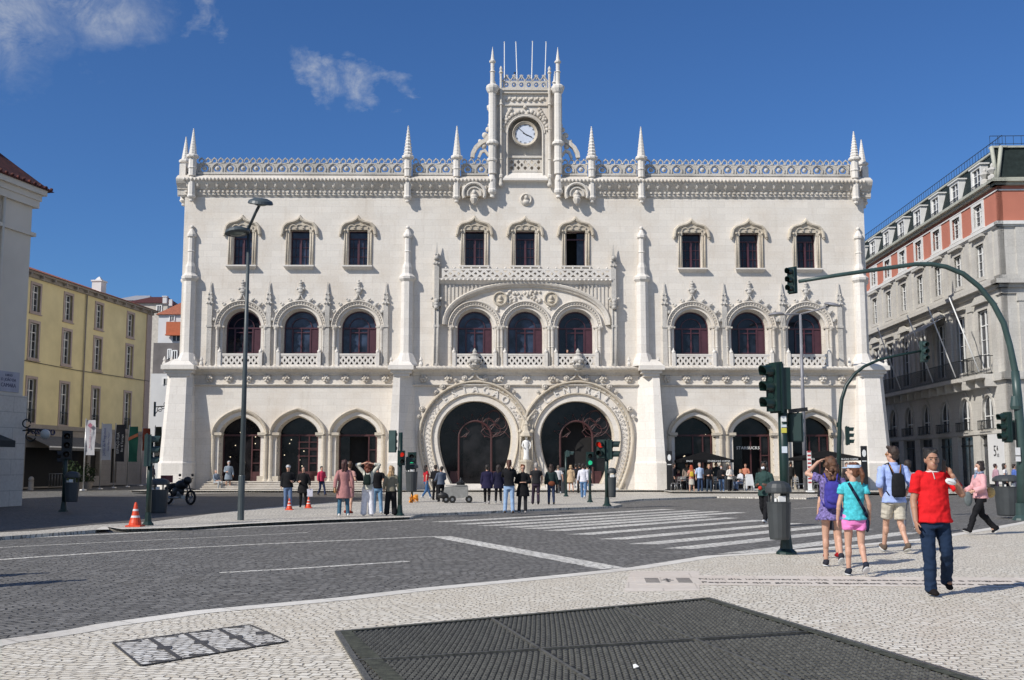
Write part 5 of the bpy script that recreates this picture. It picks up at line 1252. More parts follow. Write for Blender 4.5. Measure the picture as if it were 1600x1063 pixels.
b = MB(); b.ball((.12,0,.82), .24, 10, sx=1.5, sy=.8, sz=.85); b.ball((-.1,0,.55), .26, 8, sx=1.5, sy=.6, sz=.9); b.ball((.48,0,1.0), .16, 8, sy=1.2); b.ball((-.72,0,.66), .2, 8, sx=1.4, sy=.5, sz=.5); b.ball((-.35,0,.82), .16, 8, sx=2.2, sy=.8, sz=.45); b.tube([(-.1,0,.78),(-.6,0,.75),(-.95,0,.9)], [.1,.09,.04], 8); b.tube([(.35,0,.9),(.0,0,.5),(-.35,0,.4)], .035, 6); b.tube([(.7,.08,.31),(.42,.08,.95)], .028, 6); b.tube([(.7,-.08,.31),(.42,-.08,.95)], .028, 6); b.tube([(.36,-.35,1.08),(.42,0,1.0),(.36,.35,1.08)], .018, 6); b.tube([(-.7,0,.31),(-.2,0,.4)], .04, 6); b.ball((.5,0,.95), .11, 8); b.cbox((.73,0,.66),(.4,.12,.03),ry=.15); b.ball((.38,-.32,1.22), .06, 6); b.ball((.38,.32,1.22), .06, 6); b.build('body', M['black'], mo)
b = MB(); b.ball((.03,0,.47), .17, 8, sy=.9); b.cbox((.05,0,.32),(.35,.2,.12)); b.tube([(.1,-.12,.3),(-.4,-.14,.28),(-.95,-.14,.36)], [.03,.04,.045], 8); b.tube([(-.1,-.1,.3),(-.05,-.32,.02)], .012, 5); b.build('engine', M['chrome'], mo)
b = MB(); b.cbox((-.85,0,1.05),(.36,.34,.3)); b.build('top_box', M['bikered'], mo)
# chestnut cart
x, y = G(712, 786); ct = thing('vendor_cart', 'low grey metal chestnut vendor cart with small black wheels before the left portal', 'cart', (x,y,0), 0)
M['cartm'] = surf('grey_cart_metal', (.22,.22,.21), .5, .2, 4)
b = MB(); b.plate([(-.9,.45),(-.75,1.05),(.75,1.15),(.85,1.1),(.85,.42),(.4,.30),(-.2,.30)], [], -.4, .4); b.box(-.7,.75,-.45,.45,1.12,1.17); b.build('body', M['cartm'], ct); ct.scale = (.62,.62,.66)
for dx, dy in ((-.65,-.4),(-.2,-.4),(.95,-.3),(-.65,.4),(.9,.4)):
    b = MB(); b.lathe((dx,dy,.24), [(.24,-.05),(.24,.07)], 14, axis='y'); w_ = b.build('wheel', M['tyre'], ct); b = MB(); b.lathe((dx,dy-.08,.24), [(.1,-.01),(.09,.02)], 10, axis='y'); b.build('hub', M['chrome'], w_)
b = MB(); b.lathe((.35,0,1.17), [(.28,0),(.3,.12),(.36,.16),(.3,.18)], 12); b.lathe((.35,0,1.34), [(.26,0),(.1,.15),(.06,.3)], 12); b.build('roasting_pot', M['black'], ct)
b = MB(); b.tube([(-.85,-.3,.75),(-1.3,-.35,.55),(-1.2,-.3,.3)], .03, 6); b.ball((-.9,-.45,.5), .26, 8, sx=1.5, sy=.6, sz=.8); b.build('drawbar', M['black'], ct)
# banners
def banner(lbl, px, Y, bw, z0, z1, mcol, pole_side=-1, txt=None, tc=None, deco=None, tilt=0):
    kk = ray(px,740); X = kk.x/kk.y*Y; t = thing('banner_flag', lbl, 'banner', (X,Y,0), 0, 'promotional banners by the yellow building')
    b = MB(); b.tube([(0,0,0),(tilt,0,z1+.1)], .04, 6); b.lathe((0,0,0), [(.25,0),(.22,.06),(.05,.1)], 8); b.build('pole', M['alu'], t)
    b = MB(); n = 8; vs = []
    for j in range(n+1):
        z = z0+(z1-z0)*j/n
        for i in range(4): vs.append((.03+bw*i/3+tilt*z/z1, .07*math.sin(j*.9+i*1.1), z))
    b.add(vs, [(j*4+i,j*4+i+1,(j+1)*4+i+1,(j+1)*4+i) for j in range(n) for i in range(3)], 0, True)
    fl = b.build('flag', surf('banner_cloth', mcol, .8, .08), t)
    if txt:
        for k, (s_, sz, dx) in enumerate(txt): text('flag_text', s_, sz, surf('flag_lettering', tc, .6), fl, (.03+bw*dx, -.09, (z0+z1)/2), (Matrix.Rotation(-math.pi/2,4,'Y')@Matrix.Rotation(math.pi/2,4,'X')).to_euler(), .004)
    if deco: b = MB(); deco(b, bw, z0, z1); b.build('flag_emblem', surf('flag_emblem_cloth', tc or (.4,.05,.1), .7), fl)
banner('white banner with a pink diamond emblem, leftmost of the row', 131, 72, .62, 2.3, 4.6, (.42,.41,.42), txt=[('Bem-vindos a Lisboa',.17,.5)], tc=(.3,.1,.14), deco=lambda b,w,a,c: b.lathe((w/2,-.08,c-.35), [(.17,0),(.17,.02)], 4, axis='y'))
banner('white banner with blue vertical lettering, second of the row', 156.5, 76, .66, 2.0, 4.5, (.42,.42,.44), txt=[('Junta de Freguesia',.26,.3),('Santa Maria Maior',.18,.75)], tc=(.07,.08,.2))
banner('black banner with white vertical lettering, third of the row', 178, 80, .68, 1.9, 4.6, (.02,.02,.024), txt=[('ESPAÇO RUA',.26,.3),('Bar & Terraço',.22,.75)], tc=(.5,.5,.5))
banner('green banner with an orange slanting stripe, fourth of the row', 199, 84, .68, 1.9, 4.6, (.01,.10,.07), deco=lambda b,w,a,c: (b.plate([(0,c-1.1),(w+.05,c-.75),(w+.05,c-.5),(0,c-.85)], [], -.09,-.08)), txt=None, tc=(.5,.16,.08))
banner('brick red banner, fifth of the row behind the teal signal', 220, 88, .62, 2.8, 4.6, (.16,.03,.015))
banner('dark narrow banner with a round emblem nearest the station corner', 240, 90, .52, 1.9, 4.8, (.015,.025,.022), deco=lambda b,w,a,c: b.lathe((w/2,-.08,a+.7), [(.2,0),(.2,.02)], 14, axis='y'), tc=(.3,.3,.28))
# stone balls and chain barrier
for k, px in enumerate((48, 110)):
    x, y = G(px, 766 if k == 0 else 763); bo = thing('bollard', ('stone bollard with a ball top by the shaded corner building' if k == 0 else 'stone bollard with a ball top beside the shaded signal bin'), 'bollard', (x,y,0), 0, 'stone bollards'); b = MB(); b.lathe((0,0,0), [(.2,0),(.17,.1),(.17,.55),(.2,.6)], 10); b.ball((0,0,.72), .18, 10); b.build('shaft', M['ystone'], bo)
br = thing('barrier', 'low white metal crowd barrier beside the awning terrace', 'barrier', (*G(76,764),0), .1); b = MB()
b.tube([(0,0,0),(0,0,1.05),(2.4,0,1.05),(2.4,0,0)], .025, 6)
for k in range(1,12): b.tube([(k*.2,0,.15),(k*.2,0,1.05)], .01, 4)
b.tube([(0,0,.15),(2.4,0,.15)], .02, 5); b.build('frame', M['alu'], br)
# potted shrubs below awning
M['leaf'] = surf('dark_shrub_leaves', (.035,.06,.02), .8, .5, 5)
for k, (px, Y, s) in enumerate(((112,74,1.0),(124,75,.8),(138,76.5,.9))):
    kk = ray(px,740); t = thing('potted_shrub', ('leafy potted shrub below the grey awning, leftmost of three','small leafy potted shrub between two others at the awning','leafy potted shrub nearest the banners')[k], 'plant', (kk.x/kk.y*Y,Y,0), 0, 'potted shrubs at the terrace')
    b = MB(); b.lathe((0,0,0), [(.25,0),(.35,.5),(.38,.5)], 10); b.build('pot', M['ystone'], t); b = MB(); random.seed(k)
    for j in range(260):
        a = random.uniform(0,6.28); e = random.uniform(-1,1); r = random.uniform(.3,.65)*s; c = Vector((r*math.cos(a)*math.sqrt(1-e*e), r*math.sin(a)*math.sqrt(1-e*e), 1.15*s+r*e*1.3)); d = Vector((random.uniform(-1,1),random.uniform(-1,1),random.uniform(-1,1))).normalized()*.1; e2 = d.cross(Vector((.3,.5,.8))).normalized()*.06
        b.add([c-d,c+e2,c+d,c-e2], [(0,1,2,3)])
    b.build('foliage', M['leaf'], t)
# ---- cafe terrace
def umbrella(lbl, px, py, Y, hw, h, wr=True):
    kk = ray(px,740); t = thing('cafe_umbrella', lbl, 'parasol', (kk.x/kk.y*Y,Y,.1), 0, 'black cafe umbrellas'); zt = zat(py[0],Y)-.1; ze = zat(py[1],Y)-.1; zv = zat(py[2],Y)-.1
    b = MB(); b.add([(-hw,-hw,ze),(hw,-hw,ze),(hw,hw,ze),(-hw,hw,ze),(0,0,zt),(-hw,-hw,zv),(hw,-hw,zv),(hw,hw,zv),(-hw,hw,zv)], [(0,1,4),(1,2,4),(2,3,4),(3,0,4),(0,5,6,1),(1,6,7,2),(2,7,8,3),(3,8,5,0)]); cn = b.build('canopy', surf('black_canvas', (.008,.008,.009), .9, .3, 4, spec=.1), t)
    b = MB(); b.tube([(0,0,0),(0,0,zt)], .03, 8); b.cbox((0,0,.06),(.6,.6,.12))
    for sx_ in (-1,1):
        for sy_ in (-1,1): b.tube([(0,0,ze+.05),(hw*sx_*.98,hw*sy_*.98,ze-.02)], .012, 4)
    b.build('pole', M['steel'], t)
    if wr:
        text('canopy_text', 'STARBUCKS COFFEE', .15, M['white'], cn, (hw*.4,-hw-.01,(ze+zv)/2), (math.pi/2,0,0), .004); text('canopy_text', 'SINCE', .15, M['white'], cn, (-hw*.72,-hw-.01,(ze+zv)/2), (math.pi/2,0,0), .004)
umbrella('black square cafe umbrella with white lettering in front of the first right arch', 1100, (706,719,723), 68.3, 1.6, 2.6)
umbrella('black cafe umbrella by the lamp post in front of the last right arch', 1290, (704,716,720), 67.5, 1.9, 2.6)
def chair_proto():
    t = thing('cafe_chair', 'light metal cafe chair standing alone at the terrace edge', 'chair', (0,0,0), 0, 'metal cafe chairs'); b = MB(); b.cbox((0,0,.45),(.42,.42,.03)); b.build('seat', M['alu'], t)
    b = MB(); b.tube([(-.2,.2,.45),(-.2,.27,.85),(.2,.27,.85),(.2,.2,.45)], .015, 5)
    for z in (.6,.7,.78): b.cbox((0,.245,z),(.4,.015,.05))
    b.build('backrest', M['alu'], t)
    for sx_ in (-1,1):
        for sy_ in (-1,1): b = MB(); b.tube([(sx_*.2,sy_*.2,.45),(sx_*.23,sy_*.24,0)], .016, 5); b.build('leg', M['alu'], t)
    return t
cp = chair_proto(); x, y = G(1070,768.5); cp.location = (x,y,.1); cp.rotation_euler = (0,0,2.6)
def chr_(px, Y, rz, lbl): kk = ray(px,740); return place(cp, (kk.x/kk.y*Y,Y,.1), rz, lbl, 'metal cafe chairs')
chr_(1056, 66.5, -1.2, 'metal cafe chair beside the black menu totem'); chr_(1062.5, 68.3, 1.2, 'metal cafe chair under the left edge of the lettered umbrella')
chr_(1120, 68, 3.0, 'metal cafe chair behind the standing group under the umbrella'); chr_(1157, 66, -1.5, 'metal cafe chair with the seated person near the white board')
chr_(1247, 64, 2.2, 'metal cafe chair left of the slim lamp post'); chr_(1279, 64, .8, 'metal cafe chair right of the slim lamp post')
def table(px, Y, lbl):
    kk = ray(px,740); t = thing('cafe_table', lbl, 'table', (kk.x/kk.y*Y,Y,.1), 0, 'small cafe tables'); b = MB(); b.lathe((0,0,.72), [(.33,0),(.33,.025)], 16); b.build('table_top', surf('dark_table_top', (.05,.045,.04), .4), t); b = MB(); b.tube([(0,0,0),(0,0,.72)], .03, 6); b.lathe((0,0,0), [(.22,0),(.2,.03),(.04,.05)], 10); b.build('pedestal', M['steel'], t)
table(1080, 66.2, 'round cafe table under the left side of the lettered umbrella'); table(1149, 66, 'round cafe table beside the seated person near the white board'); table(1262, 66, 'round cafe table under the umbrella by the lamp post')
def totem(lbl, px, Y, pyt, emblem=True):
    kk = ray(px,740); t = thing('menu_totem', lbl, 'sign', (kk.x/kk.y*Y,Y,.1), 0, 'black menu totems'); h = zat(pyt,Y)-.1; b = MB(); b.box(-.17,.17,-.03,.03,.05,h); b.cbox((0,0,.03),(.5,.4,.06)); p = b.build('panel', M['black'], t)
    b = MB(); b.lathe((0,-.032,h-.4), [(.11,0),(.11,.006)], 16, axis='y', sq=1.8); b.box(-.12,.12,-.036,-.031,h-.85,h-.8); b.build('emblem', M['white'], p)
totem('black menu totem with a white oval emblem leaning by the right buttress', 1046, 67.6, 705); totem('black menu totem with a white oval emblem at the station corner', 1351, 60, 697)
kk = ray(1170,740); ab = thing('sandwich_board', 'white folding sandwich board in front of the lettered doorway', 'sign', (kk.x/kk.y*67,67,.1), .25)
b = MB(); b.plate([(-.3,0),(-.24,0),(-.18,.3),(.18,.3),(.24,0),(.3,0),(.22,1.0),(-.22,1.0)], [], -.02, .02); b.xf(Matrix.Translation((0,-.18,0))@Matrix.Rotation(-.18,4,'X')); b.build('panel', M['white'], ab)
b = MB(); b.plate([(-.3,0),(-.24,0),(-.18,.3),(.18,.3),(.24,0),(.3,0),(.22,1.0),(-.22,1.0)], [], -.02, .02); b.xf(Matrix.Translation((0,.18,0))@Matrix.Rotation(.18,4,'X')); b.build('panel', M['white'], ab)
kk = ray(1265,740); sl = thing('price_totem', 'narrow white and red patterned sign strip behind the slim lamp post', 'sign', (kk.x/kk.y*63,63,.1), 0); b = MB(); b.box(-.12,.12,-.02,.02,.1,zat(705,63)-.1)
b.box(-.2,.2,-.2,.2,0,.08); b.build('panel', M['white'], sl); b = MB()
for k in range(9): b.box(-.10,.10,-.026,-.021,.5+k*.22,.6+k*.22)
b.build('print', surf('red_print', (.4,.05,.05), .6), sl)
# ------------------------------------------------------------------ people
REM = []
def skinmat(name, c): m = surf(name, c, .55, .08, 12); return m
SK = {'fair': skinmat('fair_skin', (.52,.30,.21)), 'tan': skinmat('tanned_skin', (.37,.195,.125)), 'brown': skinmat('brown_skin', (.10,.05,.032))}
CM = {}
def cloth(c, var=.12, sc_=14, rough=.85):
    k = (c, var, sc_)
    if k not in CM:
        m = surf('woven_cloth', c, rough, var, sc_, spec=.15); nt = m.node_tree; b_ = nt.nodes['Principled BSDF']
        v = mapping(nt, coord(nt), sc_=(1,1,.55), rot=(0,.5,0)); n = noise(nt, v, 9, 4, .6); n.inputs['Distortion'].default_value = .8; bump(nt, b_, n.outputs[0], .02, .6); CM[k] = m
    return CM[k]
def limb(b, pts, rs, n=10, m=0):
    for i in range(len(pts)-1):
        b.tube([pts[i], pts[i+1]], [rs[i], rs[i+1]], n, m)
        b.ball(pts[i], rs[i], n, m)
    b.ball(pts[-1], rs[-1], n, m)
def rings(b, rr, n=16, m=0):
    vs = []
    for cx, cy, z, rx, ry in rr:
        for i in range(n): a = 2*math.pi*i/n; vs.append((cx+rx*math.cos(a), cy+ry*math.sin(a), z))
    k = len(rr); o = len(b.v)
    b.add(vs, [(j*n+i, j*n+(i+1)%n, (j+1)*n+(i+1)%n, (j+1)*n+i) for j in range(k-1) for i in range(n)]+[tuple(reversed(range(n))), tuple((k-1)*n+i for i in range(n))], m, True)
ARMS = {'down': ((.235,.02,1.12),(.25,-.05,.88),(.25,-.08,.78)), 'fwd': ((.235,-.08,1.14),(.23,-.24,.94),(.22,-.3,.86)), 'back': ((.24,.12,1.15),(.25,.16,.9),(.25,.17,.81)),
 'phone': ((.31,-.12,1.20),(.175,-.17,1.42),(.12,-.11,1.53)), 'camera': ((.21,-.2,1.24),(.09,-.27,1.5),(.05,-.26,1.59)), 'head': ((.36,.02,1.66),(.14,.1,1.70),(.05,.12,1.73)),
 'visor': ((.36,-.1,1.50),(.17,-.14,1.69),(.09,-.15,1.73)), 'bent': ((.24,.03,1.14),(.17,-.2,1.10),(.1,-.27,1.12)), 'bag': ((.24,.05,1.14),(.25,-.08,.93),(.25,-.1,.83)), 'carry': ((.24,-.05,1.15),(.2,-.27,1.06),(.15,-.35,1.03)),
 'pocket': ((.27,.08,1.14),(.2,-.02,.95),(.16,-.03,.88)), 'cross': ((.25,-.03,1.14),(.08,-.2,1.13),(-.04,-.2,1.15)), 'lap': ((.24,-.05,1.14),(.16,-.25,1.02),(.1,-.33,1.0))}
LEGS = {'stand': (((.095,-.015,.49),(.10,.02,.085)),((.095,-.005,.49),(.11,.03,.085))), 'walk': (((.09,-.14,.51),(.09,-.26,.10)),((.09,.02,.48),(.09,.27,.14))), 'walk2': (((.09,.02,.48),(.09,.27,.14)),((.09,-.14,.51),(.09,-.26,.10))),
 'stride': (((.09,-.22,.53),(.08,-.38,.13)),((.09,.06,.49),(.08,.40,.17))), 'stepm': (((.13,-.04,.50),(.25,.24,.17)),((.10,-.05,.49),(.10,-.06,.085))), 'step': (((.10,-.04,.49),(.10,-.06,.085)),((.10,-.02,.48),(.09,.26,.19))), 'sit': (((.12,-.44,.93),(.12,-.42,.51)),((.12,-.43,.93),(.12,-.36,.51)))}
def person(lbl, px, py, H, yaw, top, legs='stand', aL='down', aR='down', bottom=(.02,.02,.03), shoe=(.02,.02,.02), skin='fair', hair=('short',(.03,.018,.012)), kind='tee', low='trousers', fat=1.0, fine=False, ht=0.0, hem=None, z0=0.0, sitz=None, prints=None, XY=None, extra=None, fem=False, sleeve=None, sole=None, tilt=0.0, lowmat=None, topmat=None, shz=0.0, hdz=0.0, group='pedestrians on the square'):
    x, y = XY or G(px, py, z0); t = thing('person', lbl, 'person', (x,y,z0), R(yaw), group)
    s = H/1.75; vox = .0085 if fine else .017
    def sc_(b): b.v = [(p[0]*s, p[1]*s, p[2]*s) for p in b.v]; return b
    def done(b, name, mats, v=vox, par=t, sm=3):
        if sitz is not None: b.v = [(p[0],p[1],p[2]-sitz) for p in b.v]
        sc_(b); o = b.build(name, mats, par); REM.append((o, v, sm)); return o
    shw = .165 if fem else .185
    Lg = LEGS[legs]; J = {}
    for sd, arm, lg in ((1, aL, Lg[0]), (-1, aR, Lg[1])):
        A3 = ARMS[arm] if isinstance(arm, str) else arm
        f = lambda p: Vector((p[0]*sd, p[1], p[2]))
        J[sd] = dict(sh=f((shw,0,1.42+shz)), el=f(A3[0]), wr=f(A3[1]), ha=f(A3[2]), hip=f((.09,0,.9)), kn=f(lg[0]), an=f(lg[1]))
    if not fine and sitz is None and H > 1:
        for sd in J:
            j_ = J[sd]; dx, dy = random.uniform(-.02,.05)*sd, random.uniform(-.06,.06); j_['an'] += Vector((dx,dy,0)); j_['kn'] += Vector((dx*.6,dy*.5-.01,0))
            e_ = Vector((random.uniform(-.01,.04)*sd, random.uniform(-.05,.05), random.uniform(-.01,.02))); j_['el'] += e_*.6; j_['wr'] += e_; j_['ha'] += e_
    if sitz is not None:
        for sd in J: J[sd]['hip'] = Vector((.09*sd,0,.93))
    hz = 1.635; hc = Vector((0,-.012,hz)); HR = Matrix.Translation((0,hdz*.7,1.5+hdz))@Matrix.Rotation(R(ht),4,'Z')@Matrix.Rotation(R(tilt),4,'X')@Matrix.Translation((0,0,-1.5))
    hp = lambda p: tuple(HR@Vector(p))
    # body
    b = MB(); hb_ = MB()
    hb_.ball((0,.008,hz+.018), .098, 16, sx=.80, sy=.99, sz=1.02); hb_.ball((0,-.03,hz-.055), .066, 12, sx=.92, sy=.98, sz=1.05); hb_.ball((0,-.055,hz-.088), .032, 8, sx=1.1)
    hb_.tube([(0,-.088,hz+.012),(0,-.112,hz-.022)], [.009,.017], 8); hb_.ball((0,-.106,hz-.024), .016, 8); hb_.ball((0,-.086,hz-.055), .018, 8, sx=1.35, sz=.6)
    hb_.ball((0,-.078,hz+.036), .03, 8, sx=1.8, sz=.5)
    for sd in (-1,1): hb_.ball((.079*sd,.008,hz-.005), .026, 8, sx=.45, sy=.8, sz=1.25)
    hb_.v = [hp(p) for p in hb_.v]; b.add(hb_.v, hb_.f, 0, True)
    b.tube([(0,.01,1.43),hp((0,.0,1.58))], [.062,.052], 12)
    rings(b, [(0,0,.84,.13,.095),(0,0,.93,.14*fat,.10*fat),(0,0,1.08,.118*fat,.088*fat),(0,0,1.25,.142,.10),(0,0,1.36,.155,.098),(0,0,1.43,.12,.075),(0,0,1.46,.05,.045)])
    for sd in (-1,1):
        j = J[sd]; limb(b, [j['sh']+Vector((-.02*sd,0,-.01)), j['el'], j['wr']], [.052,.043,.030] if not fem else [.048,.038,.026])
        mid = j['el'].lerp(j['wr'],.3); b.ball(mid, .044 if not fem else .039, 10)
        d = (j['ha']-j['wr']).normalized(); inw = Vector((-sd,0,0)); inw = (inw-d*inw.dot(d)).normalized(); w_ = d.cross(inw).normalized()
        rot = Matrix((w_, inw, d)).transposed(); pc = j['wr']+d*.05; b.ball(pc, .046, 10, sx=.88, sy=.42, sz=1.1, rot=rot)
        fr_ = .0085 if fine else .011
        for k, (o_, L_) in enumerate(((-.030,.066),(-.010,.076),(.010,.072),(.029,.058))):
            a = j['wr']+d*.085+w_*o_; m_ = a+d*L_*.5+inw*.006; e = m_+d*L_*.42+inw*.022; limb(b, [a,m_,e], [fr_,fr_*.95,fr_*.8], 8)
        fwd_ = w_ if w_.y < 0 else -w_
        a = j['wr']+d*.03+fwd_*.03; m_ = a+fwd_*.03+d*.028+inw*.008; e = m_+d*.03+fwd_*.006+inw*.010; limb(b, [a,m_,e], [fr_*1.25,fr_*1.15,fr_], 8)
        limb(b, [j['hip'], j['kn'], j['an']], [.082,.054,.036]); cf = j['kn'].lerp(j['an'],.28)+Vector((0,.014,0)); b.ball(cf, .056, 10, sz=1.9)
        b.ball(j['hip'].lerp(j['kn'],.25), .082, 10, sz=1.5)
        b.ball(j['an']+Vector((0,-.05,-.04)), .04, 8, sx=.9, sy=2.0, sz=.7)
    bo = done(b, 'body', [SK[skin], CM.setdefault('eye', surf('dark_eye', (.02,.015,.012), .3)), CM.setdefault('lip', surf('lips', (.30,.11,.09), .5)), CM.setdefault('brow', surf('brows', (.03,.02,.015), .8)), CM.setdefault('sclera', surf('eye_white', (.26,.19,.16), .4))])
    bo['_paint'] = 1
    if sitz is None or True:
        dz = -(sitz or 0)
        spots = []
        for sd in (-1,1): spots += [((.031*sd,-.088,hz+.006), (.0155,.03,.008), 4), ((.031*sd,-.092,hz+.006), (.0075,.03,.0078), 1), ((.032*sd,-.088,hz+.029), (.021,.03,.0055), 3)]
        spots.append(((0,-.1,hz-.056), (.024,.03,.0065), 2))
        bo_sp.append((bo, HR.inverted(), s, dz, spots))
    # garments
    tm = topmat or cloth(*((top,)+((prints or ()))))
    bm = lowmat or cloth(bottom)
    slv = sleeve if sleeve is not None else {'tee': .62, 'shirt': 1.75, 'jacket': 1.95, 'coat': 1.95, 'dress': .5, 'rolled': 1.1, 'tank': 0}[kind]
    hemz = hem or {'tee': .90, 'shirt': .86, 'jacket': .87, 'coat': .62, 'dress': .66, 'rolled': .86, 'tank': .9}[kind]
    g = .012 if kind in ('tee','tank') else .017 if kind in ('shirt','dress','rolled') else .028
    b = MB(); fl = {'coat': .05, 'dress': .07}.get(kind, .01)
    rr = [(0,0,hemz,.155*fat+g+fl,.115*fat+g+fl)]
    if hemz < .85: rr.append((0,0,.86,.158*fat+g+fl*.35,.12*fat+g+fl*.35))
    rr += [(0,0,.98,.142*fat+g,.108*fat+g),(0,-.008*fat,1.10,.13*fat+g,.105*fat+g),(0,-.008,1.24,.150+g,.115+g),(0,0,1.35,.165+g,.112+g),(0,0,1.425+shz*.8,.14+g,.088+g),(0,.005,1.47,.066,.06)]
    if not fem: rr = [(a,c,z,rx*1.03+.006,ry) for a,c,z,rx,ry in rr]
    rings(b, rr, 20)
    if fem and not (kind == 'coat'):
        for sd in (-1,1): b.ball((.07*sd,-.085,1.27), .06, 10)
    for sd in (-1,1):
        j = J[sd]
        b.ball(j['sh']+Vector((-.035*sd,0,-.018)), .058+g*.4, 12)
        if slv > 0:
            p0 = j['sh']; 
            if slv <= 1: pts = [p0, p0.lerp(j['el'], slv)]; rs = [.053+g*.5, .053+g*(.9 if slv > .5 else .7)]
            else: pts = [p0, j['el'], j['el'].lerp(j['wr'], slv-1)]; rs = [.054+g*.6, .046+g*.7, (.042 if slv < 1.5 else .036)+g*.7]
            for q_ in range(len(pts)-1): b.tube([pts[q_],pts[q_+1]],[rs[q_],rs[q_+1]],12)
            for q_ in range(1, len(pts)-1): b.ball(pts[q_], rs[q_], 12)
    if kind in ('shirt','rolled','jacket','coat') or kind == 'polo': b.lathe((0,.008,1.455), [(.078,0),(.072,.045),(.055,.05)], 14)
    to = done(b, {'tee':'t_shirt','shirt':'shirt','jacket':'jacket','coat':'coat','dress':'dress','rolled':'shirt','tank':'top'}[kind], [tm])
    if low != 'none':
        b = MB(); rings(b, [(0,0,.80,.150*fat,.108*fat),(0,0,.90,.152*fat+.004,.114*fat),(0,0,.99,.135*fat+.004,.102*fat)], 18)
        for sd in (-1,1):
            j = J[sd]; hp_ = j['hip']; kn = j['kn']; an = j['an']
            if low == 'trousers': b.tube([hp_,kn],[.096,.070],12); b.ball(hp_,.096,12); b.ball(kn,.070,12); b.tube([kn,an+Vector((0,.0,-.035))],[.070,.062],12); b.ball(kn.lerp(an,.3)+Vector((0,.01,0)),.066,10,sz=1.6)
            elif low == 'wide': b.tube([hp_,kn],[.105,.098],12); b.ball(hp_,.1,12); b.ball(kn,.098,12); b.tube([kn,an+Vector((0,0,-.03))],[.098,.10],12)
            elif low == 'slim': b.tube([hp_,kn],[.094,.070],12); b.ball(hp_,.094,12); b.ball(kn,.070,12); b.tube([kn,an],[.070,.052],12); b.ball(kn.lerp(an,.28)+Vector((0,.012,0)),.062,10,sz=1.7)
            elif low == 'shorts': e = hp_.lerp(kn,.82); b.tube([hp_,e],[.10,.092],12); b.ball(hp_,.1,12)
            elif low == 'miniшorts' or low == 'short_shorts': e = hp_.lerp(kn,.42); b.tube([hp_,e],[.098,.105],12); b.ball(hp_,.098,12)
        if low == 'skirt': rings(b, [(0,0,.52,.19,.16),(0,0,.8,.17,.13),(0,0,.95,.14,.11)], 18)
        done(b, {'skirt':'skirt','shorts':'shorts','short_shorts':'shorts'}.get(low,'trousers'), [bm])
    for sd in (-1,1):
        j = J[sd]; an = j['an']; b = MB(); up = max(0, an.z-.09); lift = min(1.0, up*7) if an.y > .1 else (-.35 if an.y < -.2 and up > .01 else 0)
        b.ball((0,-.045,-.028), .052, 12, sx=.95, sy=1.9, sz=.78); b.ball((0,.03,-.015), .048, 10, sx=.95, sz=1.1); b.ball((0,-.11,-.04), .045, 10, sx=1.05, sy=1.1, sz=.65); b.tube([(0,.015,.0),(0,.015,.03)],[.05,.045],10)
        b.v = [tuple(Matrix.Translation(an)@Matrix.Rotation(lift,4,'X')@Vector(p)) for p in b.v]
        sh = done(b, 'shoe', [cloth(shoe, .1)], v=.011 if fine else .015, sm=1)
        if sole:
            b = MB(); b.ball((0,-.045,-.07), .054, 12, sx=1.0, sy=1.95, sz=.28)
            b.v = [tuple(Matrix.Translation(an)@Matrix.Rotation(lift,4,'X')@Vector(p)) for p in b.v]
            if sitz is not None: b.v = [(p[0],p[1],p[2]-sitz) for p in b.v]
            sc_(b).build('sole', cloth(sole), sh)
    # hair
    hk, hcol = hair; hm = CM.setdefault(('hair', hcol), surf('hair', hcol, .6, .45, 30, bmp=.01))
    if hk != 'bald':
        b = MB(); b.ball((0,.034,hz+.05), .110, 14, sx=.84, sy=.93, sz=.92); [b.ball((random.uniform(-.06,.06), random.uniform(-.055,.08), hz+.11+random.uniform(-.01,.02)), .03, 8) for _ in range(9)]; 
        b2 = MB(); b2.ball((0,.05,hz-.01), .085, 12, sx=.9, sy=.75, sz=1.0)
        b.add(b2.v, b2.f, 0, True)
        if hk in ('long','curly'):
            n_ = 16 if hk == 'long' else 46
            for k in range(n_):
                a = R(-20+220*random.random()); rr_ = .085 if hk == 'long' else random.uniform(.08,.115); z = random.uniform(hz-.24, hz+.04); b.ball((rr_*math.cos(a)*1.0, .03+rr_*math.sin(a)*.8, z), .036 if hk == 'curly' else .045, 8, sz=1.1 if hk == 'curly' else 2.0)
            if hk == 'long': b.ball((0,.075,hz-.12), .075, 10, sx=1.1, sy=.6, sz=1.9)
        if hk == 'bob':
            for a in range(-10, 200, 25): b.ball((.086*math.cos(R(a)), .015+.085*math.sin(R(a)), hz-.03), .036, 8, sz=1.8)
        if hk == 'pony': b.ball((0,.115,hz+.06), .035, 8); limb(b, [(0,.13,hz+.05),(0.01,.165,hz-.05),(.0,.145,hz-.2)], [.034,.04,.014], 8)
        if hk == 'bun': b.ball((0,.09,hz+.09), .045, 8)
        # keep the face clear
        b.v = [hp(p) for p in b.v]; ho_ = done(b, 'hair', [hm], v=.009 if fine else .015, sm=1)
        if hk == 'curly': pass
    if extra: extra(t, J, s, hz, hp)
    return t
bo_sp = []
def acc(par, name, b, m, s=1.0):
    b.v = [(p[0]*s,p[1]*s,p[2]*s) for p in b.v]; return b.build(name, m, par)
def cap(col, brim=True, name='cap'):
    def f(t, J, s, hz, hp):
        b = MB(); b.ball((0,.012,hz+.055), .112, 14, sx=.85, sy=1.0, sz=.78); b.lathe((0,.01,hz+.045), [(.096,0),(.1,.03)], 16, sq=1.12)
        if brim: b.ball((0,-.125,hz+.045), .07, 12, sx=1.0, sy=1.0, sz=.12)
        b.v = [hp(p) for p in b.v]; acc(t, name, b, cloth(col), s)
    return f
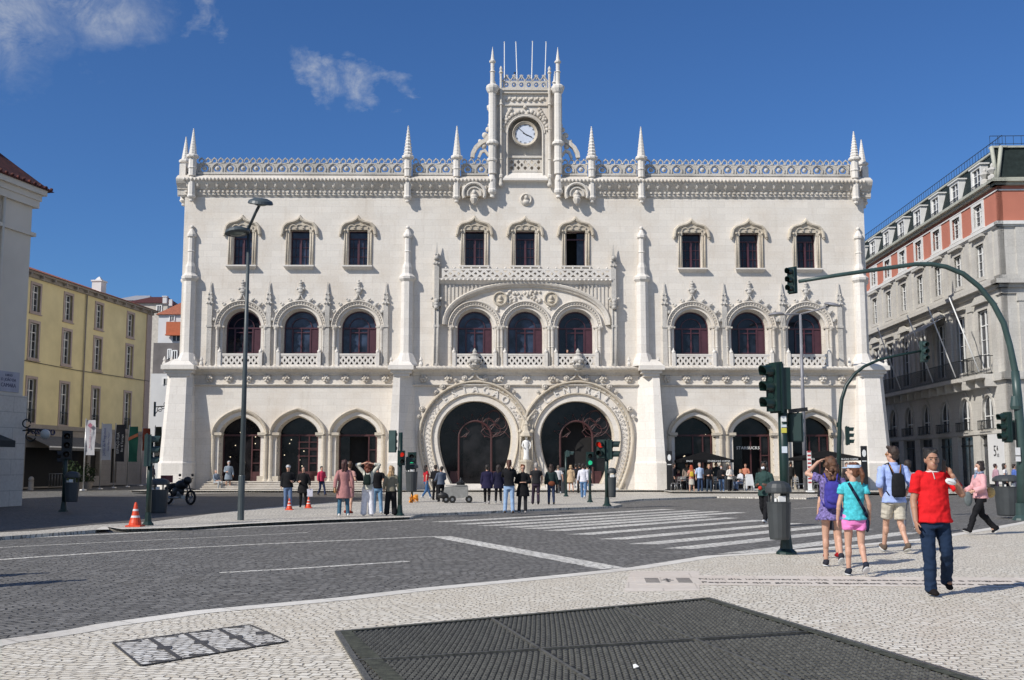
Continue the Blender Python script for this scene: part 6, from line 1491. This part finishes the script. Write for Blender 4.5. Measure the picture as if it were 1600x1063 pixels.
def mask(col=(.7,.72,.75)):
    def f(t, J, s, hz, hp):
        b = MB(); b.ball((0,-.082,hz-.05), .055, 10, sx=1.0, sy=.7, sz=.85); b.v = [hp(p) for p in b.v]; acc(t, 'face_mask', b, cloth(col,.03), s)
    return f
def glasses():
    def f(t, J, s, hz, hp):
        b = MB()
        for sd in (-1,1): b.ball((.032*sd,-.1,hz+.008), .024, 8, sy=.3, sz=.8); b.tube([(.055*sd,-.09,hz+.01),(.082*sd,0,hz+.012)], .004, 4)
        b.v = [hp(p) for p in b.v]; acc(t, 'sunglasses', b, M['black'], s)
    return f
def multi(*fs):
    def f(*a):
        for q_ in fs: q_(*a)
    return f
def item(name, lbl, cat, t, b, m, s, group=None):
    o = b
    b.v = [(p[0]*s,p[1]*s,p[2]*s) for p in b.v]
    ob = b.build(name, m); ob.location = t.location; ob.rotation_euler = t.rotation_euler; tag(ob, lbl, cat, group); return ob
def backpack(lbl, c, w=.15, d=.09, h=.22, z=1.22, name='backpack', strap=True, second=None):
    def f(t, J, s, hz, hp):
        b = MB(); N = 14; vs = []
        for zz, k in ((z-h,.75),(z-h+.03,.98),(z-h*.3,1.0),(z+h*.4,.95),(z+h*.85,.8),(z+h,.45)):
            for i in range(N):
                a = 2*math.pi*i/N; ca, sa = math.cos(a), math.sin(a); vs.append((w*k*math.copysign(abs(ca)**.6,ca), .15+d*.9+d*k*math.copysign(abs(sa)**.6,sa), zz))
        b.add(vs, [(j*N+i,j*N+(i+1)%N,(j+1)*N+(i+1)%N,(j+1)*N+i) for j in range(5) for i in range(N)]+[tuple(reversed(range(N))),tuple(5*N+i for i in range(N))], 0, True)
        if second: b.ball((0,.15+d*1.95,z-h*.3), .1, 10, sx=w*8.5, sy=.25, sz=h*3.6, m=0)
        if strap:
            for sd in (-1,1): b.tube([(.07*sd,.16,z+h*.85),(.105*sd,.08,1.50),(.115*sd,-.06,1.47),(.13*sd,-.14,1.3),(.16*sd,-.03,1.1),(.14*sd,.13,z-h*.8)], .013, 6)
        ob = item(name, lbl, 'backpack', t, b, cloth(c, .2, 20), s)
    return f
random.seed(11)
BL = (.012,.012,.014)
# --- foreground
def redman(t, J, s, hz, hp):
    b = MB(); c = J[1]['ha']; rot = Matrix.Rotation(.35,3,'Y'); 
    b.cbox((c.x-.032,c.y-.03,c.z+.005), (.014,.07,.15), rx=.3, ry=-.1); item('mobile_phone', 'black phone held to the ear of the man in the red polo shirt', 'phone', t, b, M['black'], s)
    b = MB(); w_ = J[1]['wr']; b.ball((w_.x-.055,w_.y-.055,w_.z-.070), .062, 12, sx=1.15, sy=.28, sz=.62, rot=Matrix.Rotation(.25,3,'Y')); b.tube([(w_.x-.11,w_.y-.075,w_.z-.05),(w_.x-.055,w_.y-.085,w_.z-.07),(w_.x-.0,w_.y-.07,w_.z-.095)], .004, 4); b.tube([(w_.x-.02,w_.y-.04,w_.z-.04),(w_.x+.04,w_.y,w_.z-.03)], .004, 5); item('face_mask', 'white face mask dangling from the wrist of the man in red', 'face mask', t, b, M['white'], s)
    b = MB(); b.tube([(w_.x+.0,w_.y,w_.z-.03),(w_.x+.012,w_.y,w_.z-.055)], .036, 10); acc(t, 'wristwatch', b, M['alu'], s)
    b = MB(); b.lathe((0,-.008,1.475), [(.072,0),(.085,-.012)], 16); b.tube([(-.03,-.135,1.38),(-.03,-.085,1.47),(-.06,-.05,1.49)], .006, 5); acc(t, 'collar_trim', b, cloth((.7,.6,.58)), s)
person('man in a bright red polo shirt and dark jeans, phone at his ear', 1464, 931, 1.82, 6, (.62,.014,.018), 'stepm', 'phone', 'down', (.013,.026,.056), (.012,.01,.01), 'tan', ('short',(.012,.01,.009)), 'tee', 'trousers', 1.22, True, ht=-12, hem=.87, extra=redman, sleeve=.72, shz=.015, hdz=-.028)
def tealgirl(t, J, s, hz, hp):
    b = MB(); b.lathe((0,.028,hz+.062), [(.104,0),(.100,.045)], 18, sq=1.12); b.ball((0,-.105,hz+.062), .07, 12, sx=1.1, sy=1.0, sz=.14); b.v = [hp(p) for p in b.v]; acc(t, 'sun_visor', b, cloth((.42,.52,.66), .25, 30), s)
    b = MB(); pts = [(.10,.125,1.46),(.04,.150,1.34),(-.05,.15,1.18),(-.14,.13,1.02),(-.19,.06,.93)]
    for a, c in zip(pts, pts[1:]): b.tube([a,c], [.024,.024], 6)
    b.ball((-.19,.03,.80), .1, 10, sx=.35, sy=.7, sz=1.2); item('shoulder_bag', 'dark blue strap bag slung across the back of the girl in teal', 'bag', t, b, cloth((.012,.018,.04)), s)
person('girl with a ponytail in a teal t-shirt, pink shorts and pale blue visor', 1338, 900, 1.62, 176, (.07,.46,.52), 'step', 'down', 'down', (.75,.22,.5), (.02,.025,.04), 'fair', ('pony',(.12,.045,.02)), 'tee', 'short_shorts', 1.1, True, ht=55, hem=.88, prints=(.3,22), extra=tealgirl, fem=True, sole=(.6,.6,.6), sleeve=.45)
person('woman in a purple white-dotted dress shading her eyes with a raised hand', 1302, 886, 1.72, 172, (.15,.12,.28), 'step', 'visor', 'down', (.1,.1,.1), (.03,.03,.04), 'fair', ('curly',(.11,.05,.025)), 'dress', 'none', 1.08, True, ht=25, hem=.76, prints=(.75,26), extra=backpack('royal blue backpack worn by the woman in the purple dress', (.05,.045,.26), .14, .08, .22, 1.16, second=True), fem=True, sole=(.6,.6,.6))
person('child with red shoes mostly hidden in front of the purple-dress woman', 1301, 872, 1.5, 180, (.02,.02,.025), 'stand', 'down', 'down', (.03,.03,.04), (.30,.01,.015), 'fair', ('short',(.1,.05,.03)), 'tee', 'shorts', .95, False)
def blueman(t, J, s, hz, hp):
    backpack('black drawstring bag on the back of the man in the light blue shirt', (.014,.014,.016), .115, .06, .20, 1.13)(t, J, s, hz, hp)
    b = MB()
    for sd in (-1,1): b.tube([(.05*sd,.155,1.33),(.10*sd,.11,1.47)], .006, 5); b.ball((.032*sd,-.1,hz+.008), .024, 8, sy=.3, sz=.8); b.tube([(.055*sd,-.09,hz+.01),(.084*sd,0,hz+.012)], .005, 4)
    b.v = [hp(p) if p[2] > 1.5 else p for p in b.v]; acc(t, 'glasses', b, surf('orange_glasses', (.5,.2,.02), .4), s)
person('tall man in a light blue rolled-sleeve shirt and beige shorts, seen from behind', 1400, 864, 1.93, 184, (.33,.42,.72), 'walk', 'pocket', 'pocket', (.50,.46,.38), (.12,.09,.07), 'fair', ('short',(.035,.02,.014)), 'rolled', 'shorts', 1.08, True, ht=35, hem=.84, extra=blueman, sole=(.5,.5,.48))
def pinkw(t, J, s, hz, hp):
    b = MB(); 
    for k in range(9): a = R(k*40); b.ball((.075*math.cos(a), .0+.075*math.sin(a), 1.50+.015*math.sin(k*2.1)), .038, 8)
    b.ball((.02,-.11,1.40), .05, 8, sz=1.6); acc(t, 'scarf', b, cloth((.22,.27,.36), .3, 20), s)
    mask()(t, J, s, hz, hp)
    b = MB(); w_ = J[1]['ha']; b.ball((w_.x,w_.y-.05,w_.z-.16), .12, 10, sx=.4, sy=.9, sz=1.5); b.ball((w_.x-.03,w_.y-.2,w_.z-.08), .08, 10, sx=.4, sy=1.4, sz=.6); item('folded_coat', 'grey folded coat carried over the arm of the woman in the pink jacket', 'coat', t, b, cloth((.13,.15,.15)), s)
    b = MB(); b.ball((.0,.26,1.02), .13, 12, sx=.7, sy=.9, sz=1.0); b.tube([(-.05,.24,1.12),(-.12,.08,1.44),(-.1,-.02,1.46)], .012, 6); item('straw_bag', 'round straw basket bag on the back of the woman in the pink jacket', 'bag', t, b, cloth((.42,.30,.13), .3, 40), s)
person('woman in a pale pink jacket and grey scarf striding left with cropped black trousers', 1535, 836, 1.68, -84, (.66,.36,.37), 'stride', 'carry', 'carry', BL, (.012,.012,.014), 'fair', ('bob',(.02,.012,.01)), 'jacket', 'trousers', 1.08, True, hem=.88, extra=pinkw, sole=(.6,.6,.58), fem=True)
person('woman with a white face mask and dark green coat behind the litter bin', 1196, 819, 1.70, -35, (.03,.06,.055), 'walk', 'bent', 'bent', BL, (.65,.65,.65), 'brown', ('long',(.01,.008,.008)), 'jacket', 'slim', 1.0, True, hem=.8, extra=multi(mask(), lambda t,J,s,hz,hp: item('red_pouch', 'small red orange pouch held by the masked woman in the green coat', 'pouch', t, (lambda b: (b.ball((.0,-.32,1.02), .06, 8, sx=1.1), b)[1])(MB()), cloth((.5,.05,.03)), s)), fem=True)
person('person in grey trousers partly hidden behind the tall man in the blue shirt', 1422, 829, 1.72, 175, (.3,.3,.33), 'walk', 'down', 'down', (.25,.25,.28), (.03,.03,.04), 'fair', ('short',(.03,.02,.015)), 'shirt', 'trousers', sole=(.6,.6,.6))
# --- island group
person('woman in a long dusty pink coat and blue jeans waiting on the island', 536, 808, 1.76, 195, (.42,.20,.19), 'stand', 'back', 'down', (.05,.12,.18), (.65,.63,.6), 'fair', ('long',(.05,.015,.012)), 'coat', 'trousers', 1.05, ht=40, hem=.58, fem=True, extra=lambda t,J,s,hz,hp: item('shoulder_bag', 'yellow bag at the hip of the woman in the pink coat', 'bag', t, (lambda b: (b.ball((.27,.02,.86), .1, 8, sx=.5, sz=1.3), b)[1])(MB()), cloth((.5,.25,.04)), s))
person('person with a white cap and red shoes behind the woman in the pink coat', 545, 803, 1.72, 160, (.45,.25,.22), 'stand', 'down', 'bent', (.4,.2,.2), (.22,.03,.015), 'fair', ('short',(.08,.04,.02)), 'tee', 'shorts', extra=cap((.6,.56,.54)), ht=50, fem=True)
person('person in white wide trousers with both arms raised behind the head', 574.5, 807, 1.72, 178, (.55,.54,.46), 'stand', 'head', 'head', (.72,.72,.76), (.6,.58,.6), 'fair', ('curly',(.14,.035,.015)), 'shirt', 'wide', 1.05, extra=backpack('small dark green backpack of the person in white trousers', (.012,.022,.018), .12, .07, .17, 1.18), fem=True)
person('man in a black t-shirt and light blue jeans behind the arms-raised person', 589, 804, 1.66, 188, BL, 'stand', 'down', 'down', (.17,.30,.45), (.5,.5,.5), 'fair', ('short',(.03,.02,.015)), 'tee', 'trousers')
person('woman with fair hair in a khaki top and wide black trousers by the signal post', 610.5, 806, 1.58, 182, (.21,.19,.14), 'stand', 'down', 'down', BL, (.01,.01,.01), 'fair', ('long',(.42,.27,.14)), 'shirt', 'wide', 1.08, fem=True)
person('man in a dark jacket, white cap and blue jeans crossing near the cones', 449, 796, 1.62, 10, BL, 'stand', 'bent', 'down', (.12,.18,.30), (.3,.3,.35), 'fair', ('short',(.1,.08,.06)), 'jacket', 'trousers', 1.15, extra=cap((.5,.5,.52)))
person('woman in a dark coat carrying a white shopping bag near the cones', 473, 793.5, 1.56, 5, (.015,.014,.015), 'stand', 'bag', 'bent', BL, BL, 'fair', ('bob',(.025,.02,.015)), 'coat', 'slim', 1.15, fem=True, extra=lambda t,J,s,hz,hp: item('shopping_bag', 'white shopping bag carried by the woman in the dark coat', 'bag', t, (lambda b: (b.box(.18,.42,-.13,-.04,.48,.80), b.tube([(.22,-.08,.8),(.27,-.08,.9),(.36,-.08,.8)],.008,5), b)[-1])(MB()), cloth((.6,.6,.68)), s))
person('person in a white and red jacket walking on the station steps side', 502, 775, 1.55, 40, (.55,.05,.10), 'walk', 'bent', 'down', (.03,.04,.08), BL, 'fair', ('short',(.02,.015,.012)), 'jacket', 'trousers')
person('seated man in grey leaning forward on the steps of the left arch', 338, 0, 1.66, 55, (.20,.24,.29), 'sit', 'lap', 'lap', (.35,.36,.36), (.3,.3,.3), 'fair', ('short',(.15,.13,.12)), 'shirt', 'slim', XY=(Y_(338,740,68.5).x,68.5), z0=.1, sitz=.42, tilt=-25)
person('silvery grey painted living statue performer standing beside the left arch', 357, 765, 1.75, 20, (.22,.26,.30), 'stand', 'down', 'bent', (.05,.05,.055), BL, 'fair', ('short',(.35,.36,.38)), 'coat', 'skirt', 1.0, XY=(Y_(357,740,68.6).x,68.6), z0=.12, extra=mask((.4,.42,.44)))
person('person in dark blue at the far left end of the street by the buttress', 238, 757, 1.6, 60, (.04,.03,.09), 'walk', 'down', 'down', BL, BL, 'fair', ('short',(.03,.02,.02)), 'jacket', 'trousers')
# --- centre
person('photographer in a black top and light blue jeans with arms raised, seen from behind', 795.5, 803, 1.77, 178, BL, 'stand', 'camera', 'camera', (.28,.40,.58), (.08,.06,.05), 'fair', ('pony',(.09,.035,.02)), 'jacket', 'trousers', 1.02, hem=.92, fem=True)
person('woman in a knee-length black coat and sunglasses facing the camera beside the photographer', 817, 802.5, 1.62, 0, (.01,.01,.011), 'stand', 'cross', 'cross', (.03,.03,.033), (.3,.28,.27), 'fair', ('bun',(.22,.08,.03)), 'coat', 'trousers', 1.12, fem=True, extra=glasses())
person('grey-haired man in a black t-shirt walking away towards the portals', 838, 789.5, 1.70, 182, (.02,.02,.022), 'walk', 'down', 'fwd', (.035,.025,.04), BL, 'fair', ('short',(.3,.28,.26)), 'tee', 'trousers', 1.1)
person('woman in a dark green jacket with a brown shoulder bag walking away', 861.5, 789, 1.64, 178, (.02,.035,.035), 'stand', 'down', 'down', (.03,.045,.09), BL, 'fair', ('long',(.03,.015,.01)), 'jacket', 'slim', 1.1, fem=True, extra=lambda t,J,s,hz,hp: item('shoulder_bag', 'brown leather shoulder bag with a pale disc on the walking woman', 'bag', t, (lambda b: (b.ball((-.02,.22,.93), .13, 10, sx=1.2, sy=.5, sz=.85), b)[1])(MB()), cloth((.16,.05,.025)), s))
person('person in a loose navy coat and black leggings walking to the left portal', 761, 789, 1.62, 180, (.018,.016,.045), 'walk', 'down', 'down', BL, (.35,.33,.33), 'fair', ('short',(.02,.015,.012)), 'coat', 'slim', 1.2, hem=.72)
person('person in a dark navy coat beside the photographer, nearer the portal', 779, 787, 1.62, 184, (.012,.012,.03), 'stand', 'down', 'down', BL, (.3,.3,.3), 'fair', ('long',(.02,.012,.01)), 'coat', 'slim', 1.15, hem=.68, fem=True)
person('woman with dark hair in a red top and blue jeans near the green signal', 665.5, 780, 1.62, 120, (.42,.02,.03), 'walk', 'bent', 'back', (.05,.12,.25), (.6,.6,.6), 'fair', ('long',(.02,.012,.01)), 'tee', 'slim', fem=True)
person('person in black standing between the red-topped woman and the cart', 680.5, 782, 1.62, 160, BL, 'stand', 'bent', 'bent', BL, BL, 'fair', ('short',(.03,.02,.015)), 'jacket', 'trousers')
person('person in a grey blue hoodie with hands on the chestnut cart', 689, 785, 1.56, -150, (.09,.11,.15), 'stand', 'carry', 'carry', BL, BL, 'fair', ('short',(.02,.015,.012)), 'jacket', 'trousers', 1.1, tilt=-10)
person('person in a white t-shirt walking towards the right portal steps', 872.5, 773, 1.6, 185, (.6,.58,.58), 'walk', 'down', 'down', BL, (.5,.5,.5), 'fair', ('short',(.1,.07,.05)), 'tee', 'trousers')
person('woman in a beige padded coat and bare legs before the right portal', 892, 770, 1.62, 180, (.48,.35,.22), 'stand', 'down', 'down', (.1,.1,.12), (.05,.04,.04), 'fair', ('bob',(.4,.27,.15)), 'coat', 'none', 1.25, hem=.66, fem=True)
person('dark-clothed person in white trousers entering the right portal', 900, 768, 1.7, 180, (.02,.02,.03), 'walk', 'down', 'down', (.55,.55,.55), BL, 'tan', ('short',(.01,.01,.01)), 'tee', 'slim')
person('man in a dark jacket beside the white-shirted man near the right portal', 906, 771, 1.72, 182, (.015,.015,.017), 'stand', 'down', 'down', BL, BL, 'tan', ('short',(.01,.01,.01)), 'jacket', 'trousers')
person('man in a white shirt and light blue jeans walking by the green walking signal', 911.5, 780, 1.68, 170, (.62,.62,.68), 'walk', 'down', 'down', (.12,.22,.38), (.6,.6,.6), 'fair', ('short',(.02,.015,.012)), 'shirt', 'trousers')
person('person in a pale cap and blue jeans climbing the steps of the right portal', 918, 769, 1.65, 175, (.5,.5,.52), 'walk', 'down', 'down', (.1,.18,.3), (.5,.5,.5), 'fair', ('short',(.1,.08,.05)), 'tee', 'trousers', extra=cap((.6,.58,.55)))
# --- cafe
person('woman in a patterned light skirt with a yellow backpack at the cafe', 1081, 770.5, 1.62, 175, (.5,.2,.15), 'stand', 'bent', 'down', (.45,.42,.36), (.3,.15,.1), 'fair', ('long',(.35,.06,.02)), 'tee', 'skirt', extra=backpack('yellow backpack worn by the woman at the cafe', (.5,.36,.04), .12, .07, .16, 1.2), fem=True)
person('man in a light blue shirt standing under the lettered umbrella', 1094, 770.5, 1.76, 20, (.42,.52,.68), 'stand', 'down', 'down', (.03,.05,.10), BL, 'fair', ('short',(.25,.2,.17)), 'rolled', 'trousers')
person('person in a black waistcoat and dark jeans standing under the lettered umbrella', 1108.5, 771, 1.66, 5, (.015,.015,.017), 'stand', 'bent', 'bent', (.03,.045,.07), BL, 'fair', ('bob',(.3,.18,.09)), 'jacket', 'slim')
person('person in black with a white mask beneath the umbrella edge', 1128, 770.5, 1.62, -20, BL, 'walk', 'bent', 'down', (.1,.16,.26), (.6,.6,.6), 'fair', ('short',(.02,.012,.01)), 'jacket', 'trousers', extra=mask())
person('woman in a white sweater and black leggings right of the lettered umbrella', 1141, 770.5, 1.64, 30, (.66,.62,.56), 'stand', 'bent', 'bent', BL, (.5,.5,.5), 'fair', ('long',(.05,.025,.015)), 'shirt', 'slim', 1.1, fem=True)
person('seated person in white with red hair at the cafe table near the sandwich board', 1157, 0, 1.65, -60, (.55,.55,.57), 'sit', 'lap', 'lap', (.12,.16,.25), BL, 'fair', ('bob',(.35,.14,.05)), 'shirt', 'trousers', XY=(Y_(1157,740,66.0).x,66.0), z0=.1, sitz=.40, fem=True)
person('seated person in dark clothes in the shade by the black totem', 1060, 0, 1.65, 60, (.08,.02,.03), 'sit', 'lap', 'lap', BL, BL, 'tan', ('short',(.02,.015,.012)), 'jacket', 'trousers', XY=(Y_(1060,740,68.2).x,68.2), z0=.1, sitz=.40)
person('person in a black and white jacket walking behind the masked woman', 1213.5, 765, 1.72, -30, (.25,.25,.25), 'walk', 'down', 'down', (.1,.16,.22), BL, 'fair', ('short',(.04,.02,.015)), 'jacket', 'slim', prints=(.8,6))
person('dark-haired man near the second umbrella, half hidden by the purple-dress woman', 1325, 776, 1.75, 10, (.05,.04,.04), 'stand', 'down', 'down', BL, BL, 'fair', ('short',(.03,.02,.015)), 'shirt', 'trousers')
person('woman in a pink top left of the poster window at far right', 1556, 762, 1.68, 90, (.42,.26,.3), 'walk', 'down', 'bent', (.05,.04,.06), BL, 'fair', ('short',(.04,.02,.02)), 'jacket', 'slim', XY=(Y_(1556,740,58).x,58))
person('woman in a white top with dark hair at far right by the poster window', 1570, 762, 1.70, 60, (.65,.63,.62), 'walk', 'down', 'down', BL, BL, 'fair', ('long',(.02,.012,.01)), 'tee', 'slim', XY=(Y_(1570,740,57).x,57), fem=True)
person('man in a mid blue shirt behind the bulky bin at far right', 1585, 762, 1.66, 90, (.08,.14,.4), 'stand', 'down', 'down', (.05,.05,.08), BL, 'fair', ('short',(.03,.02,.015)), 'shirt', 'trousers', XY=(Y_(1585,740,56).x,56))
for k, (px, Yp, hh_, yw, tp, bt, hr, lb_) in enumerate((
 (1053,67.2,1.6,70,(.02,.02,.025),BL,(.03,.02,.015),'dark-clothed customer between the black totem and the cafe chairs'),
 (1073,69.0,1.65,10,(.25,.2,.17),(.03,.03,.05),(.05,.03,.02),'person in a tan top in the shade behind the yellow backpack'),
 (1119,69.2,1.7,-10,(.04,.05,.06),(.05,.08,.13),(.02,.015,.01),'person in a slate top in the shade behind the lettered umbrella group'),
 (1165,68.2,1.6,-30,(.5,.2,.13),(.4,.3,.25),(.15,.06,.03),'person in a coral top just behind the sandwich board'),
 (1236,69.5,1.7,0,(.02,.02,.02),BL,(.02,.015,.01),'waiter in black in the doorway behind the signal post'),
 (1288,68.8,1.65,-40,(.1,.1,.13),BL,(.06,.03,.02),'customer in charcoal beneath the umbrella by the lamp post'))):
    person(lb_, px, 0, hh_, yw, tp, 'stand', 'bent' if k % 2 else 'down', 'down', bt, BL, 'fair', ('short' if k % 2 else 'bob', hr), 'shirt', 'trousers', XY=(Y_(px,740,Yp).x,Yp), z0=.1)
wu, wz = U(887,556), mz0+.35
wp = S0+SU*wu-SN*.25
person('small dark-jacketed figure leaning out of the right-hand central balcony window', 887, 0, 1.6, 15, (.04,.04,.05), 'stand', 'bent', 'bent', BL, BL, 'fair', ('short',(.03,.02,.02)), 'jacket', 'trousers', XY=(wp.x,wp.y), z0=mz0-.38)
person('pedestrian standing beyond the left edge casting a long shadow on the setts', -200, 900, 1.75, 90, (.2,.2,.25), 'walk', 'down', 'down', (.05,.05,.08), BL, 'fair', ('short',(.03,.02,.02)), 'shirt', 'trousers', XY=(-8.1,15.0), z0=ZR)
person('second pedestrian beyond the left edge walking along the street', -200, 900, 1.7, 90, (.2,.2,.25), 'walk2', 'down', 'down', (.05,.05,.08), BL, 'fair', ('short',(.03,.02,.02)), 'shirt', 'trousers', XY=(-9.05,16.1), z0=ZR)
# --- remesh everything once
for o, v_, sm in REM:
    m = o.modifiers.new('r', 'REMESH'); m.mode = 'VOXEL'; m.voxel_size = v_; m.use_smooth_shade = True
    if sm: q_ = o.modifiers.new('s', 'SMOOTH'); q_.factor = .5; q_.iterations = sm
bpy.context.view_layer.update(); dg = bpy.context.evaluated_depsgraph_get()
for o, v_, sm in REM:
    me = bpy.data.meshes.new_from_object(o.evaluated_get(dg)); mats = [m for m in o.data.materials]
    o['_new'] = me.name
news = [(o, bpy.data.meshes[o['_new']]) for o, *_ in REM]
for o, me in news:
    old = o.data; mats = [m for m in old.materials]
    o.modifiers.clear(); o.data = me; me.materials.clear()
    for m in mats: me.materials.append(m)
    if len(mats) == 1: me.polygons.foreach_set('material_index', [0]*len(me.polygons))
    bpy.data.meshes.remove(old); del o['_new']
    me.polygons.foreach_set('use_smooth', [True]*len(me.polygons))
from mathutils import noise as mnoise
for o, v_, sm in REM:
    if v_ > .010 or o.name.split('.')[0] in ('body','shoe'): continue
    me = o.data; hair_ = o.name.startswith('hair'); off_ = Vector((hash(o.name) % 7, 0, 0)); k1, a1 = (26, .007) if hair_ else (5.5, .013)
    nr = [v.normal.copy() for v in me.vertices]
    for v in me.vertices:
        c = v.co; q_ = Vector((c.x*k1+c.z*k1*.6, c.y*k1, c.z*k1*(.5 if hair_ else 1.7)-c.x*k1*.5))+off_
        d_ = mnoise.noise(q_); d_ = (1-abs(d_)*2.2) if not hair_ else d_
        v.co = c+nr[v.index]*(d_*a1*.8+mnoise.noise(q_*2.3)*a1*.4+(.002 if hair_ else .001))
for o, HI, s, dz, spots in bo_sp:
    me = o.data; idx = [0]*len(me.polygons); del o['_paint']
    for p in me.polygons:
        c = p.center/s; 
        if c.z-dz < 1.5: continue
        q_ = HI@Vector((c.x,c.y,c.z-dz))
        if q_.y > -.05: continue
        for (a, r, mi) in spots:
            if abs(q_.x-a[0])/r[0] < 1 and ((q_.x-a[0])/r[0])**2+((q_.z-a[2])/r[2])**2 < 1: idx[p.index] = mi
    me.polygons.foreach_set('material_index', idx)
# ------------------------------------------------------------------ light and sky
L = Vector((1.0, .8, -1.0)).normalized()
sun = bpy.data.lights.new('sun', 'SUN'); so_ = bpy.data.objects.new('sun', sun); COL.objects.link(so_)
sun.energy = 4.7; sun.angle = R(.5); sun.color = (1.0, .955, .885); so_.rotation_euler = L.to_track_quat('-Z', 'Y').to_euler(); so_.location = (-40, -30, 60)
w = bpy.data.worlds.new('World'); sc.world = w; w.use_nodes = True; nt = w.node_tree; bg = nt.nodes['Background']
sky = nt.nodes.new('ShaderNodeTexSky'); sky.sky_type = 'NISHITA'; sky.sun_disc = False
sky.sun_elevation = math.asin(-L.z); sky.sun_rotation = math.atan2(-L.x, -L.y); sky.air_density = 1.0; sky.dust_density = .4; sky.ozone_density = 3.0; sky.altitude = 100
v = nt.nodes.new('ShaderNodeTexCoord').outputs['Generated']
def blob(px, py, rad):
    d = ray(px, py).normalized()
    s = nt.nodes.new('ShaderNodeVectorMath'); s.operation = 'DISTANCE'; nt.links.new(v, s.inputs[0]); s.inputs[1].default_value = d
    m = nt.nodes.new('ShaderNodeMapRange'); m.inputs[1].default_value = rad; m.inputs[2].default_value = 0; nt.links.new(s.outputs['Value'], m.inputs[0]); return m.outputs[0]
def dblob(d, rad):
    s = nt.nodes.new('ShaderNodeVectorMath'); s.operation = 'DISTANCE'; nt.links.new(v, s.inputs[0]); s.inputs[1].default_value = Vector(d).normalized()
    m = nt.nodes.new('ShaderNodeMapRange'); m.inputs[1].default_value = rad; m.inputs[2].default_value = rad*.45; nt.links.new(s.outputs['Value'], m.inputs[0]); return m.outputs[0]
def add(a, b_, op='ADD'):
    m = nt.nodes.new('ShaderNodeMath'); m.operation = op
    for k, x in enumerate((a, b_)):
        if hasattr(x, 'is_linked'): nt.links.new(x, m.inputs[k])
        else: m.inputs[k].default_value = x
    return m.outputs[0]
n0 = noise(nt, mapping(nt, v, sc_=(1,1,1.6)), 11, 7, .62)
wv_ = nt.nodes.new('ShaderNodeVectorMath'); wv_.operation = 'MULTIPLY_ADD'; nt.links.new(n0.outputs[1], wv_.inputs[0]); wv_.inputs[1].default_value = (.13,.13,.13)
vs_ = nt.nodes.new('ShaderNodeVectorMath'); vs_.operation = 'ADD'; nt.links.new(v, vs_.inputs[0]); vs_.inputs[1].default_value = (-.065,-.065,-.065); nt.links.new(vs_.outputs[0], wv_.inputs[2])
v0 = v; v = wv_.outputs[0]; mask = None
for b_ in ((150,0,.062),(-20,-10,.085),(-190,10,.06),(318,25,.022),(480,120,.02),(525,138,.021),(575,130,.021),(615,140,.016)):
    q = blob(*b_); mask = q if mask is None else add(mask, q, 'MAXIMUM')
for d_, r_ in (((.5,-.8,.55),.75),((-.9,-.6,.5),.45),((.95,-.1,.5),.35),((0,-.3,1),.4),((-.2,-1,.2),.5)): mask = add(mask, dblob(d_, r_), 'MAXIMUM')  # unseen clouds behind and overhead, added for neutral fill light
n1 = noise(nt, mapping(nt, v0, sc_=(1,1,1.1)), 26, 9, .7); n1.inputs['Distortion'].default_value = .5
f = add(ramp(nt, mask, .0, .9), ramp(nt, n1.outputs[0], .33, .66), 'MULTIPLY')
mm = nt.nodes.new('ShaderNodeMath'); mm.operation = 'MULTIPLY'; mm.inputs[1].default_value = .68; nt.links.new(f, mm.inputs[0])
tint = mixc(nt, 1.0, sky.outputs[0], (.45,.735,1.12), 'MULTIPLY')
c = mixc(nt, mm.outputs[0], tint, (6.6,6.9,7.2))
nt.links.new(c, bg.inputs[0]); bg.inputs[1].default_value = .092
sc.view_settings.view_transform = 'Standard'; sc.view_settings.look = 'None'; sc.view_settings.exposure = 0.0; sc.view_settings.gamma = 1.0
sc.cycles.use_denoising = True; sc.cycles.max_bounces = 6
